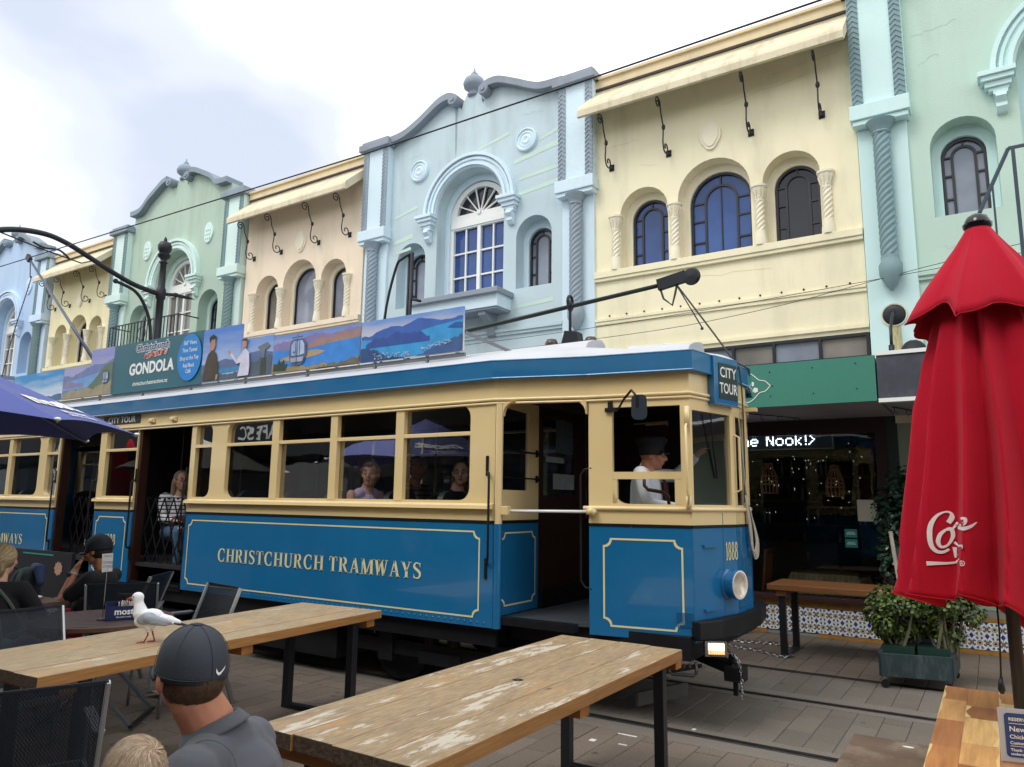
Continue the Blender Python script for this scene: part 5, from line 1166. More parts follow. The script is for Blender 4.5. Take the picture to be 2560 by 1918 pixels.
board(-9.58,-7.685,zb-.01,3.56,M('print teal','2c6674',.4,var=.12,scale=1.5)); board(-10.15,-9.585,zb,3.565,grad_mat('print dusk sky','c0b8d4','8b92cc',3.1,3.5)); board(-10.85,-10.155,zb,3.37,grad_mat('print lilac','b4b0cc','9aa0cc',3.1,3.4)); board(-12.3,-10.855,zb,3.37,grad_mat('print clear sky','dfe8ee','2f8fd0',2.98,3.3))
# harbour panel
art([('3f66b4',ridge(-5.115,-3.875,zb+.02,[3.17,3.20,3.25,3.24,3.28,3.27,3.24,3.25],seed=2)),('3c9ad6',[(-5.115,zb+.01),(-3.875,zb+.01),(-3.875,3.22),(-4.2,3.19),(-4.7,3.12),(-5.115,3.15)]),('35549c',ridge(-5.05,-4.25,3.06,[3.10,3.16,3.14,3.19,3.15,3.17,3.10],seed=3)),('2c5aa0',[(-4.05,3.16),(-3.875,3.14),(-3.875,3.19),(-3.95,3.2)]),('2e4f80',ridge(-5.115,-4.55,zb+.004,[3.06,3.05,3.02,2.97,2.95,2.93],seed=5)),('3f5f90',ridge(-4.4,-3.875,zb+.004,[2.93,2.96,2.99,3.02,3.05,3.08],seed=6))],0)
rnd=random.Random(4); m_=MB()
for i in range(60):
    x=rnd.uniform(-4.95,-4.5); z=rnd.uniform(2.935,2.97+(x+4.95)*-.05+.03); flat_poly(m_,_rect(x,z,x+rnd.uniform(.008,.022),z+.006),lambda u,v:(u,AB-.013,v))
for i in range(40):
    x=rnd.uniform(-4.35,-4.0); z=2.96+(x+4.35)*.16+rnd.uniform(0,.04); flat_poly(m_,_rect(x,z,x+rnd.uniform(.01,.03),z+.006),lambda u,v:(u,AB-.013,v))
m_.build('print',P_('c3cbd8'),ab)
# lake panel with gondola cabin
art([('8a7fae',ridge(-6.415,-5.13,zb+.02,[3.24,3.27,3.25,3.29,3.31,3.27,3.31,3.30],seed=8)),('a6847a',ridge(-5.95,-5.13,3.1,[3.16,3.21,3.26,3.23,3.29,3.25,3.30],seed=9)),('3f8ad8',[(-6.415,zb+.02),(-5.13,zb+.02),(-5.13,3.20),(-5.5,3.18),(-5.9,3.15),(-6.415,3.17)]),('b39a7c',[(-6.35,3.05),(-6.0,3.04),(-5.72,3.07),(-5.6,3.10),(-5.75,3.13),(-6.1,3.12)]),('9c8a64',ridge(-6.415,-5.13,zb+.004,[3.03,2.98,2.99,2.96,2.97,2.95,2.96,3.0],.018,40,seed=10)),('6d6a58',ridge(-5.75,-5.13,zb+.004,[2.93,2.95,2.96,2.98,2.99],.015,20,seed=15)),('2e4636',[(-6.40,2.95),(-6.20,2.94),(-6.17,3.02),(-6.22,3.0),(-6.23,3.07),(-6.28,3.02),(-6.31,3.08),(-6.33,3.02),(-6.39,3.03)])],1)
def cabin(cx_,cz_,s_,lay):
    e=lambda a,b_:(cx_+a*s_,cz_+b_*s_)
    body=[e(-.62,-.75),e(-.8,-.2),e(-.72,.55),e(-.45,.8),e(.45,.8),e(.75,.5),e(.85,-.15),e(.6,-.75),e(.3,-.9),e(-.3,-.9)]
    art([('56688c',body),('9fb4d6',[e(-.55,-.25),e(-.6,.45),e(-.38,.68),e(-.22,.68),e(-.22,-.28)]),('a8bcdc',[e(-.14,-.28),e(-.14,.68),e(.16,.68),e(.16,-.28)]),('b4c6e0',[e(.24,-.28),e(.24,.68),e(.42,.68),e(.62,.4),e(.68,-.2)]),('a2a6bc',[e(-.55,-.7),e(-.6,-.4),e(.62,-.4),e(.52,-.7)])],lay)
    m_=MB()
    for q in stroke([e(-.5,.88),e(.5,.92)],.05*s_)+stroke([e(0,.9),e(.02,2.2 if s_<.1 else 1.1)],.05*s_)+stroke([e(-.02,-.9),e(-.02,.8)],.05*s_)+stroke([e(-.4,-.05),e(-.2,-.05)],.06*s_): m_.add([(a,AB-.0015*(lay+7),b_) for a,b_ in q],[(0,1,2,3)])
    m_.build('print',P_('2f3648'),ab)
cabin(-6.02,3.135,.165,10)
# people panel
art([('5d7098',ridge(-7.68,-6.43,zb+.1,[3.13,3.14,3.17,3.15,3.19,3.21,3.18],.006,24,seed=11)),('3f86b4',[(-7.5,3.0),(-6.9,3.02),(-7.0,3.07),(-7.45,3.06)]),('54606c',ridge(-7.68,-6.43,zb+.004,[3.02,3.04,2.99,3.0,3.05,3.12,3.14],.014,30,seed=12)),('39453f',[(-6.62,zb+.01),(-6.52,zb+.01),(-6.53,3.12),(-6.61,3.12)]),('6f7880',[(-6.68,3.25),(-6.52,3.29),(-6.47,3.25),(-6.55,3.2),(-6.56,3.12),(-6.61,3.12),(-6.62,3.19)])],0)
art([('463f33',[(-7.63,zb+.02),(-7.60,3.15),(-7.56,3.25),(-7.50,3.29),(-7.44,3.28),(-7.40,3.24),(-7.36,3.10),(-7.35,zb+.02)]),('b48a70',[(-7.53,3.29),(-7.53,3.40),(-7.49,3.44),(-7.44,3.43),(-7.43,3.34),(-7.46,3.29)]),('2c211c',[(-7.54,3.38),(-7.55,3.45),(-7.48,3.48),(-7.42,3.45),(-7.43,3.42),(-7.5,3.42)]),('b48a70',[(-7.38,3.0),(-7.34,3.0),(-7.35,2.94),(-7.39,2.94)]),
 ('d4d2e4',[(-6.99,zb+.02),(-6.95,3.10),(-7.02,3.09),(-7.14,3.20),(-7.12,3.23),(-7.02,3.14),(-6.95,3.20),(-6.88,3.26),(-6.81,3.20),(-6.79,3.05),(-6.80,zb+.02)]),('c09a84',[(-7.14,3.20),(-7.19,3.25),(-7.17,3.26),(-7.12,3.23)]),('b88f78',[(-6.93,3.25),(-6.93,3.34),(-6.90,3.36),(-6.86,3.35),(-6.86,3.27)]),('5a4034',[(-6.95,3.34),(-6.93,3.365),(-6.86,3.365),(-6.83,3.35),(-6.86,3.33),(-6.9,3.345)])],6)
# teal panel lettering
el=MB(); flat_poly(el,[(-7.92+.235*cos(i*pi/16),3.255+.285*sin(i*pi/16)) for i in range(32)],lambda u,v:(u,AB-.012,v)); el.build('print',P_('1f84d0',var=.04),ab)
for k,(t_,z) in enumerate((('360\u00b0 Views',3.43),('Time Tunnel',3.34),('Shop at the Top',3.245),('Red Rock',3.155),('Caf\u00e9',3.085))): lettering('lettering',t_,WLET,ab,lambda u,v,z=z:(-7.92+u,AB-.0135,z+v),.070,.0006,sx=.80)
NAVY=M('navy print','1d3f7c',.4); REDP=M('red print','c43a30',.4)
lettering('lettering','Christchurch',WLET,ab,lambda u,v:(-8.72+u,AB-.002,3.47+v),.135,.010,sx=1.02); lettering('lettering','Christchurch',NAVY,ab,lambda u,v:(-8.72+u,AB-.0035,3.47+v),.135,.002,sx=1.02)
lettering('lettering','attractions',WLET,ab,lambda u,v:(-8.65+u,AB-.005,3.375+v+u*.06),.11,.010,shear=.5); lettering('lettering','attractions',REDP,ab,lambda u,v:(-8.65+u,AB-.0065,3.375+v+u*.06),.11,.002,shear=.5)
lettering('lettering','GONDOLA',WLET,ab,lambda u,v:(-8.72+u,AB-.003,3.20+v),.20,.008,sx=.94); lettering('lettering','christchurchattractions.nz',WLET,ab,lambda u,v:(-8.72+u,AB-.003,3.015+v),.072,.001)
# dusk panel
art([('6f7fb0',ridge(-10.845,-9.59,3.0,[3.26,3.24,3.30,3.36,3.34,3.40],.012,30,seed=13)),('6fa0d4',[(-10.845,3.05),(-9.59,3.05),(-9.9,3.24),(-10.3,3.2),(-10.845,3.16)]),('8582a4',ridge(-10.845,-10.3,3.08,[3.16,3.19,3.15,3.13,3.12],.008,14,seed=18)),('5f7560',[(-10.2,zb+.01),(-9.59,zb+.01),(-9.59,3.36),(-9.8,3.32),(-9.95,3.2),(-10.1,3.1),(-10.25,3.02)]),('9a9078',ridge(-10.845,-9.59,zb+.004,[2.97,3.05,3.04,3.06,3.03,3.08,3.12],.02,40,seed=14))],0)
cabin(-9.74,3.16,.10,6)
art([('4a6c94',ridge(-12.29,-10.86,zb+.004,[2.94,2.94,2.96,3.0,3.0,3.03],.01,20,seed=16))],0)
for x in (-4.3,-4.95,-5.9,-6.9,-7.9,-8.9,-9.9,-11,-12): 
    MB().bar((x,AB+.03,2.83),(x,AB+.03,3.2),.03,.02).bar((x,AB+.03,3.15),(x+.3,AB+.5,2.84),.02).box(x-.06,AB-.05,2.80,x+.06,AB+.03,2.83).build('board_bracket',BACK,ab)
MB().bar((-12.3,AB+.035,2.90),(-3.87,AB+.035,2.90),.03).bar((-3.87,AB+.03,3.1),(-3.4,AB+.4,2.86),.025).build('board_rail',BACK,ab)
# trolley pole gear
POL=M('trolley pole dark','1b2524',.4,metal=.3)
MB().tube([(-6.2,CY,3.22),(-2.35,CY,3.53)],[.026,.019],10).build('trolley_pole',POL,tr,smooth=True)
hd=MB().bar((-2.38,CY,3.53),(-2.12,CY,3.575),.05,.10).lathe([(0,-.03),(.065,-.025),(.078,-.01),(.05,0),(.078,.01),(.065,.025),(0,.03)],(-2.07,CY,3.565),20,'Y'); hd.build('trolley_head',IRON,tr,smooth=True,autos=40)
MB().lathe([(.04,-.02),(.06,0),(.04,.02)],(-3.27,CY,3.46),10,'X').tube([(-3.27,CY,3.48),(-3.27,CY,3.10)],.014,6).tube([(-3.27,CY+.05*cos(t*pi/6),3.50+.06*sin(t*pi/6)) for t in range(-1,8)],.014,6).build('pole_hook',IRON,tr)
MB().add([(-3.36,CY-.06,3.0),(-3.14,CY-.06,3.0),(-3.17,CY-.06,3.19),(-3.30,CY-.06,3.21),(-3.36,CY+.06,3.0),(-3.14,CY+.06,3.0),(-3.17,CY+.06,3.19),(-3.30,CY+.06,3.21)],[(0,1,2,3),(7,6,5,4),(0,1,5,4),(1,2,6,5),(2,3,7,6),(3,0,4,7)]).build('hook_stand',IRON,tr)
for x,y in ((-3.42,5.96),(-3.05,6.05)): MB().lathe([(.03,2.94),(.055,2.98),(.03,3.02),(.055,3.05),(.065,3.09),(.045,3.13),(0,3.14)],(x,y,0),12).build('insulator',M('brown porcelain','4b3a34',.25),tr,smooth=True)
ROPE=M('trolley rope','b3aa98',.8,var=.2,scale=40); DROPE=M('dark rope',(.05,.05,.05),.7)
MB().tube(catmull([(-2.22,CY,3.53),(-2.10,CY,3.35),(-1.88,CY,3.02),(-1.68,CY-.02,2.71)],5),.008,6).tube([(-2.36,CY,3.50),(-2.33,CY,3.40),(-2.25,CY,3.33),(-2.22,CY,3.44),(-2.2,CY,3.53)],.010,6).tube([(-2.22,CY,3.53),(-1.99,CY,3.10)],.006,5).ball((-1.99,CY,3.09),.015,6).build('trolley_rope',DROPE,tr,smooth=True)
MB().tube(catmull([(-1.68,6.03,2.71),(-1.67,6.05,2.45),(-1.68,6.08,1.9),(-1.69,6.08,1.62)],5),.006,6).build('trolley_rope',DROPE,tr)
rp_=MB()
for q in range(4): rp_.tube(catmull([(-1.685,6.08,1.68),(-1.67,6.10+.02*q,1.45),(-1.66,6.13+.015*q,1.26-.02*q),(-1.65,6.17+.03*q,1.24-.015*q),(-1.65,6.22+.02*q,1.32),(-1.67,6.2,1.5),(-1.685,6.1,1.66)],5),.007,6)
rp_.tube(catmull([(-1.70,6.02,2.30),(-1.69,6.06,2.0),(-1.68,6.09,1.68)],5),.006,6); rp_.build('coiled_rope',ROPE,tr,smooth=True)
MB().tube([(-1.70,5.87,2.15),(-1.66,5.87,2.13),(-1.66,5.88,1.72),(-1.70,5.88,1.70)],.010,8).box(-1.70,6.1,2.36,-1.58,6.16,2.39).build('grab_handle',TCT,tr,smooth=True,autos=40)
# rear pole on the overhead wire
MB().tube([(-11.3,CY,3.3),(-14.40,CY,5.83)],[.028,.02],10).build('trolley_pole',M('trolley pole blue grey','4a5468',.35,metal=.4),tr,smooth=True)
MB().bar((-14.40,CY,5.82),(-14.5,CY,5.92),.06,.09).lathe([(0,-.03),(.06,-.02),(.04,0),(.06,.02),(0,.03)],(-14.48,CY,5.9),14,'Y').build('trolley_head',IRON,tr)
MB().tube(catmull([(-14.38,CY,5.80),(-14.32,CY,5.5),(-14.30,CY,5.4),(-14.42,5.9,4.2),(-14.5,5.8,2.9)],5),.009,5).build('trolley_rope',DROPE,tr)
# overhead wires, street mast
ow=thing('overhead_wire','long overhead tram wire running down the street','wire',(-6,CY,5.8))
MB().tube([(-60,CY,6.2),(-15.6,CY,5.90),(-6.17,CY,5.74),(-3.0,CY,5.75),(-.9,CY,5.77),(25,CY,5.9)],.009,6).build('contact_wire',IRON,ow)
ow3=thing('building_wires','two thin cables slung along the lower front walls','wire',(-4,9.8,4.2)); MB().tube(catmull([(-12,9.85,4.05),(-5,9.85,4.05),(-2.5,9.85,4.17),(0,9.8,4.5),(4,9.7,4.9)],6),.004,4).tube(catmull([(-12,9.8,4.22),(-5,9.82,4.22),(0,9.8,4.42),(4,9.7,4.65)],6),.004,4).build('cable',IRON,ow3)
mk=thing('street_mast','black ornamental street mast with a long curved arm over the tram wires','street mast',(-13.9,8.29,0))
X_=-13.9
m_=MB().lathe([(.12,0),(.12,.9),(.09,1.0),(.085,4.6),(.11,4.62),(.11,4.68),(.075,4.72),(.07,5.55),(.095,5.58),(.095,5.76),(.07,5.8),(.06,6.30),(.085,6.33),(.06,6.36),(.06,6.40),(.12,6.45),(.125,6.5),(.09,6.53),(.13,6.60),(.14,6.68),(.10,6.76),(.03,6.79),(.035,6.82),(.01,6.88)],(X_,8.29,0),16)
m_.build('mast',IRON,mk,smooth=True,autos=50)
MB().tube(catmull([(X_,8.27,5.66),(X_,7.75,5.72),(X_,7.3,5.85),(X_,6.89,6.00),(X_,6.4,6.17),(X_,5.97,6.22),(X_,5.4,6.10),(X_,4.6,5.7)],6),[.05]*43,8).build('curved_arm',IRON,mk,smooth=True)
MB().tube(catmull([(X_,7.36,5.70),(X_,7.75,5.60),(X_,7.98,5.35),(X_,8.12,5.0),(X_,8.17,4.5)],6),.032,8).ball((X_,7.36,5.70),.05,10).tube([(X_,8.3,5.68),(X_,8.55,5.72),(X_,8.9,5.74)],.035,8).ball((X_,8.62,5.73),.05,8,(1,1.5,1)).lathe([(.035,-.0),(.003,.15)],(X_,8.9,5.74),8,'Y').build('brace',IRON,mk,smooth=True)
MB().tube([(X_,6.95,6.0),(X_,6.7,5.87),(X_,6.05,5.93)],.012,6).tube([(X_,5.2,6.05),(X_,6.05,5.93)],.012,6).tube(catmull([(X_,6.5,5.88),(X_,6.3,6.0),(X_,6.05,5.97),(X_,5.85,6.02)],4),.018,6).build('pull_off_wire',IRON,mk)
hk=thing('iron_hoop','tall black iron hoop standing on the canopy before the grey blue building','bracket',(-7.7,8.6,3.16))
MB().tube(catmull([(-8.10,8.6,3.16),(-8.04,8.6,4.5),(-7.84,8.6,5.30),(-7.70,8.6,5.44),(-7.5,8.6,5.5)],5),.022,7).tube([(-7.5,8.6,5.5),(-7.52,8.6,3.16)],.03,7).tube([(-7.58,8.62,5.48),(-7.60,8.62,3.16)],.02,6).tube([(-7.52,8.6,4.75),(-7.3,8.6,4.68)],.025,6).build('hoop',IRON,hk,smooth=True)
# ================================================================ TABLES
def woodmat(name, top, side, white=.5, scale=1.0, along='Y'):
    mt,n,l,b=newmat(name); t=n.new('ShaderNodeTexCoord'); oi=n.new('ShaderNodeObjectInfo'); geo=n.new('ShaderNodeNewGeometry')
    va=n.new('ShaderNodeVectorMath'); va.operation='ADD'; l.new(t.outputs['Object'],va.inputs[0])
    om=n.new('ShaderNodeMath'); om.operation='MULTIPLY'; om.inputs[1].default_value=37; l.new(oi.outputs['Random'],om.inputs[0]); l.new(om.outputs[0],va.inputs[1])
    def noise(sc,st,det=6,rough=.6,dist=0):
        mpn=n.new('ShaderNodeMapping'); mpn.inputs['Scale'].default_value=st; l.new(va.outputs[0],mpn.inputs[0]); z=n.new('ShaderNodeTexNoise'); z.inputs['Scale'].default_value=sc; z.inputs['Detail'].default_value=det; z.inputs['Roughness'].default_value=rough; z.inputs['Distortion'].default_value=dist; l.new(mpn.outputs[0],z.inputs[0]); return z.outputs['Fac']
    def mrng(v,a,b_,c,d):
        q=n.new('ShaderNodeMapRange'); q.inputs[1].default_value=a; q.inputs[2].default_value=b_; q.inputs[3].default_value=c; q.inputs[4].default_value=d; l.new(v,q.inputs[0]); return q.outputs[0]
    def mix(f,a,c,mode='MIX'):
        q=n.new('ShaderNodeMixRGB'); q.blend_type=mode
        if isinstance(f,(int,float)): q.inputs[0].default_value=f
        else: l.new(f,q.inputs[0])
        for i,v in ((1,a),(2,c)):
            if isinstance(v,tuple): q.inputs[i].default_value=(*v,1)
            else: l.new(v,q.inputs[i])
        return q.outputs[0]
    top=s2l(top); side=s2l(side)
    grain=noise(14,(7,.8,7),5,.65,.4); fine=noise(60,(6,.35,6),3); blot=noise(3.2,(2.2,.9,1),5,.6)
    c=mix(mrng(grain,.3,.7,0,1),tuple(x*.50 for x in top),tuple(min(1,x*1.30) for x in top)); c=mix(mrng(fine,.35,.65,0,.5),c,tuple(x*.55 for x in top))
    c=mix(mrng(blot,.5,.68,0,.55),c,tuple(x*y for x,y in zip(top,(.62,.60,.66))))
    c=mix(mrng(noise(2.1,(2.5,.7,1),4,.6,.3),.54,.66,0,.5),c,(top[0]*1.15,top[1]*.85,top[2]*.5))
    pt=noise(5.5,(3.4,.62,1),9,.72,.3); big=noise(1.7,(1.6,.8,1),2,.5)
    ma=n.new('ShaderNodeMath'); ma.operation='MULTIPLY_ADD'; l.new(big,ma.inputs[0]); ma.inputs[1].default_value=.75; l.new(pt,ma.inputs[2])
    wm=mrng(ma.outputs[0],1.106-.13*white,1.14-.13*white,0,.8)
    c=mix(wm,c,(.62,.57,.47))
    vo=n.new('ShaderNodeTexVoronoi'); vo.inputs['Scale'].default_value=3.4; mpn=n.new('ShaderNodeMapping'); mpn.inputs['Scale'].default_value=(1.5,.75,1); l.new(va.outputs[0],mpn.inputs[0]); l.new(mpn.outputs[0],vo.inputs['Vector'])
    c=mix(mrng(vo.outputs['Distance'],.03,.075,.8,0),c,(.06,.04,.03))
    sd_=mix(mrng(noise(9,(1.5,.5,9),5),.3,.7,0,1),tuple(x*.72 for x in side),tuple(min(1,x*1.2) for x in side))
    endc=mix(mrng(noise(12,(4,1,8),4),.35,.65,0,1),(.035,.024,.015),(.11,.075,.045))
    sp_=n.new('ShaderNodeSeparateXYZ'); tn=n.new('ShaderNodeTexCoord'); l.new(tn.outputs['Normal'],sp_.inputs[0])
    az=n.new('ShaderNodeMath'); az.operation='ABSOLUTE'; l.new(sp_.outputs[2],az.inputs[0]); ay=n.new('ShaderNodeMath'); ay.operation='ABSOLUTE'; l.new(sp_.outputs[1],ay.inputs[0])
    c=mix(mrng(az.outputs[0],.45,.6,1,0),c,sd_); c=mix(mrng(ay.outputs[0],.6,.75,0,1),c,endc)
    l.new(c,b.inputs['Base Color']); b.inputs['Roughness'].default_value=.62
    bp=n.new('ShaderNodeBump'); bp.inputs['Strength'].default_value=.35; bp.inputs['Distance'].default_value=.004; l.new(grain,bp.inputs['Height']); l.new(bp.outputs[0],b.inputs['Normal'])
    return mt
WTOP=woodmat('weathered table wood','ad9674','a37440',1.0)
WTOP2=woodmat('weathered table wood far','b5a180','aa783f',.5)
def plank_table(name,label,cx,cy,rz,wid,ln,mt,npl=4,h=.76,th=.058,legs=(.95,-.95)):
    t=thing(name,label,'table',(cx,cy,0),rz,group='long plank tables outside the cafe',local=True)
    pw=wid/npl
    for i in range(npl):
        x0=-wid/2+i*pw; m_=MB(); e0=random.uniform(-.006,.006); e1=random.uniform(-.008,.008)
        m_.box(x0+.0012,-ln/2+e0,h-th,x0+pw-.0012,ln/2+e1,h+random.uniform(-.0015,.0015)); o=m_.build('plank',mt,t,bevel=.003)
    for y in legs:
        for x in (-wid/2+.10,wid/2-.10): MB().box(x-.03,y-.03,.0,x+.03,y+.03,h-th-.002).build('leg',BLK,t,bevel=.003)
        MB().box(-wid/2+.13,y-.03,.0,wid/2-.13,y+.03,.035).build('foot_bar',BLK,t)
    for y in (legs[0]+.12,legs[1]-.12,0.0): MB().box(-wid/2+.03,y-.045,h-th-.055,wid/2-.03,y+.045,h-th-.001).build('cross_beam',TIMB,t)
    return t
TIMB=M('orange beam timber','a86d30',.6,var=.2,scale=5,stretch=(1,5,5))
ta=plank_table('plank_table','long weathered plank table with flaking white paint in the middle foreground',-2.01,3.165,0,.81,2.39,WTOP,4,legs=(1.08,-.98))
MB().lathe([(.0,.7605),(.027,.7608),(.027,.7602)],(0.02,-.01,0),20).build('umbrella_hole',IRON,ta)
tb=plank_table('plank_table','long plank table with a seagull standing on it, left of the man in the cap',-4.37,3.12,R(4.46),.83,2.58,WTOP2,4,legs=(1.08,-1.0))
# acacia table of glued staves at the right
AC=[M('acacia stave '+str(k),c,.32,var=.22,scale=3.5,stretch=(16,1,6),coat=.15,dirt=.45,dcol='7a5030',dscale=2.2,dstretch=(9,1,1)) for k,c in enumerate(('d8a468','bf8450','e4b878','b47a4e','e4c490','a46a42','d8ac70'))]
SAPW=M('acacia sapwood','e6c887',.35,var=.08,scale=5)
tc_=thing('acacia_table','polished acacia stave table with the closed red umbrella through it','table',(.3,3.2,0))
rnd=random.Random(11); x=-.262
while x<.80:
    wdt=rnd.uniform(.075,.12); y=4.27; first=True; 
    while y>1.9:
        ln=rnd.uniform(.2,.48) if not first else rnd.uniform(.12,.4); first=False; y2=max(1.9,y-ln)
        o=MB().box(x,y2,.72,x+wdt-.0006,y-.0006,.76+rnd.uniform(-.0003,.0003)).build('stave',rnd.choice(AC),tc_)
        if rnd.random()<.65:
            e=rnd.choice((0,1)); xs0=x if e==0 else x+wdt-.0006; sg=1 if e==0 else -1; P=[(xs0,y2+.001)]; nn=12; amp=rnd.uniform(.008,.028); ph_=rnd.uniform(0,6)
            P+= [(xs0,y-.0015)]+[(xs0+sg*max(.0012,amp*(.55+.45*sin(q*.55+ph_))),y-.0015-(y-y2-.003)*q/nn) for q in range(nn+1)]
            if len(P)>3: MB().add([(px_,py_,.7609) for px_,py_ in P],[tuple(range(len(P)))]).build('sapwood_streak',SAPW,o)
        y=y2
    x+=wdt
MB().box(-.20,1.95,.66,.72,4.2,.718).build('apron',TIMB,tc_)
for x_,y_ in ((-.14,4.1),(.62,4.1),(-.14,2.1),(.62,2.1)): MB().box(x_-.03,y_-.03,0,x_+.03,y_+.03,.658).build('leg',BLK,tc_)
bs=thing('low_bench','low worn brown bench seat beside the acacia table','bench',(-.5,3.4,0))
MB().box(-.695,2.3,.405,-.32,4.36,.45).build('seat',M('worn brown board','6a5748',.55,var=.3,scale=4,bump=.2,bs=30,dirt=.6,dcol='a8977f',dscale=5,dstretch=(1.4,1,1)),bs,bevel=.004)
for y_ in (4.1,2.6):
    for x_ in (-.64,-.38): MB().box(x_-.02,y_-.02,0,x_+.02,y_+.02,.404).build('leg',BLK,bs)
tag(MB().prism([(-.44+.022*cos(a*pi/5)*(1+.3*(a%2)),4.27+.012*sin(a*pi/5)) for a in range(10)],lambda u,v,w_:(u,v,.4505+w_),0,.0015).build('bird_dropping',W_WHITE),'white bird dropping on the low brown bench','dropping')
# reserved sign
rs=thing('table_sign','clear acrylic stand with a navy reserved notice on the acacia table','sign',(.1,3.12,.76))
Fs=lambda u,v,w_:(-.045+u+w_*.1,3.14+w_-v*.12+u*.25,.765+v)
MB().prism([(0,0),(.2,0),(.2,.175),(0,.175)],Fs,-.0015,.003).build('acrylic_sheet',M('frosted acrylic','b9c0c8',.15,var=.03),rs)
MB().prism(rrect(.018,.016,.19,.160,(.012,)*4),Fs,-.003,-.002).build('notice_card',M('navy card','1f4680',.4,var=.05),rs)
for k,(t_,z,s_) in enumerate((('RESERVED FOR',.140,.015),('New Regent',.108,.024),('Chicken & Chips',.083,.018),('Customers Only',.063,.014),('Thank you for',.040,.013),('understanding',.027,.013))): lettering('lettering',t_,WLET,rs,lambda u,v,z=z:Fs(.030+u,z+v,-.0042),s_,.0003,align='LEFT')
MB().prism([(.03,.126),(.17,.126),(.17,.1275),(.03,.1275)],Fs,-.0045,-.0040).prism([(.03,.052),(.17,.052),(.17,.0535),(.03,.0535)],Fs,-.0045,-.0040).build('rule',WLET,rs)

# ================================================================ CHAIRS
ALU=M('grey aluminium tube','8f9499',.35,metal=.7,var=.05)
def meshmat():
    mt,n,l,b=newmat('dark woven mesh'); t=n.new('ShaderNodeTexCoord'); ck=n.new('ShaderNodeTexChecker'); ck.inputs['Scale'].default_value=170; l.new(t.outputs['Object'],ck.inputs['Vector'])
    q=n.new('ShaderNodeMixRGB'); q.inputs[1].default_value=(.010,.013,.019,1); q.inputs[2].default_value=(.038,.045,.06,1); l.new(ck.outputs['Fac'],q.inputs[0]); l.new(q.outputs[0],b.inputs['Base Color']); b.inputs['Roughness'].default_value=.6; b.inputs['Specular IOR Level'].default_value=.2
    o=n['Material Output']; tr_=n.new('ShaderNodeBsdfTransparent'); ms=n.new('ShaderNodeMixShader'); mr_=n.new('ShaderNodeMath'); mr_.operation='MULTIPLY'; mr_.inputs[1].default_value=.22; l.new(ck.outputs['Fac'],mr_.inputs[0]); l.new(mr_.outputs[0],ms.inputs[0]); l.new(b.outputs[0],ms.inputs[1]); l.new(tr_.outputs[0],ms.inputs[2]); l.new(ms.outputs[0],o.inputs[0]); return mt
MESH=meshmat()
ALU_S=M('silver aluminium edge','b9bdbd',.35,metal=.6,var=.05)
def mesh_chair(label,x,y,ang,proto=[None],par=None,group='grey mesh cafe chairs'):
    if proto[0] is None:
        t=thing('mesh_chair',label,'chair',(0,0,0),0,group=group,local=True); w_=.27
        for s_ in (-1,1):
            MB().tube(catmull([(s_*w_,.24,.0),(s_*w_,.22,.42),(s_*w_,.20,.62),(s_*w_,.16,.655),(s_*w_,-.20,.655)],3),.012,6).build('leg',ALU,t,smooth=True)
            MB().bar((s_*w_,-.34,.0),(s_*w_,-.20,.42),.022,.03).build('leg',ALU,t,bevel=.003)
            MB().bar((s_*w_,-.17,.40),(s_*w_,-.345,.885),.016,.028).build('back_post',ALU_S,t,bevel=.003)
            MB().box(s_*w_-.022,-.22,.655,s_*w_+.022,.20,.672).build('armrest',ALU,t,bevel=.004)
            MB().bar((s_*w_,.21,.43),(s_*w_,-.19,.42),.018,.03).build('seat_rail',ALU,t)
        rows=[]
        for z_,y_ in ((.885,-.345),(.80,-.318),(.60,-.248),(.45,-.20)): rows.append([(-w_+.01+(2*w_-.02)*k/6,y_-.022*sin(pi*k/6)*(1-abs(z_-.66)),z_) for k in range(7)])
        MB().sheet(rows).build('back_mesh',MESH,t,smooth=True)
        MB().bar((-w_,-.347,.884),(w_,-.347,.884),.012,.014).build('top_bar',MESH,t)
        MB().sheet([[(-w_+.01+(2*w_-.02)*k/6,y_,.435-.012*sin(pi*k/6)) for k in range(7)] for y_ in (-.18,0,.21)]).build('seat_mesh',MESH,t,smooth=True)
        MB().bar((-w_,.21,.43),(w_,.21,.43),.02,.03).build('seat_rail',ALU,t)
        proto[0]=t
    else: t=copy_tree(proto[0]); t['label']=label
    t.location=(x,y,0); t.rotation_euler=(0,0,ang); return t
def face(fx,fy): return atan2(fy,fx)-pi/2
mesh_chair('grey mesh chair in the near left corner, largest of them',-3.42,1.60,face(-.92,.38))
mesh_chair('empty grey mesh chair behind the sugar caddy, its back towards the camera',-6.46,3.79,face(-.8,.6))
mesh_chair('grey mesh chair to the right of the round slatted table, nearest the tram panel',-5.50,3.69,face(-.15,-1))
mesh_chair('mesh chair the man in the black cap is sitting in',-6.97,4.05,face(-.72,-.55))
mesh_chair('mesh chair the blonde woman in black sits in at the left edge',-6.05,2.55,face(-.55,.83))
mesh_chair('mesh chair under the near end of the seagull table at the left edge',-4.95,2.35,face(1,-.1))
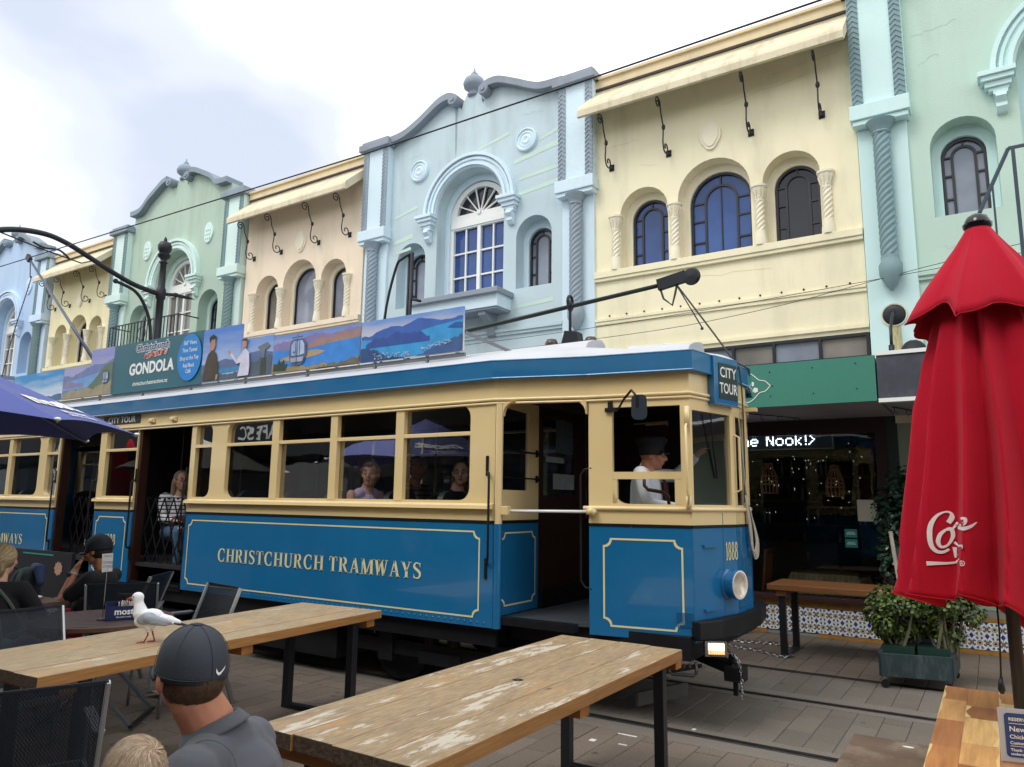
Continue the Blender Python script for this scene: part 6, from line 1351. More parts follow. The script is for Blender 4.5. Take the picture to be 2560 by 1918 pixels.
# round slatted table
SL=M('dark stained slat','54433f',.5,var=.2,scale=5,stretch=(1,6,6),coat=.1); RIM=M('worn brown rim','5c4030',.55,var=.3,scale=12)
rt_=thing('round_table','round slatted folding table with crossed grey legs','table',(-5.56,3.10,0))
cx_,cy_,rr=-5.56,3.10,.475
m_=MB(); nn=40; m_.add([(cx_+q*cos(2*pi*i/nn),cy_+q*sin(2*pi*i/nn),z_) for q,z_ in ((rr,.695),(rr,.725),(rr-.055,.725),(rr-.055,.695)) for i in range(nn)],[(a*nn+i,a*nn+(i+1)%nn,((a+1)%4)*nn+(i+1)%nn,((a+1)%4)*nn+i) for a in range(4) for i in range(nn)]); m_.build('rim',RIM,rt_,bevel=.003)
u_=Vector((.75,.66,0)).normalized(); v_=Vector((-u_.y,u_.x,0))
for k in range(13):
    o_=-.36+k*.06; hl=sqrt(max(0,(rr-.055)**2-o_**2)); c=Vector((cx_,cy_,.713)); MB().bar(c+v_*o_-u_*hl,c+v_*o_+u_*hl,.053,.018).build('slat',SL,rt_)
for s_ in (-1,1):
    a=Vector((cx_,cy_,0))
    MB().bar(a+u_*-.33+v_*.26*s_+Vector((0,0,.02)),a+u_*.30+v_*.26*s_+Vector((0,0,.69)),.03,.02).build('leg',ALU,rt_); MB().bar(a+u_*.33+v_*.23*s_+Vector((0,0,.02)),a+u_*-.30+v_*.23*s_+Vector((0,0,.69)),.03,.02).build('leg',ALU,rt_)
for q in (-.33,.33): a=Vector((cx_,cy_,.03)); MB().bar(a+u_*q-v_*.25,a+u_*q+v_*.25,.025,.02).build('cross_bar',BLK,rt_)
# sugar caddy and order flag
cd=thing('sugar_caddy','navy blue box of sugar sachets printed most on the round table','caddy',(-5.44,3.19,.725))
NV=M('navy card box','16244f',.4,var=.06)
uc=Vector((.46,.89,0)).normalized(); vc=Vector((-uc.y,uc.x,0)); c0=Vector((-5.43,3.14,.726))
cb=lambda u,v,w_: tuple(c0+uc*u+vc*w_+Vector((0,0,v)))
def cbx(m_,u0,u1,w0,w1,z0,z1): return m_.add([cb(u,v,w_) for v in (z0,z1) for u,w_ in ((u0,w0),(u1,w0),(u1,w1),(u0,w1))],[(3,2,1,0),(4,5,6,7),(0,1,5,4),(1,2,6,5),(2,3,7,6),(3,0,4,7)])
m_=MB(); cbx(m_,-.09,.13,-.055,-.05,0,.095); cbx(m_,-.09,.13,.05,.055,0,.12); cbx(m_,-.09,-.085,-.05,.05,0,.105); cbx(m_,.125,.13,-.05,.05,0,.105); cbx(m_,-.085,.125,-.05,.05,0,.004); m_.build('box',NV,cd)
lettering('lettering','most',WLET,cd,lambda u,v:cb(.03+u,.056+v,-.0565),.062,.0018,sx=1.0); lettering('lettering','BELGIAN DARK',WLET,cd,lambda u,v:cb(.03+u,.019+v,-.0565),.013,.0001,sx=1.1)
m_=MB()
for k in range(18): u=-.02+random.uniform(0,.13); cbx(m_,u,u+.005,-.04,.03,.03,.118+random.uniform(-.01,.012))
m_.build('sachets',M('paper sachets','ded6c4',.7,var=.15,scale=40),cd,kind='stuff')
of=thing('order_flag','white coffee lovers card on a tall wire stand on the round table','table number',(-5.52,3.06,.726))
p0=Vector((-5.50,3.06,.726))
MB().tube([p0,p0+Vector((0,0,.33))],.0028,6).tube([p0+Vector((0.0,0,.33))+Vector((.015*cos(a*pi/6),.0,.015*sin(a*pi/6)+.015)) for a in range(12)],.002,5).lathe([(.04,.727),(.04,.733),(0,.735)],(p0.x,p0.y,0),16).build('wire_stand',M('steel wire',(.5,.5,.5),.3,metal=1),of)
Fc=lambda u,v,w_:tuple(p0+Vector((.80,.60,0)).normalized()*u+Vector((.6,-.8,0))*w_+Vector((0,0,.335+v)))
MB().prism([(-.035,-.005),(.038,.005),(.033,.135),(-.045,.128)],Fc,0,.001).build('card',W_WHITE,of)
GRT=M('grey print','8590a0',.6)
for t_,z_,s_ in (('TABLE NO',.112,.012),('COFFEE',.066,.024),('LOVERS',.038,.024)): lettering('lettering',t_,GRT,of,lambda u,v,z_=z_:Fc(-.002+u,z_+v,.002),s_,.0003)
# black wind barrier with a little crest, backpack, plates, paper bag, litter
wb=thing('wind_barrier','black board barrier with a small crest behind the seated people','barrier',(-9.2,4.4,0))
MB().box(-10.1,4.38,.06,-8.60,4.42,.98).build('panel',BLK,wb); MB().box(-9.7,4.374,.93,-9.0,4.379,.945).build('stripe',TEAL,wb); MB().bar((-10.0,4.2,.02),(-10.0,4.6,.02),.05).bar((-8.7,4.2,.02),(-8.7,4.6,.02),.05).build('foot',BLK,wb)
m_=MB(); flat_poly(m_,[(-8.86+.075*cos(i*pi/9)*(1+.25*(i%2)),.80+.065*sin(i*pi/9)*(1+.25*(i%2))) for i in range(18)],lambda u,v:(u,4.376,v)); m_.build('crest',M('crest print','b08a78',.5,var=.4,scale=60),wb)
lettering('lettering','ORGANIC',WLET,wb,lambda u,v:(-9.0+u,4.376,.35+v),.12,.002)
bp=thing('backpack','dark grey green backpack hanging on a chair behind the blonde woman','backpack',(-7.35,3.35,.6))
Blob().cap((-7.36,3.36,.55),.14,(-7.38,3.38,.85),.12).ball((-7.30,3.28,.58),.09,10,(1,.7,1)).make('bag',M('backpack cloth','1d2428',.8,var=.2,scale=8),bp,.015)
MB().tube(catmull([(-7.25,3.28,.95),(-7.15,3.2,.85),(-7.15,3.2,.6),(-7.22,3.28,.5)],5),.018,6).tube(catmull([(-7.42,3.28,.97),(-7.38,3.2,1.02),(-7.3,3.26,.97)],5),.012,6).build('strap',M('strap green','33453f',.8),bp)
st=thing('side_table','small cafe table with white plates by the wind barrier','table',(-6.9,3.15,0))
MB().box(-7.15,2.95,.70,-6.65,3.4,.73).build('table_top',RIM,st); MB().bar((-6.9,3.17,.0),(-6.9,3.17,.70),.05).box(-7.05,3.02,0,-6.75,3.32,.02).build('leg',ALU,st)
for k,(x_,y_) in enumerate(((-6.78,3.05),(-6.98,3.22))):
    tag(MB().lathe([(.0,.735),(.06,.735),(.11,.748),(.112,.752),(.06,.741),(0,.740)],(x_,y_,0),20).build('plate',W_WHITE),('white plate at the near corner of the small cafe table','white plate at the far side of the small cafe table')[k],'plate',group='white plates')
tag(MB().sheet([[(-5.95,3.66,.01),(-5.86,3.72,.05),(-5.74,3.76,.015)],[(-5.92,3.74,.02),(-5.83,3.80,.06),(-5.70,3.84,.03)],[(-5.90,3.84,.012),(-5.80,3.88,.03),(-5.72,3.93,.012)]]).build('paper_bag',M('crumpled brown paper','b9a486',.8,var=.15,scale=9)),'crumpled pale paper bag on the paving under the chairs','bag')
for k,(x_,y_,dx,dy,lb_) in enumerate(((-2.28,5.06,.07,.0,'white paper strip beside the concrete track edge'),(-2.43,4.82,.02,.015,'white scrap of paper on the reddish paving near the plank table'),(-2.22,4.85,.03,.0,'thin white scrap right of the round scrap on the paving'),(-4.33,4.06,.02,.02,'small white crumb on the paving beyond the seagull table'),(-1.94,5.46,.012,.012,'white spot on the concrete band beside the near rail'))):
    tag(MB().box(x_-dx,y_-dy-.008,.001,x_+dx,y_+dy+.008,.004).build('litter',W_WHITE),lb_,'litter',group='scraps of litter on the paving')
# ================================================================ RED UMBRELLA
RED=M('red umbrella canvas','b8122c',.85,var=.07,scale=3,bump=.25,bs=260,sheen=.05,spec=.2)
ru=thing('red_umbrella','closed red sun umbrella with white script lettering standing through the acacia table','umbrella',(.03,3.86,0))
ux,uy=.03,3.86
MB().tube([(ux,uy,.02),(ux,uy,2.86)],.026,14).build('pole',BLK,ru,smooth=True); MB().lathe([(.0,0),(.25,0),(.25,.05),(.05,.07),(.05,.3),(0,.3)],(ux,uy,0),24).build('base',BLK,ru)
MB().lathe([(.045,2.86),(.058,2.875),(.06,2.89),(.052,2.893),(.05,2.905),(.04,2.925),(.02,2.938),(0,2.94)],(ux,uy,0),24).build('finial',M('black plastic cap',(.01,.01,.012),.12),ru,smooth=True,autos=40)
def star(pts):
    """irregular star profile: list of (angle deg, radius factor) -> function of theta, flat cloth between creases"""
    P_s=sorted(pts)
    def f(th,tw=0):
        d=(math.degrees(th)-tw)%360
        for i in range(len(P_s)):
            a0,r0=P_s[i]; a1,r1=P_s[(i+1)%len(P_s)]
            if a1<=a0: a1+=360
            dd=d if d>=a0 else d+360
            if a0<=dd<=a1:
                t=(dd-a0)/(a1-a0); 
                return r0*r1*sin(R(a1-a0))/max(1e-6,(r1*sin(R(a1-a0)*(1-t))*1.0*0+ r0*sin(R((a1-a0)*(1-t)))+r1*sin(R((a1-a0)*t))))
        return 1
    return f
NT=220; rows=[]
flapS=star([(8,1),(34,.62),(58,1.02),(88,.60),(112,1),(140,.62),(168,1.05),(196,.66),(226,1.08),(252,.62),(276,1.0),(302,.64),(330,1.06),(352,.66)])
for z,r_,f in [(2.87,.045,.0),(2.84,.062,.25),(2.78,.10,.5),(2.72,.145,.7),(2.66,.19,.85),(2.60,.235,.95),(2.54,.275,1),(2.48,.31,1),(2.44,.33,1)]:
    row=[]
    for k in range(NT):
        th=2*pi*k/NT; g_=.45*flapS(th)+.55*(.86+.15*cos(7*th-.9)); rr_=r_*1.08*(1+(g_-1)*f); q=max(0,(2.75-z)/.31)
        zz=z-q*.075*(g_-.82)/.2*(.7+.3*sin(3*th+1))+q*.02*sin(2*th); row.append((ux+rr_*cos(th),uy+rr_*sin(th),zz))
    rows.append(row)
o=MB().sheet(rows,closed=True).build('top_flap',RED,ru,smooth=True); o.modifiers.new('solid','SOLIDIFY').thickness=.004
hs=MB().tube([Vector(p)+(Vector(p)-Vector((ux,uy,p[2]))).normalized()*.002 for p in rows[-1]+[rows[-1][0]]],.003,5); hs.build('hem',RED,ru)
rnd=random.Random(5)
bodyS=star([(0,1),(17,.60),(30,.95),(52,.55),(70,1.02),(95,.60),(118,.96),(140,.62),(160,1.02),(182,.58),(199,1.0),(214,.66),(229,1.06),(243,.70),(254,.98),(262,.60),(281,1.08),(300,.62),(318,1.0),(340,.56)])
rows=[]; HT=[(2.66,.10,.15),(2.52,.18,.35),(2.4,.225,.5),(2.25,.27,.62),(2.05,.315,.75),(1.85,.35,.85),(1.65,.38,.92),(1.45,.41,.97),(1.3,.43,1),(1.19,.45,1)]
from mathutils import noise as mno
for z,r_,f in HT:
    row=[]
    for k in range(NT):
        th=2*pi*k/NT; t=(2.66-z)/1.47; tw=9*sin(t*2.6)
        g_=bodyS(th,tw); wob=mno.noise(Vector((cos(th)*2.1,sin(th)*2.1,z*1.6)))*.07*t
        rr_=r_*(1+(g_-1)*f+wob); hemz=0
        if z<1.7: q=(1.7-z)/.51; hemz=q*(-.03+.075*cos(th-R(205))+.035*sin(3*th+.8)+.10*(g_-.8))
        row.append((ux+rr_*cos(th),uy+rr_*sin(th),z+hemz))
    rows.append(row)
MB().tube([Vector(p)+(Vector(p)-Vector((ux,uy,p[2]))).normalized()*.002+Vector((0,0,.004)) for p in rows[-1]+[rows[-1][0]]],.0032,5).build('hem',RED,ru)
rb=MB().sheet([[tuple(p) for p in r_] for r_ in rows],closed=True)
# refine vertically
fine=[]
for i in range(len(rows)-1):
    for s_ in range(4):
        t=s_/4; fine.append([tuple(Vector(rows[i][k]).lerp(Vector(rows[i+1][k]),t)) for k in range(NT)])
fine.append(rows[-1]); body=MB().sheet(fine,closed=True).build('folded_canopy',RED,ru,smooth=True); body.modifiers.new('solid','SOLIDIFY').thickness=.003
bv=BVHTree.FromPolygons([Vector(v)+ORI[body] for v in [v_.co for v_ in body.data.vertices]],[tuple(p.vertices) for p in body.data.polygons])
dirp=Vector((.02,1,0)).normalized()
def onred(u,z,off=.0045):
    h_=bv.ray_cast(Vector((u,uy-1.2,z)),dirp)
    if h_[0] is None: return None
    return h_[0]-dirp*off
# script letters, each stroke laid over the folds
c8=lambda x,y:(-.272+(x-990)*(.193/245), 1.588-(y-840)*(.2145/255))
def script(pts,wd,n=7):
    P=catmull([(a,b_,0) for a,b_ in pts],n); L_=len(P); W_=[]
    for i in range(L_):
        f=i/(L_-1)*(len(wd)-1); k=min(int(f),len(wd)-2); W_.append((wd[k]+(wd[k+1]-wd[k])*(f-k))*.00082)
    Q=stroke([c8(p.x,p.y) for p in P],W_); m_=MB()
    for q in Q:
        pts3=[onred(a,b_) for a,b_ in q]
        if None in pts3: continue
        if max(p.y for p in pts3)-min(p.y for p in pts3)>.05: continue
        m_.add(pts3,[(0,1,2,3)])
    return m_
sm_=MB()
for pts,wd in (([(1100,893),(1118,865),(1112,843),(1085,841),(1050,860),(1022,900),(1012,945),(1015,1000),(1035,1030),(1065,1035),(1095,1020)],[22,24,10,8,14,22,24,22,18,14,10]),
               ([(1088,925),(1060,950),(1048,985),(1060,1010),(1090,1000),(1115,960),(1112,925),(1088,925)],[10,18,20,14,10,18,20,12]),
               ([(1110,930),(1140,895),(1165,870),(1185,870),(1180,890),(1150,905)],[6,14,12,14,16,8]),([(1140,915),(1175,915),(1205,905),(1232,885)],[14,18,14,4]),
               ([(1120,985),(1140,1000),(1165,990)],[12,10,5]),([(1125,1040),(1150,1015),(1165,995)],[20,16,4]),([(1120,1010),(1120,1060)],[20,8]),
               ([(988,1092),(1030,1090),(1080,1088),(1125,1082)],[22,17,12,9]),([(1118,1085),(1135,1065),(1142,1060)],[6,9,4]),
               ([(1157+11*cos(a*pi/6),1074+11*sin(a*pi/6)) for a in range(13)],[3,3]),([(1153,1080),(1153,1068),(1160,1068),(1161,1073),(1154,1074),(1161,1080)],[2,2])):
    g_=script(pts,wd); sm_.add(g_.v,g_.f)
sm_.build('script_lettering',WLET,ru)
h_=onred(-.037,1.185,.008) or Vector((-.04,3.5,1.19))
MB().lathe([(.008,-.004),(.016,-.004),(.018,0),(.008,.002)],(h_.x,h_.y,h_.z),16,'Y').build('eyelet',M('brass eyelet','a9a29a',.25,metal=.9),ru)
MB().tube([(-.022,3.70,1.25),(-.022,3.70,1.10),(-.030,3.70,.93)],.004,6).tube([(-.030,3.70,.935),(-.031,3.70,.905),(-.031,3.70,.885),(-.031,3.70,.87)],[.005,.012,.014,.007],10).build('pull_cord',IRON,ru,smooth=True)
# ================================================================ BLUE UMBRELLA
BLU=M('royal blue umbrella canvas','293d94',.7,var=.04,scale=2,bump=.12,bs=240,sheen=.2)
bu=thing('blue_umbrella','open royal blue cafe umbrella with white lettering at the left edge','umbrella',(-6.59,2.09,0))
bx,by=-6.59,2.09; MB().tube([(bx,by,.02),(bx,by,2.72)],.022,12).build('pole',ALU,bu,smooth=True); MB().lathe([(0,0),(.28,0),(.28,.06),(.04,.08),(0,.08)],(bx,by,0),24).build('base',BLK,bu)
A8=[R(57.8+12 if k==0 else 57.8)+k*0 for k in range(1)]
angs=[R(57.8-44.7*k) for k in range(8)]
angs=[R(57.8),R(13.1),R(-32),R(-77),R(-122),R(-167),R(-212),R(-257)]
rad=[1.5]*8
tips=[Vector((bx+r_*cos(a),by+r_*sin(a),2.10)) for a,r_ in zip(angs,rad)]; apex=Vector((bx,by,2.72))
for k in range(8):
    a,b_=tips[k],tips[(k+1)%8]; rows=[]
    for i in range(9):
        t=i/8; row=[]
        for j in range(9):
            s_=j/8; e_=a.lerp(b_,s_); p=apex.lerp(e_,t); sag=sin(pi*s_)*t; p.z+=.0+.045*sag*t -.03*sin(pi*t)*(1-abs(2*s_-1)); q=(apex-p); q.z=0; p+=q*(.055*sag*t**3); row.append(tuple(p))
        rows.append(row)
    MB().sheet(rows).build('panel',BLU,bu,smooth=True)
    MB().bar(apex-Vector((0,0,.03)),a-Vector((0,0,.012)),.018,.012).build('rib',ALU,bu)
    MB().bar(Vector((bx,by,2.2)),apex.lerp(a,.55)-Vector((0,0,.02)),.012).build('strut',ALU,bu)
    MB().ball(a+Vector((0,0,.005)),.022,10,(1,1,.6)).build('tip_button',W_WHITE,bu,smooth=True)
# lettering on the panel between the first two ribs (reads from the tip side)
a,b_=tips[0],tips[1]
def onpanel(u,v,flip=1):  # u across (-.5..5), v distance fraction from apex
    e_=a.lerp(b_,.5+u); p=apex.lerp(e_,v); s_=.5+u; sag=sin(pi*s_)*v; p.z+=.045*sag*v-.03*sin(pi*v)*(1-abs(2*s_-1)); q=(apex-p); q.z=0; p+=q*(.055*sag*v**3)
    nrm=(a-apex).cross(b_-apex).normalized(); nrm*= (1 if nrm.z>0 else -1); return tuple(p+nrm*.008)
lettering('lettering','most',WLET,bu,lambda u,v:onpanel(-u*1.0/1.0,.72-v*.62),.34,.016,sx=1.0); lettering('lettering','BELGIUM',WLET,bu,lambda u,v:onpanel(-u,.88-v*.6),.085,.003)
lettering('lettering','SINCE 1998',WLET,bu,lambda u,v:onpanel(-u,.935-v*.6),.07,.002)
# ================================================================ PEOPLE AND BIRD
def skinm(n,c): return M('skin '+n,c,.55,var=.07,scale=25,spec=.35)
SK=skinm('ruddy','c08468'); SKT=skinm('tanned','b07a5a'); SKP=skinm('pale','d2a088')
EYW=M('eye white','c9c2b8',.3); EYD=M('eye dark',(.01,.008,.006),.2); LIP=M('lips','a05a4e',.5)
BLKC=M('black cotton','14151a',.9,var=.2,scale=9); NAVC=M('navy black cap','10141c',.8,var=.1)
def rot(yaw,pitch=0,roll=0): return Matrix.Rotation(yaw,3,'Z')@Matrix.Rotation(pitch,3,'X')@Matrix.Rotation(roll,3,'Y')
def head_shapes(b,hc,m,s=1.0,ears=True):
    P=lambda x,y,z: Vector(hc)+m@Vector((x*s,y*s,z*s))
    b.ball(P(0,-.012,.03),.09*s,18,(.83,1.03,.97),m); b.ball(P(0,.018,-.035),.07*s,16,(.86,.95,1.08),m); b.ball(P(0,.052,-.085),.03*s,12,(1.05,.8,.75),m)
    b.ball(P(0,.060,.022),.045*s,12,(1.25,.62,.6),m); b.cap(P(0,.086,.022),.009*s,P(0,.104,-.018),.0135*s,8); b.ball(P(.012,.092,-.022),.010*s,8); b.ball(P(-.012,.092,-.022),.010*s,8)
    for x in (-1,1):
        b.ball(P(x*.044,.052,-.018),.026*s,10,(1,.8,.9),m)
        if ears: b.ball(P(x*.078,-.008,-.002),.03*s,10,(.36,.62,1),m)
    b.ball(P(0,.082,-.050),.018*s,8,(1.3,.5,.6),m)
    return P
def face_bits(par,P,m,s=1,lips=True):
    w_=MB(); d=MB(); l_=MB()
    for x in (-1,1): w_.ball(P(x*.033,.079,.010),.0115*s,8,(1.2,.6,.75),m); d.ball(P(x*.033,.0855,.010),.0062*s,8); d.bar(P(x*.018,.090,.034),P(x*.050,.080,.037),.006*s,.006*s)
    l_.cap(P(-.016,.089,-.052),.0045*s,P(.016,.089,-.052),.0045*s,6)
    w_.build('eye',EYW,par,smooth=True); d.build('eye_brow',M('brow brown','3a2a20',.8),par,smooth=True); l_.build('mouth',LIP,par,smooth=True)
def hand(b,w,d,up,side,s=1.0,curl=.5,spread=1):
    """w wrist point, d direction of fingers, up back-of-hand normal, side=+-1 thumb side"""
    w=Vector(w); d=Vector(d).normalized(); up=Vector(up); up=(up-d*up.dot(d)).normalized(); x=d.cross(up)*side
    pal=w+d*.045*s; b.cap(w,.024*s,w+d*.04*s+x*.012*s,.022*s,8); b.cap(w,.024*s,w+d*.04*s-x*.014*s,.021*s,8); b.cap(w+d*.04*s+x*.018*s,.016*s,w+d*.075*s+x*.024*s,.013*s,8); b.cap(w+d*.04*s-x*.02*s,.016*s,w+d*.07*s-x*.028*s,.012*s,8); b.cap(w+d*.04*s,.017*s,w+d*.078*s,.014*s,8)
    for k,(ox,ln) in enumerate(((.027,.072),(.009,.080),(-.010,.074),(-.028,.058))):
        p=w+d*.078*s+x*ox*s; dd=(d+x*(ox*4*spread)).normalized(); c1=(dd*(1-curl*.4)-up*curl*.55).normalized(); c2=(dd*(1-curl*.9)-up*curl*1.0).normalized()
        q=p+c1*ln*.5*s; r_=q+c2*ln*.5*s; b.cap(p,.0088*s,q,.0082*s,7); b.cap(q,.0082*s,r_,.0068*s,7)
    p=w+d*.025*s+x*.024*s; q=p+(d*.7+x*.8-up*.2).normalized()*.036*s; r_=q+(d*.95+x*.25-up*.2).normalized()*.030*s; b.cap(p,.0125*s,q,.0105*s,7); b.cap(q,.0105*s,r_,.0085*s,7)
def strands(name,mat,par,c,rads,m,n,ln,wd,flow,region,seed=1,lift=.004):
    """thin hair ribbons lying over an ellipsoid; flow(dir)->tangent, region(local unit dir)->bool"""
    rnd=random.Random(seed); mb=MB(); c=Vector(c)
    for i in range(n):
        while 1:
            u=Vector((rnd.gauss(0,1),rnd.gauss(0,1),rnd.gauss(0,1))).normalized()
            if region(u): break
        pts=[]; l=ln*rnd.uniform(.6,1.2); p=u.copy()
        for k in range(5):
            q=Vector((p.x*rads[0],p.y*rads[1],p.z*rads[2]))*(1+lift*10*(k/4)*rnd.uniform(.2,1)+.01); pts.append(c+m@q)
            t=flow(p,rnd); t=(t-p*t.dot(p)); 
            if t.length<1e-4: t=p.orthogonal()
            p=(p+t.normalized()*l/4/rads[0]).normalized()
        nrm=(pts[0]-c).normalized()
        vs=[]
        for k,pt in enumerate(pts):
            d_=(pts[min(k+1,4)]-pts[max(k-1,0)]).normalized(); sdv=d_.cross(nrm).normalized()*wd*(1-.7*k/4)/2; vs+= [pt+sdv,pt-sdv]
        mb.add(vs,[(2*k,2*k+1,2*k+3,2*k+2) for k in range(4)])
    return mb.build(name,mat,par)
def cap_hat(par,P,m,s,mat,brim=True,hi=.062,mark=None,low=.02):
    """baseball cap: crown shell, seams, button, brim (local +Y is the face)"""
    c=P(0,-.012,low); rows=[]; rx,ry,rz=.092*s,.107*s,.118*s
    for i in range(13):
        t=pi/2*i/12; rows.append([tuple(Vector(c)+m@Vector((rx*(1+.02*cos(6*2*pi*k/48))*sin(t)*cos(2*pi*k/48),ry*sin(t)*sin(2*pi*k/48)*(1.0),rz*max(0,cos(t))**.86))) for k in range(48)])
    rows.append([tuple(Vector(c)+m@Vector((rx*1.0*cos(2*pi*k/48),ry*1.0*sin(2*pi*k/48),-.018*s))) for k in range(48)])
    h=MB().sheet(rows[1:],closed=True); h.add(rows[1],[tuple(range(48))]); o=h.build('cap',mat,par,smooth=True); o.modifiers.new('s','SOLIDIFY').thickness=.003
    sm=MB()
    for k in range(6):
        a=2*pi*(k+.5)/6; sm.tube([Vector(c)+m@Vector((rx*1.018*sin(t)*cos(a),ry*1.012*sin(t)*sin(a),rz*1.006*max(0,cos(t))**.86)) for t in [pi/2*i/10 for i in range(11)]],.0007*s,4)
    sm.build('seam',M('cap seam',(.02,.022,.026),.8),o); MB().ball(Vector(c)+m@Vector((0,0,rz)),.008*s,8,(1,1,.5),m).build('button',mat,o,smooth=True)
    if brim:
        rows=[]
        for i in range(6):
            t=i/5; rows.append([tuple(Vector(c)+m@Vector((.078*s*sin(a)*(1-.05*t),(ry-.012*s)*cos(a)*1.0+.075*s*t*max(0,cos(a))**.45,-.012*s-.012*s*t-.020*s*(abs(sin(a))**2)*t))) for a in [R(-72+144*k/16) for k in range(17)]])
        bo_=MB().sheet(rows).build('brim',mat,o,smooth=True); bo_.modifiers.new('s','SOLIDIFY').thickness=.004*s
    return o,c,(rx,ry,rz)
# ---------------------------------------------------------------- man seen from behind in the foreground
mn=thing('person','man in a dark grey cap and charcoal polo shirt seen from behind in the foreground','person',(-1.95,1.40,0))
hc=Vector((-1.956,1.353,1.115)); HM=rot(R(83),R(5)); s=1.02
b=Blob(); P=head_shapes(b,hc,HM,s)
RV=Vector((.839,.544,0)); FV=Vector((-.544,.839,0)); NB=Vector((-1.917,1.402,.945))
W3=lambda r_,f_,z_: NB+RV*r_+FV*f_+Vector((0,0,z_))
b.ball(P(-.083,-.008,-.006),.031,12,(.42,.62,1.05),HM@Matrix.Rotation(R(-18),3,'Z')); b.ball(P(.083,-.008,-.006),.031,12,(.42,.62,1.05),HM@Matrix.Rotation(R(18),3,'Z')); b.ball(P(-.088,-.022,.004),.012,8,(.6,.6,1.6),HM)
b.cap(P(0,-.035,-.05),.066,NB+Vector((0,0,.03)),.072,14); b.cap(NB,.075,W3(.06,.0,-.14),.11,14)
SHL=W3(.02,-.165,-.055); SHR=W3(.06,.175,-.075)
b.cap(W3(.06,.0,-.14),.12,W3(.10,0,-.5),.14,14); b.cap(SHR,.05,W3(-.06,.30,-.28),.042); b.cap(W3(-.06,.30,-.28),.04,W3(-.28,.20,-.30),.028); hand(b,W3(-.28,.20,-.30),RV*-1,(0,0,1),1,1,.5)
b.cap(SHL,.05,W3(-.03,-.26,-.30),.042); b.cap(W3(-.03,-.26,-.30),.04,W3(-.25,-.14,-.33),.028); hand(b,W3(-.25,-.14,-.33),-RV+FV*.4,(0,0,1),-1,1,.5)
for sy in (.11,-.09): k_=W3(-.36,sy*1.3,-.50); f_=W3(-.38,sy*1.3,-.92); b.cap(W3(.08,sy,-.5),.09,k_,.065); b.cap(k_,.06,f_,.04); b.cap(f_-Vector((0,0,.035)),.04,f_-RV*.16-Vector((0,0,.045)),.032)
body=b.make('body',SK,mn,.007,3)
CHAR=M('charcoal polo cotton','54575e',.9,var=.06,scale=4,bump=.3,bs=350,sheen=.15); CHD=M('dark collar cotton','2c3038',.9,var=.08)
b=Blob(); neckb=NB
b.cap(W3(.075,.0,-.15),.150,W3(.11,0,-.50),.175,18); b.cap(W3(.07,.10,-.13),.115,W3(.10,.12,-.4),.13,16); b.cap(W3(.045,.02,-.03),.080,SHR+Vector((0,0,-.01)),.076,14); b.cap(W3(.035,-.02,-.03),.078,SHL+Vector((0,0,-.01)),.074,14)
b.cap(W3(.04,0,-.035),.084,W3(.08,0,-.16),.14,14); b.cap(SHR,.080,W3(-.04,.24,-.24),.066,14); b.cap(SHL,.078,W3(-.01,-.23,-.22),.066,14)
b.make('polo_shirt',CHAR,mn,.009,5)
MB().tube([SHL+RV*(.03-.0*k)+FV*.035+Vector((0,0,.0))+(RV*cos(2*pi*k/24)+Vector((0,0,1))*sin(2*pi*k/24))*.082 for k in range(-3,15)],.0012,5).build('sleeve_seam',CHAR,mn)
# collar as a folded band
nk=NB+Vector((0,0,.045)); rows=[]; CM=Matrix.Rotation(R(-24),3,FV)
for (rr_,dz) in ((.070,-.012),(.076,-.006),(.092,-.034),(.096,-.042)):
    rows.append([tuple(nk+CM@(RV*rr_*cos(2*pi*k/30)*1.05+FV*rr_*sin(2*pi*k/30)+Vector((0,0,dz)))) for k in range(30)])
o=MB().sheet(rows,closed=True).build('collar',CHAR,mn,smooth=True); o.modifiers.new('s','SOLIDIFY').thickness=.004
b=Blob()
for sy in (.11,-.09): b.cap(W3(.08,sy,-.5),.11,W3(-.36,sy*1.3,-.51),.085); b.cap(W3(-.36,sy*1.3,-.5),.08,W3(-.38,sy*1.3,-.86),.065)
b.cap(W3(.09,-.09,-.5),.15,W3(.09,.11,-.5),.15); b.make('trousers',M('dark denim','1c2430',.9,var=.15,scale=20),mn,.014)
HRB=M('brown hair','4a3526',.6,var=.35,scale=60); b=Blob(); b.ball(P(0,-.02,.018),.0905*s,18,(.86,1.03,.92),HM); b.ball(P(0,-.060,-.045),.052*s,12,(1.05,.75,.8),HM); b.make('hair',HRB,mn,.006,3)
strands('hair_strands',M('brown hair strands','5a4230',.55,var=.4,scale=90),mn,P(0,-.02,.005),(.082*s,.098*s,.092*s),HM,2600,.035,.0011,lambda p,r_:Vector((r_.uniform(-.25,.25),-.15,-1)),lambda u:u.y<.15 and -.78<u.z<.12 and (u.z>-.5 or u.y<-.35),3,.004)
CAPG=M('dark grey sports cap','343a42',.75,var=.08,scale=5,bump=.25,bs=400); o,c,rr3=cap_hat(mn,P,HM,s,CAPG,low=.018)
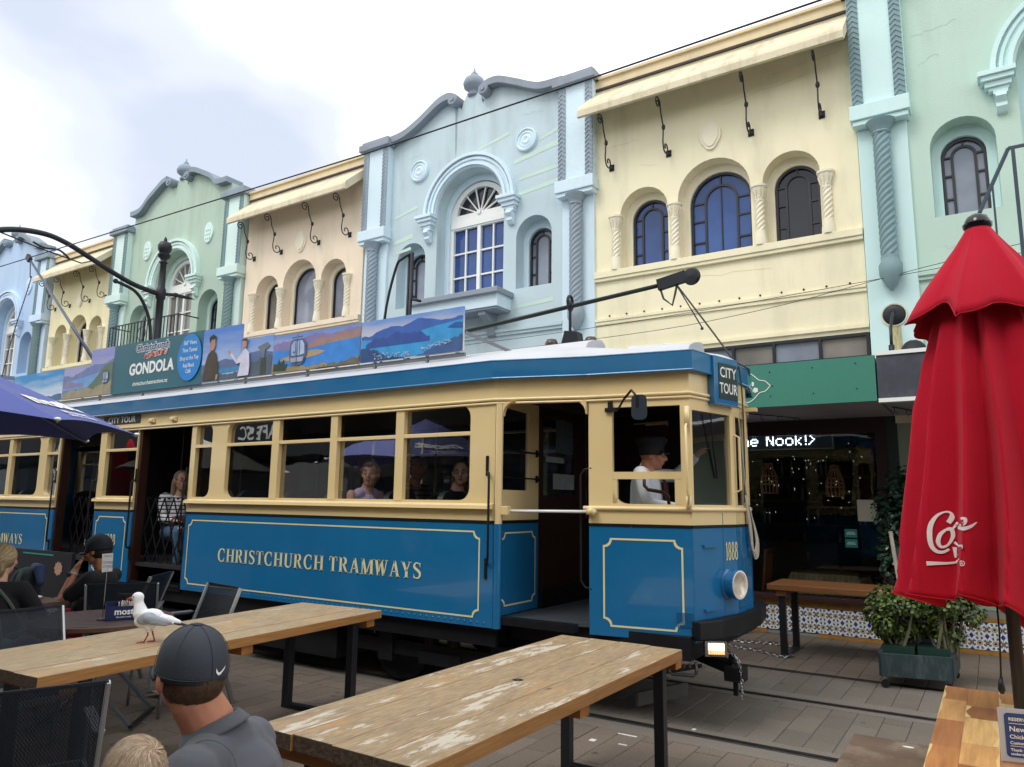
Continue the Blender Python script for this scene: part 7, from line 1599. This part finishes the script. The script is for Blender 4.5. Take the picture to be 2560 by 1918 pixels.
# tick mark on the back of the cap
sw_=MB(); SWP=[(-1,.22),(-.8,-.05),(-.62,-.12),(-.4,-.08),(.1,.12),(1,.55),(.1,.02),(-.45,-.28),(-.75,-.30),(-.98,-.10)]
def oncap(u,v):
    a=R(-90)+R(24)+u*.30; t=R(80)-v*.22; return Vector(c)+HM@Vector((rr3[0]*1.03*sin(t)*cos(a),rr3[1]*1.03*sin(t)*sin(a),rr3[2]*max(0,cos(t))**.86-.012))
tri=tessellate_polygon([[Vector((u,v,0)) for u,v in SWP]]); sw_.add([oncap(u,v*1.3) for u,v in SWP],[tuple(t) for t in tri]); sw_.build('tick_mark',WLET,o)
MB().tube([Vector(c)+HM@Vector((rr3[0]*1.01*cos(t*2*pi/40),rr3[1]*1.01*sin(t*2*pi/40),-.006)) for t in range(41)],.0015,4).build('cap_band',M('cap seam',(.02,.022,.026),.8),o)
# ---------------------------------------------------------------- toddler
ch=thing('person','fair haired toddler seen from behind beside the man in the charcoal polo','person',(-1.72,1.06,0))
hc=Vector((-1.705,1.050,.975)); HM=rot(R(80),R(-8)); s=.78; b=Blob(); P=head_shapes(b,hc,HM,s); b.cap(P(0,-.03,-.06),.036,P(0,-.04,-.17),.045); b.cap(P(0,-.04,-.18),.075,(-1.74,1.08,.62),.085); b.cap((-1.72, 1.16, 0.79),.035,(-1.86,1.2,.72),.026); b.cap((-1.86,1.2,.72),.026,(-1.97,1.12,.70),.02); b.cap((-1.73, 0.99, 0.79),.035,(-1.86,.95,.72),.026); b.cap((-1.86,.95,.72),.026,(-1.97,1.02,.70),.02)
hand(b,(-1.97,1.12,.70),(-1,0,0),(0,0,1),1,.6); hand(b,(-1.97,1.02,.70),(-1,0,0),(0,0,1),-1,.6); b.cap((-1.76,1.12,.62),.06,(-1.98,1.14,.60),.045); b.cap((-1.76,1.02,.62),.06,(-1.98,1.0,.60),.045); b.cap((-1.98,1.14,.60),.04,(-2.0,1.14,.42),.03); b.cap((-1.98,1.0,.6),.04,(-2.0,1.0,.42),.03)
b.make('body',SKP,ch,.007,3)
b=Blob(); b.cap(P(0,-.04,-.20),.085,(-1.74,1.08,.60),.098); b.cap((-1.72, 1.15, 0.8),.05,(-1.82,1.19,.77),.045); b.cap((-1.73, 1.0, 0.8),.05,(-1.82,.96,.77),.045); b.make('t_shirt',M('pale toddler shirt','7d8a9a',.9),ch,.01)
BLN=M('fair hair','a58a6c',.6,var=.25,scale=50); b=Blob(); b.ball(P(0,-.022,.026),.0925*s,18,(.86,1.03,.98),HM); b.ball(P(0,-.06,-.03),.055*s,12,(1.1,.8,.9),HM); b.make('hair',BLN,ch,.006,3)
sc_=P(.02,-.075,.075)
def flow_t(p,r_):
    q=Vector((.25,-.72,.65)).normalized(); d_=(p-q); d_=d_-p*d_.dot(p); d_=d_.normalized() if d_.length>1e-4 else p.orthogonal(); tw=p.cross(d_); return d_+tw*.6+Vector((r_.uniform(-.2,.2),r_.uniform(-.2,.2),-.35))
for k,(cc_,nm) in enumerate((('b9a085','a'),('937659','b'),('cdb99c','c'))): strands('hair_strands',M('fair strands '+nm,cc_,.5,var=.2,scale=60),ch,P(0,-.022,.02),(.083*s,.098*s,.093*s),HM,2300,.042,.0010,flow_t,lambda u:u.y<.45 and u.z>-.72,20+k,.0075)
# ---------------------------------------------------------------- seated man in black cap
sm=thing('person','seated man in black cap and t shirt with a hand at his face','person',(-6.75,3.75,0))
hc=Vector((-6.72,3.64,1.125)); HM=rot(R(118),R(-6)); s=1.08; b=Blob(); P=head_shapes(b,hc,HM,s)
DF=Vector((-.84,-.54,0)); LF_=Vector((.54,-.84,0)); W4=lambda f,l_,z: Vector((hc.x,hc.y,0))+DF*f+LF_*l_+Vector((0,0,z))
b.cap(P(0,-.03,-.06),.062,W4(-.06,0,.96),.066,12); chest=W4(-.07,0,.84); hip=W4(-.06,0,.55); b.cap(W4(-.06,0,.95),.07,chest,.10); b.cap(chest,.12,hip,.13)
SL=W4(-.07,.19,.90); EL=W4(.17,.20,.70); WR=W4(.145,.07,.955)
b.cap(SL,.055,EL,.046,12); b.cap(EL,.046,WR,.030,12); hand(b,WR,(P(.01,.105,.0)-WR),DF+LF_*.6,1,1.12,.30)
SR=W4(-.06,-.19,.90); b.cap(SR,.05,W4(.10,-.26,.70),.042); b.cap(W4(.10,-.26,.70),.04,W4(.36,-.10,.685),.028); hand(b,W4(.36,-.10,.685),DF,(0,0,1),1,1.08,.5)
for l_ in (.10,-.11): kn=W4(.42,l_*1.5,.50); ft=W4(.46,l_*1.6,.08); b.cap(W4(-.05,l_,.50),.095,kn,.068); b.cap(kn,.062,ft,.042); b.cap((ft[0],ft[1],.045),.042,(ft[0]+DF.x*.17,ft[1]+DF.y*.17,.035),.034)
b.make('body',SKT,sm,.006,3); face_bits(sm,P,HM,s)
b=Blob(); b.cap(chest,.13,hip,.165,16); b.cap(W4(-.06,0,.945),.070,chest,.12); b.cap(chest+LF_*.08+Vector((0,0,.04)),.078,SL,.076); b.cap(chest-LF_*.08+Vector((0,0,.04)),.075,SR,.07); b.cap(SL,.078,SL.lerp(EL,.62),.070,12); b.cap(SR,.07,W4(.06,-.24,.76),.06); b.ball(W4(.02,0,.63),.15,12); b.make('t_shirt',BLKC,sm,.008,4)
b=Blob(); 
for l_ in (.10,-.11): b.cap(W4(-.05,l_,.52),.12,W4(.36,l_*1.45,.51),.098)
b.cap(W4(-.05,.10,.51),.13,W4(-.05,-.10,.51),.13); b.make('shorts',M('crimson shorts','a8183c',.85,var=.12,scale=8),sm,.01,4)
lettering('lettering','HURL',WLET,sm,lambda u,v:W4(.20-u,.255-.0*u,.52+v-u*.05),.10,.003)
b=Blob(); b.ball(P(0,-.03,.0),.088*s,16,(.88,1.0,.95),HM); b.ball(P(0,-.065,-.04),.05*s,10,(1.1,.7,.9),HM); b.make('hair',M('dark hair','231b18',.7,var=.3,scale=60),sm,.007,3)
o,c,rr3=cap_hat(sm,P,HM,s,NAVC,low=.022)
em_=MB()
for q in stroke([(.028*cos(a*pi/7),.024*sin(a*pi/7)) for a in range(3,14)],.007): em_.add([tuple(Vector(c)+HM@Vector((-.055+a,.094+.4*a,.06+b_))) for a,b_ in q],[(0,1,2,3)])
em_.build('cap_emblem',WLET,o)
wc=WR.lerp(EL,.10); wd_=(WR-EL).normalized(); 
MB().tube([wc-wd_*.012,wc+wd_*.012],.034,14).build('watch_strap',M('grey strap','a09a94',.5),sm,smooth=True); MB().lathe([(0,-.046),(.021,-.046),(.024,-.040),(.024,-.03),(0,-.03)],(wc.x,wc.y,wc.z),16,'Y').build('watch',IRON,sm)
nl=MB().tube([P(0,-.055,-.125)+Vector((.072*cos(t*pi/8),.072*sin(t*pi/8),-.02*cos(t*pi/8)-.01)) for t in range(17)],.003,5).build('necklace',M('cord','8a5a44',.6),sm)
# ---------------------------------------------------------------- blonde woman at the left edge
wm=thing('person','blonde woman with a loose bun in a black top at the left edge','person',(-6.05,2.65,0))
hc=Vector((-6.17,2.66,1.13)); HM=rot(R(40),R(0)); s=1.0; b=Blob(); P=head_shapes(b,hc,HM,s); b.cap(P(0,-.03,-.06),.052,P(0,-.05,-.17),.058); ch_=Vector((-6.07,2.62,.85)); b.cap(P(0,-.05,-.17),.06,ch_,.10); b.cap(ch_,.11,(-6.02,2.60,.55),.13)
b.cap((-5.98,2.72,.93),.045,(-5.99,2.86,.72),.036); b.cap((-5.99,2.86,.72),.035,(-6.2,2.98,.70),.024); hand(b,(-6.2,2.98,.70),(-.8,.5,0),(0,0,1),1,.9); b.cap((-6.2,2.50,.93),.045,(-6.3,2.5,.72),.036); b.cap((-6.3,2.5,.72),.035,(-6.42,2.68,.70),.024); hand(b,(-6.42,2.68,.70),(-.5,.8,0),(0,0,1),-1,.9)
for a_,kn,ft in (((-5.95,2.62,.50),(-6.05,3.02,.48),(-6.02,3.05,.08)),((-6.12,2.55,.50),(-6.28,2.95,.48),(-6.27,2.98,.08))): b.cap(a_,.09,kn,.062); b.cap(kn,.058,ft,.038); b.cap((ft[0],ft[1],.04),.036,(ft[0]-.06,ft[1]+.14,.035),.03)
b.make('body',SKP,wm,.008,3)
b=Blob(); b.cap(ch_,.12,(-6.02,2.60,.54),.145,16); b.cap(P(0,-.05,-.18),.066,ch_,.10); b.cap((-5.985,2.72,.93),.066,(-5.99,2.86,.73),.056); b.cap(ch_+Vector((0,0,.05)),.09,(-5.99,2.71,.93),.066); b.cap((-5.99,2.85,.73),.05,(-6.15,2.95,.71),.04); b.cap((-6.18,2.52,.93),.06,(-6.29,2.5,.73),.052); b.cap((-6.29,2.5,.73),.05,(-6.39,2.64,.71),.04); b.make('black_top',BLKC,wm,.009,4)
b=Blob(); b.cap((-5.95,2.60,.52),.11,(-6.01,2.80,.50),.09); b.cap((-6.12,2.54,.52),.11,(-6.2,2.74,.50),.09); b.cap((-5.95,2.58,.52),.12,(-6.1,2.56,.52),.12); b.make('denim_shorts',M('pale denim','8fa6bc',.9,var=.12,scale=20),wm,.01)
HB=M('dyed blonde hair','a8906c',.6,var=.35,scale=45); b=Blob(); b.ball(P(0,-.02,.03),.096,16,(.88,1.03,.98),HM); b.ball(P(.01,-.10,-.045),.055,14,(1,.9,1.15),HM); b.ball(P(.02,-.085,-.09),.03,10); b.make('hair',HB,wm,.007,2)
for k,cc_ in enumerate(('cdb88e','8d744e')): strands('hair_strands',M('blonde strands '+str(k),cc_,.5),wm,P(0,-.02,.028),(.086,.101,.096),HM,1100,.09,.0022,lambda p,r_:Vector((r_.uniform(-.2,.2),-1,-.45)),lambda u:u.y<.5 and u.z>-.6,31+k,.006); strands('hair_strands',M('blonde strands '+str(k),cc_,.5),wm,P(.01,-.10,-.045),(.055,.05,.064),HM,500,.06,.0022,lambda p,r_:p.cross(Vector((.4,1,.3)))+Vector((0,0,r_.uniform(-.3,.3))),lambda u:u.y<.4,41+k,.012)
MB().tube(catmull([(-6.23,2.50,.97),(-6.10,2.52,1.02),(-5.94,2.62,.86),(-5.90,2.72,.66)],6),.012,6).build('bag_strap',M('olive strap','4c5a4a',.8),wm)
jk=thing('jacket','blue denim jacket draped over a chair behind the blonde woman','jacket',(-7.45,3.45,.9)); Blob().cap((-7.5,3.5,.95),.045,(-7.25,3.42,.95),.05).cap((-7.25,3.42,.95),.045,(-7.12,3.38,.84),.03).make('cloth',M('denim blue cloth','1f3358',.9,var=.2,scale=10),jk,.012)
# ---------------------------------------------------------------- people in the tram
def sitter(name_label,hc,yaw,shirt,skin,hair,sleeve=True,long_=True,hat=None,hairc='5a4632',glasses=False,extra=None,s=.98,hairlong=0,arms=True,pitch=0,byaw=None,wide=1.0,zr=0):
    s=s*1.06
    hc=Vector(hc); HM=rot(yaw,pitch); t=thing('person',name_label,'person',(hc.x,hc.y,.86))
    b=Blob(); P=head_shapes(b,hc,HM,s); B=rot(yaw if byaw is None else byaw); Q=lambda x,y,z: hc+B@Vector((x*wide,y,z+.055+zr))
    b.cap(P(0,-.03,-.06),.052,Q(0,-.045,-.18),.056); b.cap(Q(0,-.045,-.18),.058,Q(0,-.06,-.32),.10); b.cap(Q(0,-.06,-.32),.11,Q(0,-.05,-.62),.13)
    for x in (-1,1):
        if not (extra and x==extra[0]): b.cap(Q(x*.165,-.06,-.25),.048,Q(x*.19,-.0,-.50),.038)
        e_=Q(x*.19,.0,-.50); w_=Q(x*.12,.22,-.52)
        if extra and x==extra[0]: e_=Q(*extra[1]); w_=Q(*extra[2]); 
        if extra and x==extra[0]: b.cap(Q(x*.165,-.06,-.25),.048,e_,.04)
        b.cap(e_,.036,w_,.025); hand(b,w_,(w_-e_).normalized()+Vector((0,0,.1)),(0,0,1),x,.9)
        b.cap(Q(x*.09,-.05,-.66),.085,Q(x*.10,.36,-.64),.062); b.cap(Q(x*.10,.36,-.64),.058,Q(x*.10,.38,-1.0),.04); b.cap(Q(x*.10,.38,-1.04),.035,Q(x*.10,.50,-1.05),.03)
    b.make('body',skin,t,.010,3); face_bits(t,P,HM,s)
    b=Blob(); b.cap(Q(0,-.05,-.20),.062,Q(0,-.06,-.34),.115); b.cap(Q(0,-.06,-.34),.125,Q(0,-.05,-.64),.145)
    for x in (-1,1):
        if sleeve:
            e_=Q(x*.19,.0,-.50); w_=Q(x*.12,.22,-.52)
            if extra and x==extra[0]: e_=Q(*extra[1]); w_=Q(*extra[2])
            b.cap(Q(x*.12,-.06,-.27),.07,Q(x*.165,-.06,-.26),.062); b.cap(Q(x*.165,-.06,-.26),.064,e_,.054)
            if long_: b.cap(e_,.052,e_.lerp(w_,.88),.040)
        else: b.cap(Q(x*.08,-.05,-.24),.06,Q(x*.13,-.06,-.27),.052)
    b.make('top',shirt,t,.010,3)
    b=Blob(); b.cap(Q(-.09,-.05,-.67),.105,Q(-.10,.34,-.65),.078); b.cap(Q(.09,-.05,-.67),.105,Q(.10,.34,-.65),.078); b.cap(Q(-.10,.36,-.65),.07,Q(-.10,.38,-.98),.055); b.cap(Q(.10,.36,-.65),.07,Q(.10,.38,-.98),.055); b.make('trousers',M('blue jeans','4a6684',.9,var=.12,scale=20) if 'striped' in name_label else BLKC,t,.014)
    hm_=M('hair '+hairc,hairc,.65,var=.35,scale=50)
    if hair:
        b=Blob(); b.ball(P(0,-.025,.035),.094*s,16,(.90,1.0,.98),HM); b.ball(P(0,-.06,-.03),.06*s,10,(1.2,.7,1),HM)
        if hairlong: 
            for x in (-1,1): b.cap(P(x*.065,-.03,.0),.035,P(x*.075,-.05,-hairlong),.028)
            b.cap(P(0,-.07,0),.06,P(0,-.075,-hairlong),.045)
        else:
            for x in (-1,1): b.ball(P(x*.07,.0,.035),.032,8)
            b.ball(P(.01,.055,.085),.04,10,(1.5,.7,.6))
        b.make('hair',hm_,t,.008,2)
    if glasses:
        g_=MB()
        for x in (-1,1): g_.tube([P(x*.033+.022*cos(a*pi/6),.098,.010+.016*sin(a*pi/6)) for a in range(13)],.002,4,cap=False); g_.bar(P(x*.055,.095,.012),P(x*.078,.0,.012),.003)
        g_.build('glasses',EYD,t)
    return t,P,Q,HM
def stripes(name,a,c,sc=24):
    mt,n,l,b=newmat(name); geo=n.new('ShaderNodeNewGeometry'); sp_=n.new('ShaderNodeSeparateXYZ'); l.new(geo.outputs['Position'],sp_.inputs[0]); m1=n.new('ShaderNodeMath'); m1.operation='MULTIPLY'; m1.inputs[1].default_value=sc; l.new(sp_.outputs[2],m1.inputs[0]); m2=n.new('ShaderNodeMath'); m2.operation='FRACT'; l.new(m1.outputs[0],m2.inputs[0]); m3=n.new('ShaderNodeMath'); m3.operation='LESS_THAN'; m3.inputs[1].default_value=.3; l.new(m2.outputs[0],m3.inputs[0]); q=n.new('ShaderNodeMixRGB'); l.new(m3.outputs[0],q.inputs[0]); q.inputs[1].default_value=(*s2l(a),1); q.inputs[2].default_value=(*s2l(c),1); l.new(q.outputs[0],b.inputs['Base Color']); b.inputs['Roughness'].default_value=.9; return mt
WSH=M('white uniform shirt','f6f6f8',.85,var=.04,scale=6)
t,P,Q,HM=sitter('tram driver in a white shirt and black peaked cap at the cab window',(-2.30,5.66,1.985),R(-72),WSH,SK,True,hairc='2a2422',extra=(-1,(-.24,.14,-.26),(-.14,.33,-.10)),s=1.0,pitch=R(-6),byaw=R(-78),wide=1.22,zr=.055)
for c_ in list(t.children):
    if c_.name.startswith('hair'): bpy.data.objects.remove(c_)
MB().lathe([(.100,-.05),(.104,0),(.106,.03),(.130,.065),(.134,.08),(.106,.10),(0,.105)],P(0,-.015,.05),22).build('peaked_cap',NAVC,t,smooth=True,autos=40)
MB().sheet([[tuple(P(.085*sin(a),.075*cos(a)+.02+.055*q*cos(a),.05-.02*q)) for a in [R(-60+120*k/8) for k in range(9)]] for q in (0,.5,1)]).build('cap_peak',M('black patent',(.01,.01,.01),.15),t)
MB().bar(Q(.0,.062,-.25),Q(.01,.10,-.33),.035,.01).bar(Q(.01,.10,-.33),Q(.02,.12,-.55),.045,.01).build('tie',M('dark red tie','4a1420',.7),t)
MB().bar(Q(.04,.04,-.235),Q(.075,-.0,-.25),.05,.012).bar(Q(-.04,.04,-.235),Q(-.075,-.0,-.25),.05,.012).build('collar',WSH,t)
MB().bar(Q(-.13,-.19,-.28),Q(-.10,-.20,-.60),.02,.01).build('shoulder_strap',M('brown leather','5b3524',.5),t)
ds=thing('driver_stool','tall driver stool with a dark seat in the cab','stool',(-2.33,5.7,.71)); MB().lathe([(.0,1.24),(.19,1.24),(.20,1.27),(.18,1.31),(0,1.32)],(-2.33,5.66,0),20).build('seat',SEAT,ds); MB().lathe([(.03,.72),(.03,1.24)],(-2.33,5.66,0),10).lathe([(.16,.712),(.16,.73),(0,.74)],(-2.33,5.66,0),16).build('post',IRON,ds)
PINK=stripes('lilac print blouse','d9c2dc','b9a2c4',60)
t,P,Q,HM=sitter('older woman in a sleeveless lilac blouse looking out of the tram window',(-4.97,5.21,1.845),R(-150),PINK,SKP,True,sleeve=False,hairc='7d5f42',s=.97,byaw=R(-100))
t,P,Q,HM=sitter('grey haired man in a striped top seated deeper inside the tram',(-5.03,5.98,1.93),R(-150),stripes('striped jumper','7c6a66','2a2a38',20),SK,True,hairc='8c8880',s=1.0,byaw=R(-95))
t,P,Q,HM=sitter('woman with long hair and glasses seated behind the last tram pane',(-4.20,5.62,1.86),R(-150),BLKC,SKP,True,hairc='6a5644',glasses=True,hairlong=.2,s=.95,byaw=R(-95))
t,P,Q,HM=sitter('woman with long hair and a striped top behind the tram door gate',(-8.28,5.42,1.80),R(-105),stripes('breton stripes','e8e6ea','26304a',22),SKP,True,hairc='8a7c66',glasses=True,hairlong=.24,s=1.0)
Blob().cap(Q(-.05,.2,-.55),.10,Q(.08,.2,-.55),.09).make('handbag',M('maroon handbag','3c2226',.6,var=.2),t,.012)
t,P,Q,HM=sitter('conductor in a dark waistcoat and cap standing behind the striped woman',(-8.80,6.05,2.10),R(-120),BLKC,SK,True,hairc='2a2422',s=1.0)
MB().lathe([(.098,0),(.10,.03),(.115,.06),(.10,.08),(0,.085)],P(0,-.01,.05),20).build('peaked_cap',NAVC,t,smooth=True); MB().bar(Q(0,.06,-.20),Q(0,.10,-.34),.07,.01).build('shirt_front',WSH,t)
# ---------------------------------------------------------------- seagull
gl=thing('seagull','white seagull with grey wings and red legs standing on the plank table','bird',(-4.24,2.66,.76))
O=Vector((-4.24,2.66,.76)); fx=Vector((-.86,-.50,0)).normalized(); sx_=Vector((-fx.y,fx.x,0))
G=lambda f,s_,z: O+fx*f+sx_*s_+Vector((0,0,z))
GM=Matrix((fx,sx_,Vector((0,0,1)))).transposed()
GW=M('white plumage','e9eaec',.8,var=.04,scale=12,bump=.2,bs=90); GG=M('grey plumage','9aa0a8',.75,var=.08,scale=20,bump=.3,bs=70); GK=M('black feathers','14151a',.6); GR=M('red bird skin','b03a28',.5,var=.15,scale=30)
b=Blob(); b.ball(G(.02,0,.135),.062,18,(1.45,.86,.92),GM@Matrix.Rotation(R(12),3,'Y')); b.ball(G(-.055,0,.130),.045,14,(1.5,.8,.75),GM); b.cap(G(.075,0,.165),.044,G(.092,0,.225),.026,12); b.cap(G(.092,0,.225),.026,G(.096,0,.252),.028,12); b.ball(G(.100,0,.258),.031,16,(1.15,.88,.95),GM); b.cap(G(.118,0,.254),.018,G(.130,0,.250),.010,10); b.cap(G(-.10,0,.128),.03,G(-.165,0,.118),.012,10)
for s_ in (-1,1): b.cap(G(.015,s_*.022,.09),.022,G(.01,s_*.022,.068),.010,10)
b.make('body',GW,gl,.0045,4)
for s_ in (-1,1):
    b=Blob(); b.ball(G(.015,s_*.043,.142),.05,14,(1.25,.32,.72),GM@Matrix.Rotation(R(14),3,'Y')); b.cap(G(.0,s_*.046,.145),.030,G(-.13,s_*.022,.118),.012,10); b.cap(G(-.02,s_*.048,.128),.022,G(-.10,s_*.034,.108),.010,8); w_=b.make('wing',GG,gl,.005,3)
    m_=MB(); 
    for k in range(5): m_.bar(G(-.095-.014*k,s_*(.027-.003*k),.122-.003*k),G(-.150-.016*k,s_*(.016-.003*k),.113-.003*k),.014,.006)
    m_.build('wing_tip',GK,w_); MB().ball(G(-.135,s_*.027,.118),.008,8,(1.2,.5,1),GM).build('wing_spot',GW,w_,smooth=True)
bk=MB().tube([G(.126,0,.252),G(.150,0,.248),G(.166,0,.243),G(.172,0,.236)],[.0105,.0075,.005,.002],8).build('beak',GR,gl,smooth=True)
for s_ in (-1,1): MB().ball(G(.114,s_*.0235,.262),.0045,8).build('eye',EYD,gl,smooth=True)
for s_,f_ in ((-1,-.012),(1,.028)):
    m_=MB().tube([G(.012,s_*.022,.075),G(.004+f_*.2,s_*.022,.045),G(f_,s_*.022,.008)],[.006,.0042,.004],8).ball(G(.004+f_*.2,s_*.022,.045),.006,8)
    toes=[G(f_+.042*cos(a),s_*.022+.042*sin(a),.0028) for a in (R(-32),0,R(32))]; c_=G(f_,s_*.022,.006)
    for t_ in toes: m_.tube([c_,t_],[.0042,.0022],6)
    m_.add([c_]+toes,[(0,1,2),(0,2,3)]); m_.build('leg',GR,gl,smooth=True)
# ================================================================ THE OTHER SIDE OF THE STREET (seen in reflections)
ob=[('cream shop building across the street with three arched windows','e0cfa0'),('pale pink shop building across the street','d8b8a8'),('pale blue shop building across the street','a8c0d0'),('mint shop building across the street','a9c8b4'),('butter coloured shop building across the street','e2d8a2'),('grey blue shop building across the street','9fb4c4'),('peach shop building across the street','e0c4a4')]
for i in range(14):
    lb_,c=ob[i%7]; lb_=lb_ if 5<i<13 else lb_+' far towards the '+('west' if i<6 else 'east')+' end'; x0=-62+i*5.2; t=thing('opposite_building',lb_,'building',(x0,-4,0),group='shop buildings across the street')
    holes=[arch(x0+1.0+k*1.6,4.6,5.7,.5,10) for k in range(3)]
    MB().plate([(x0,3.1),(x0+5.19,3.1),(x0+5.19,8.1),(x0,8.1)],holes,lambda u,v,w_:(u,-4-w_,v),0,.3).build('wall',M('opposite wall '+c,c,.8,var=.08),t)
    for k in range(3): MB().prism(arch(x0+1.0+k*1.6,4.6,5.7,.5,10),lambda u,v,w_:(u,-4.2-w_,v),0,.02).build('window',GL_D,t)
    MB().box(x0,-4.3,7.9,x0+5.19,-3.7,8.25).build('parapet',M('opposite parapet','8e94a0',.8),t); MB().box(x0,-4,2.7,x0+5.19,-2.6,4.0).build('canopy',M('opposite canopy screen','22242a',.7),t)  # canopy box made tall and black so the tram glass mirrors less bright wall
    MB().box(x0,-4.2,0,x0+5.19,-4.0,2.7).build('shopfront',GL_D,t)
WCAN=M('white canvas','d9d9d2',.8,var=.05); RCAN=RED
def simple_umb(label,x,y,mat,closed=False):
    t=thing('cafe_umbrella',label,'umbrella',(x,y,0)); MB().tube([(x,y,0),(x,y,2.8)],.025,8).build('pole',ALU,t)
    if closed: MB().lathe([(.33,1.2),(.30,1.6),(.24,2.1),(.12,2.6),(.03,2.85)],(x,y,0),18).build('canopy',mat,t,smooth=True)
    else: MB().lathe([(1.6,2.15),(1.0,2.42),(.4,2.70),(.02,2.85)],(x,y,0),8).build('canopy',mat,t)
simple_umb('white open umbrella off to the left, mirrored in the tram windows',-13.6,.6,WCAN); simple_umb('pale closed umbrella off to the left beyond the white one',-18.5,1.0,WCAN,True)
simple_umb('closed red umbrella off to the left, mirrored in the tram windows',-15.9,.9,RCAN,True); 

lettering('lettering','CAFE SC',WLET,t,lambda u,v:Vector((-16.2-u,-2.59,3.25+v)),.5,.01)

tag(MB().lathe([(.0,0),(.09,0),(.09,.02),(.022,.03),(.022,.60),(.034,.605),(.034,.64),(.026,.642),(.024,.63),(0,.63)],(-1.50,2.42,0),20).build('black_post',IRON),'short black post top at the bottom edge beside the plank table','post')
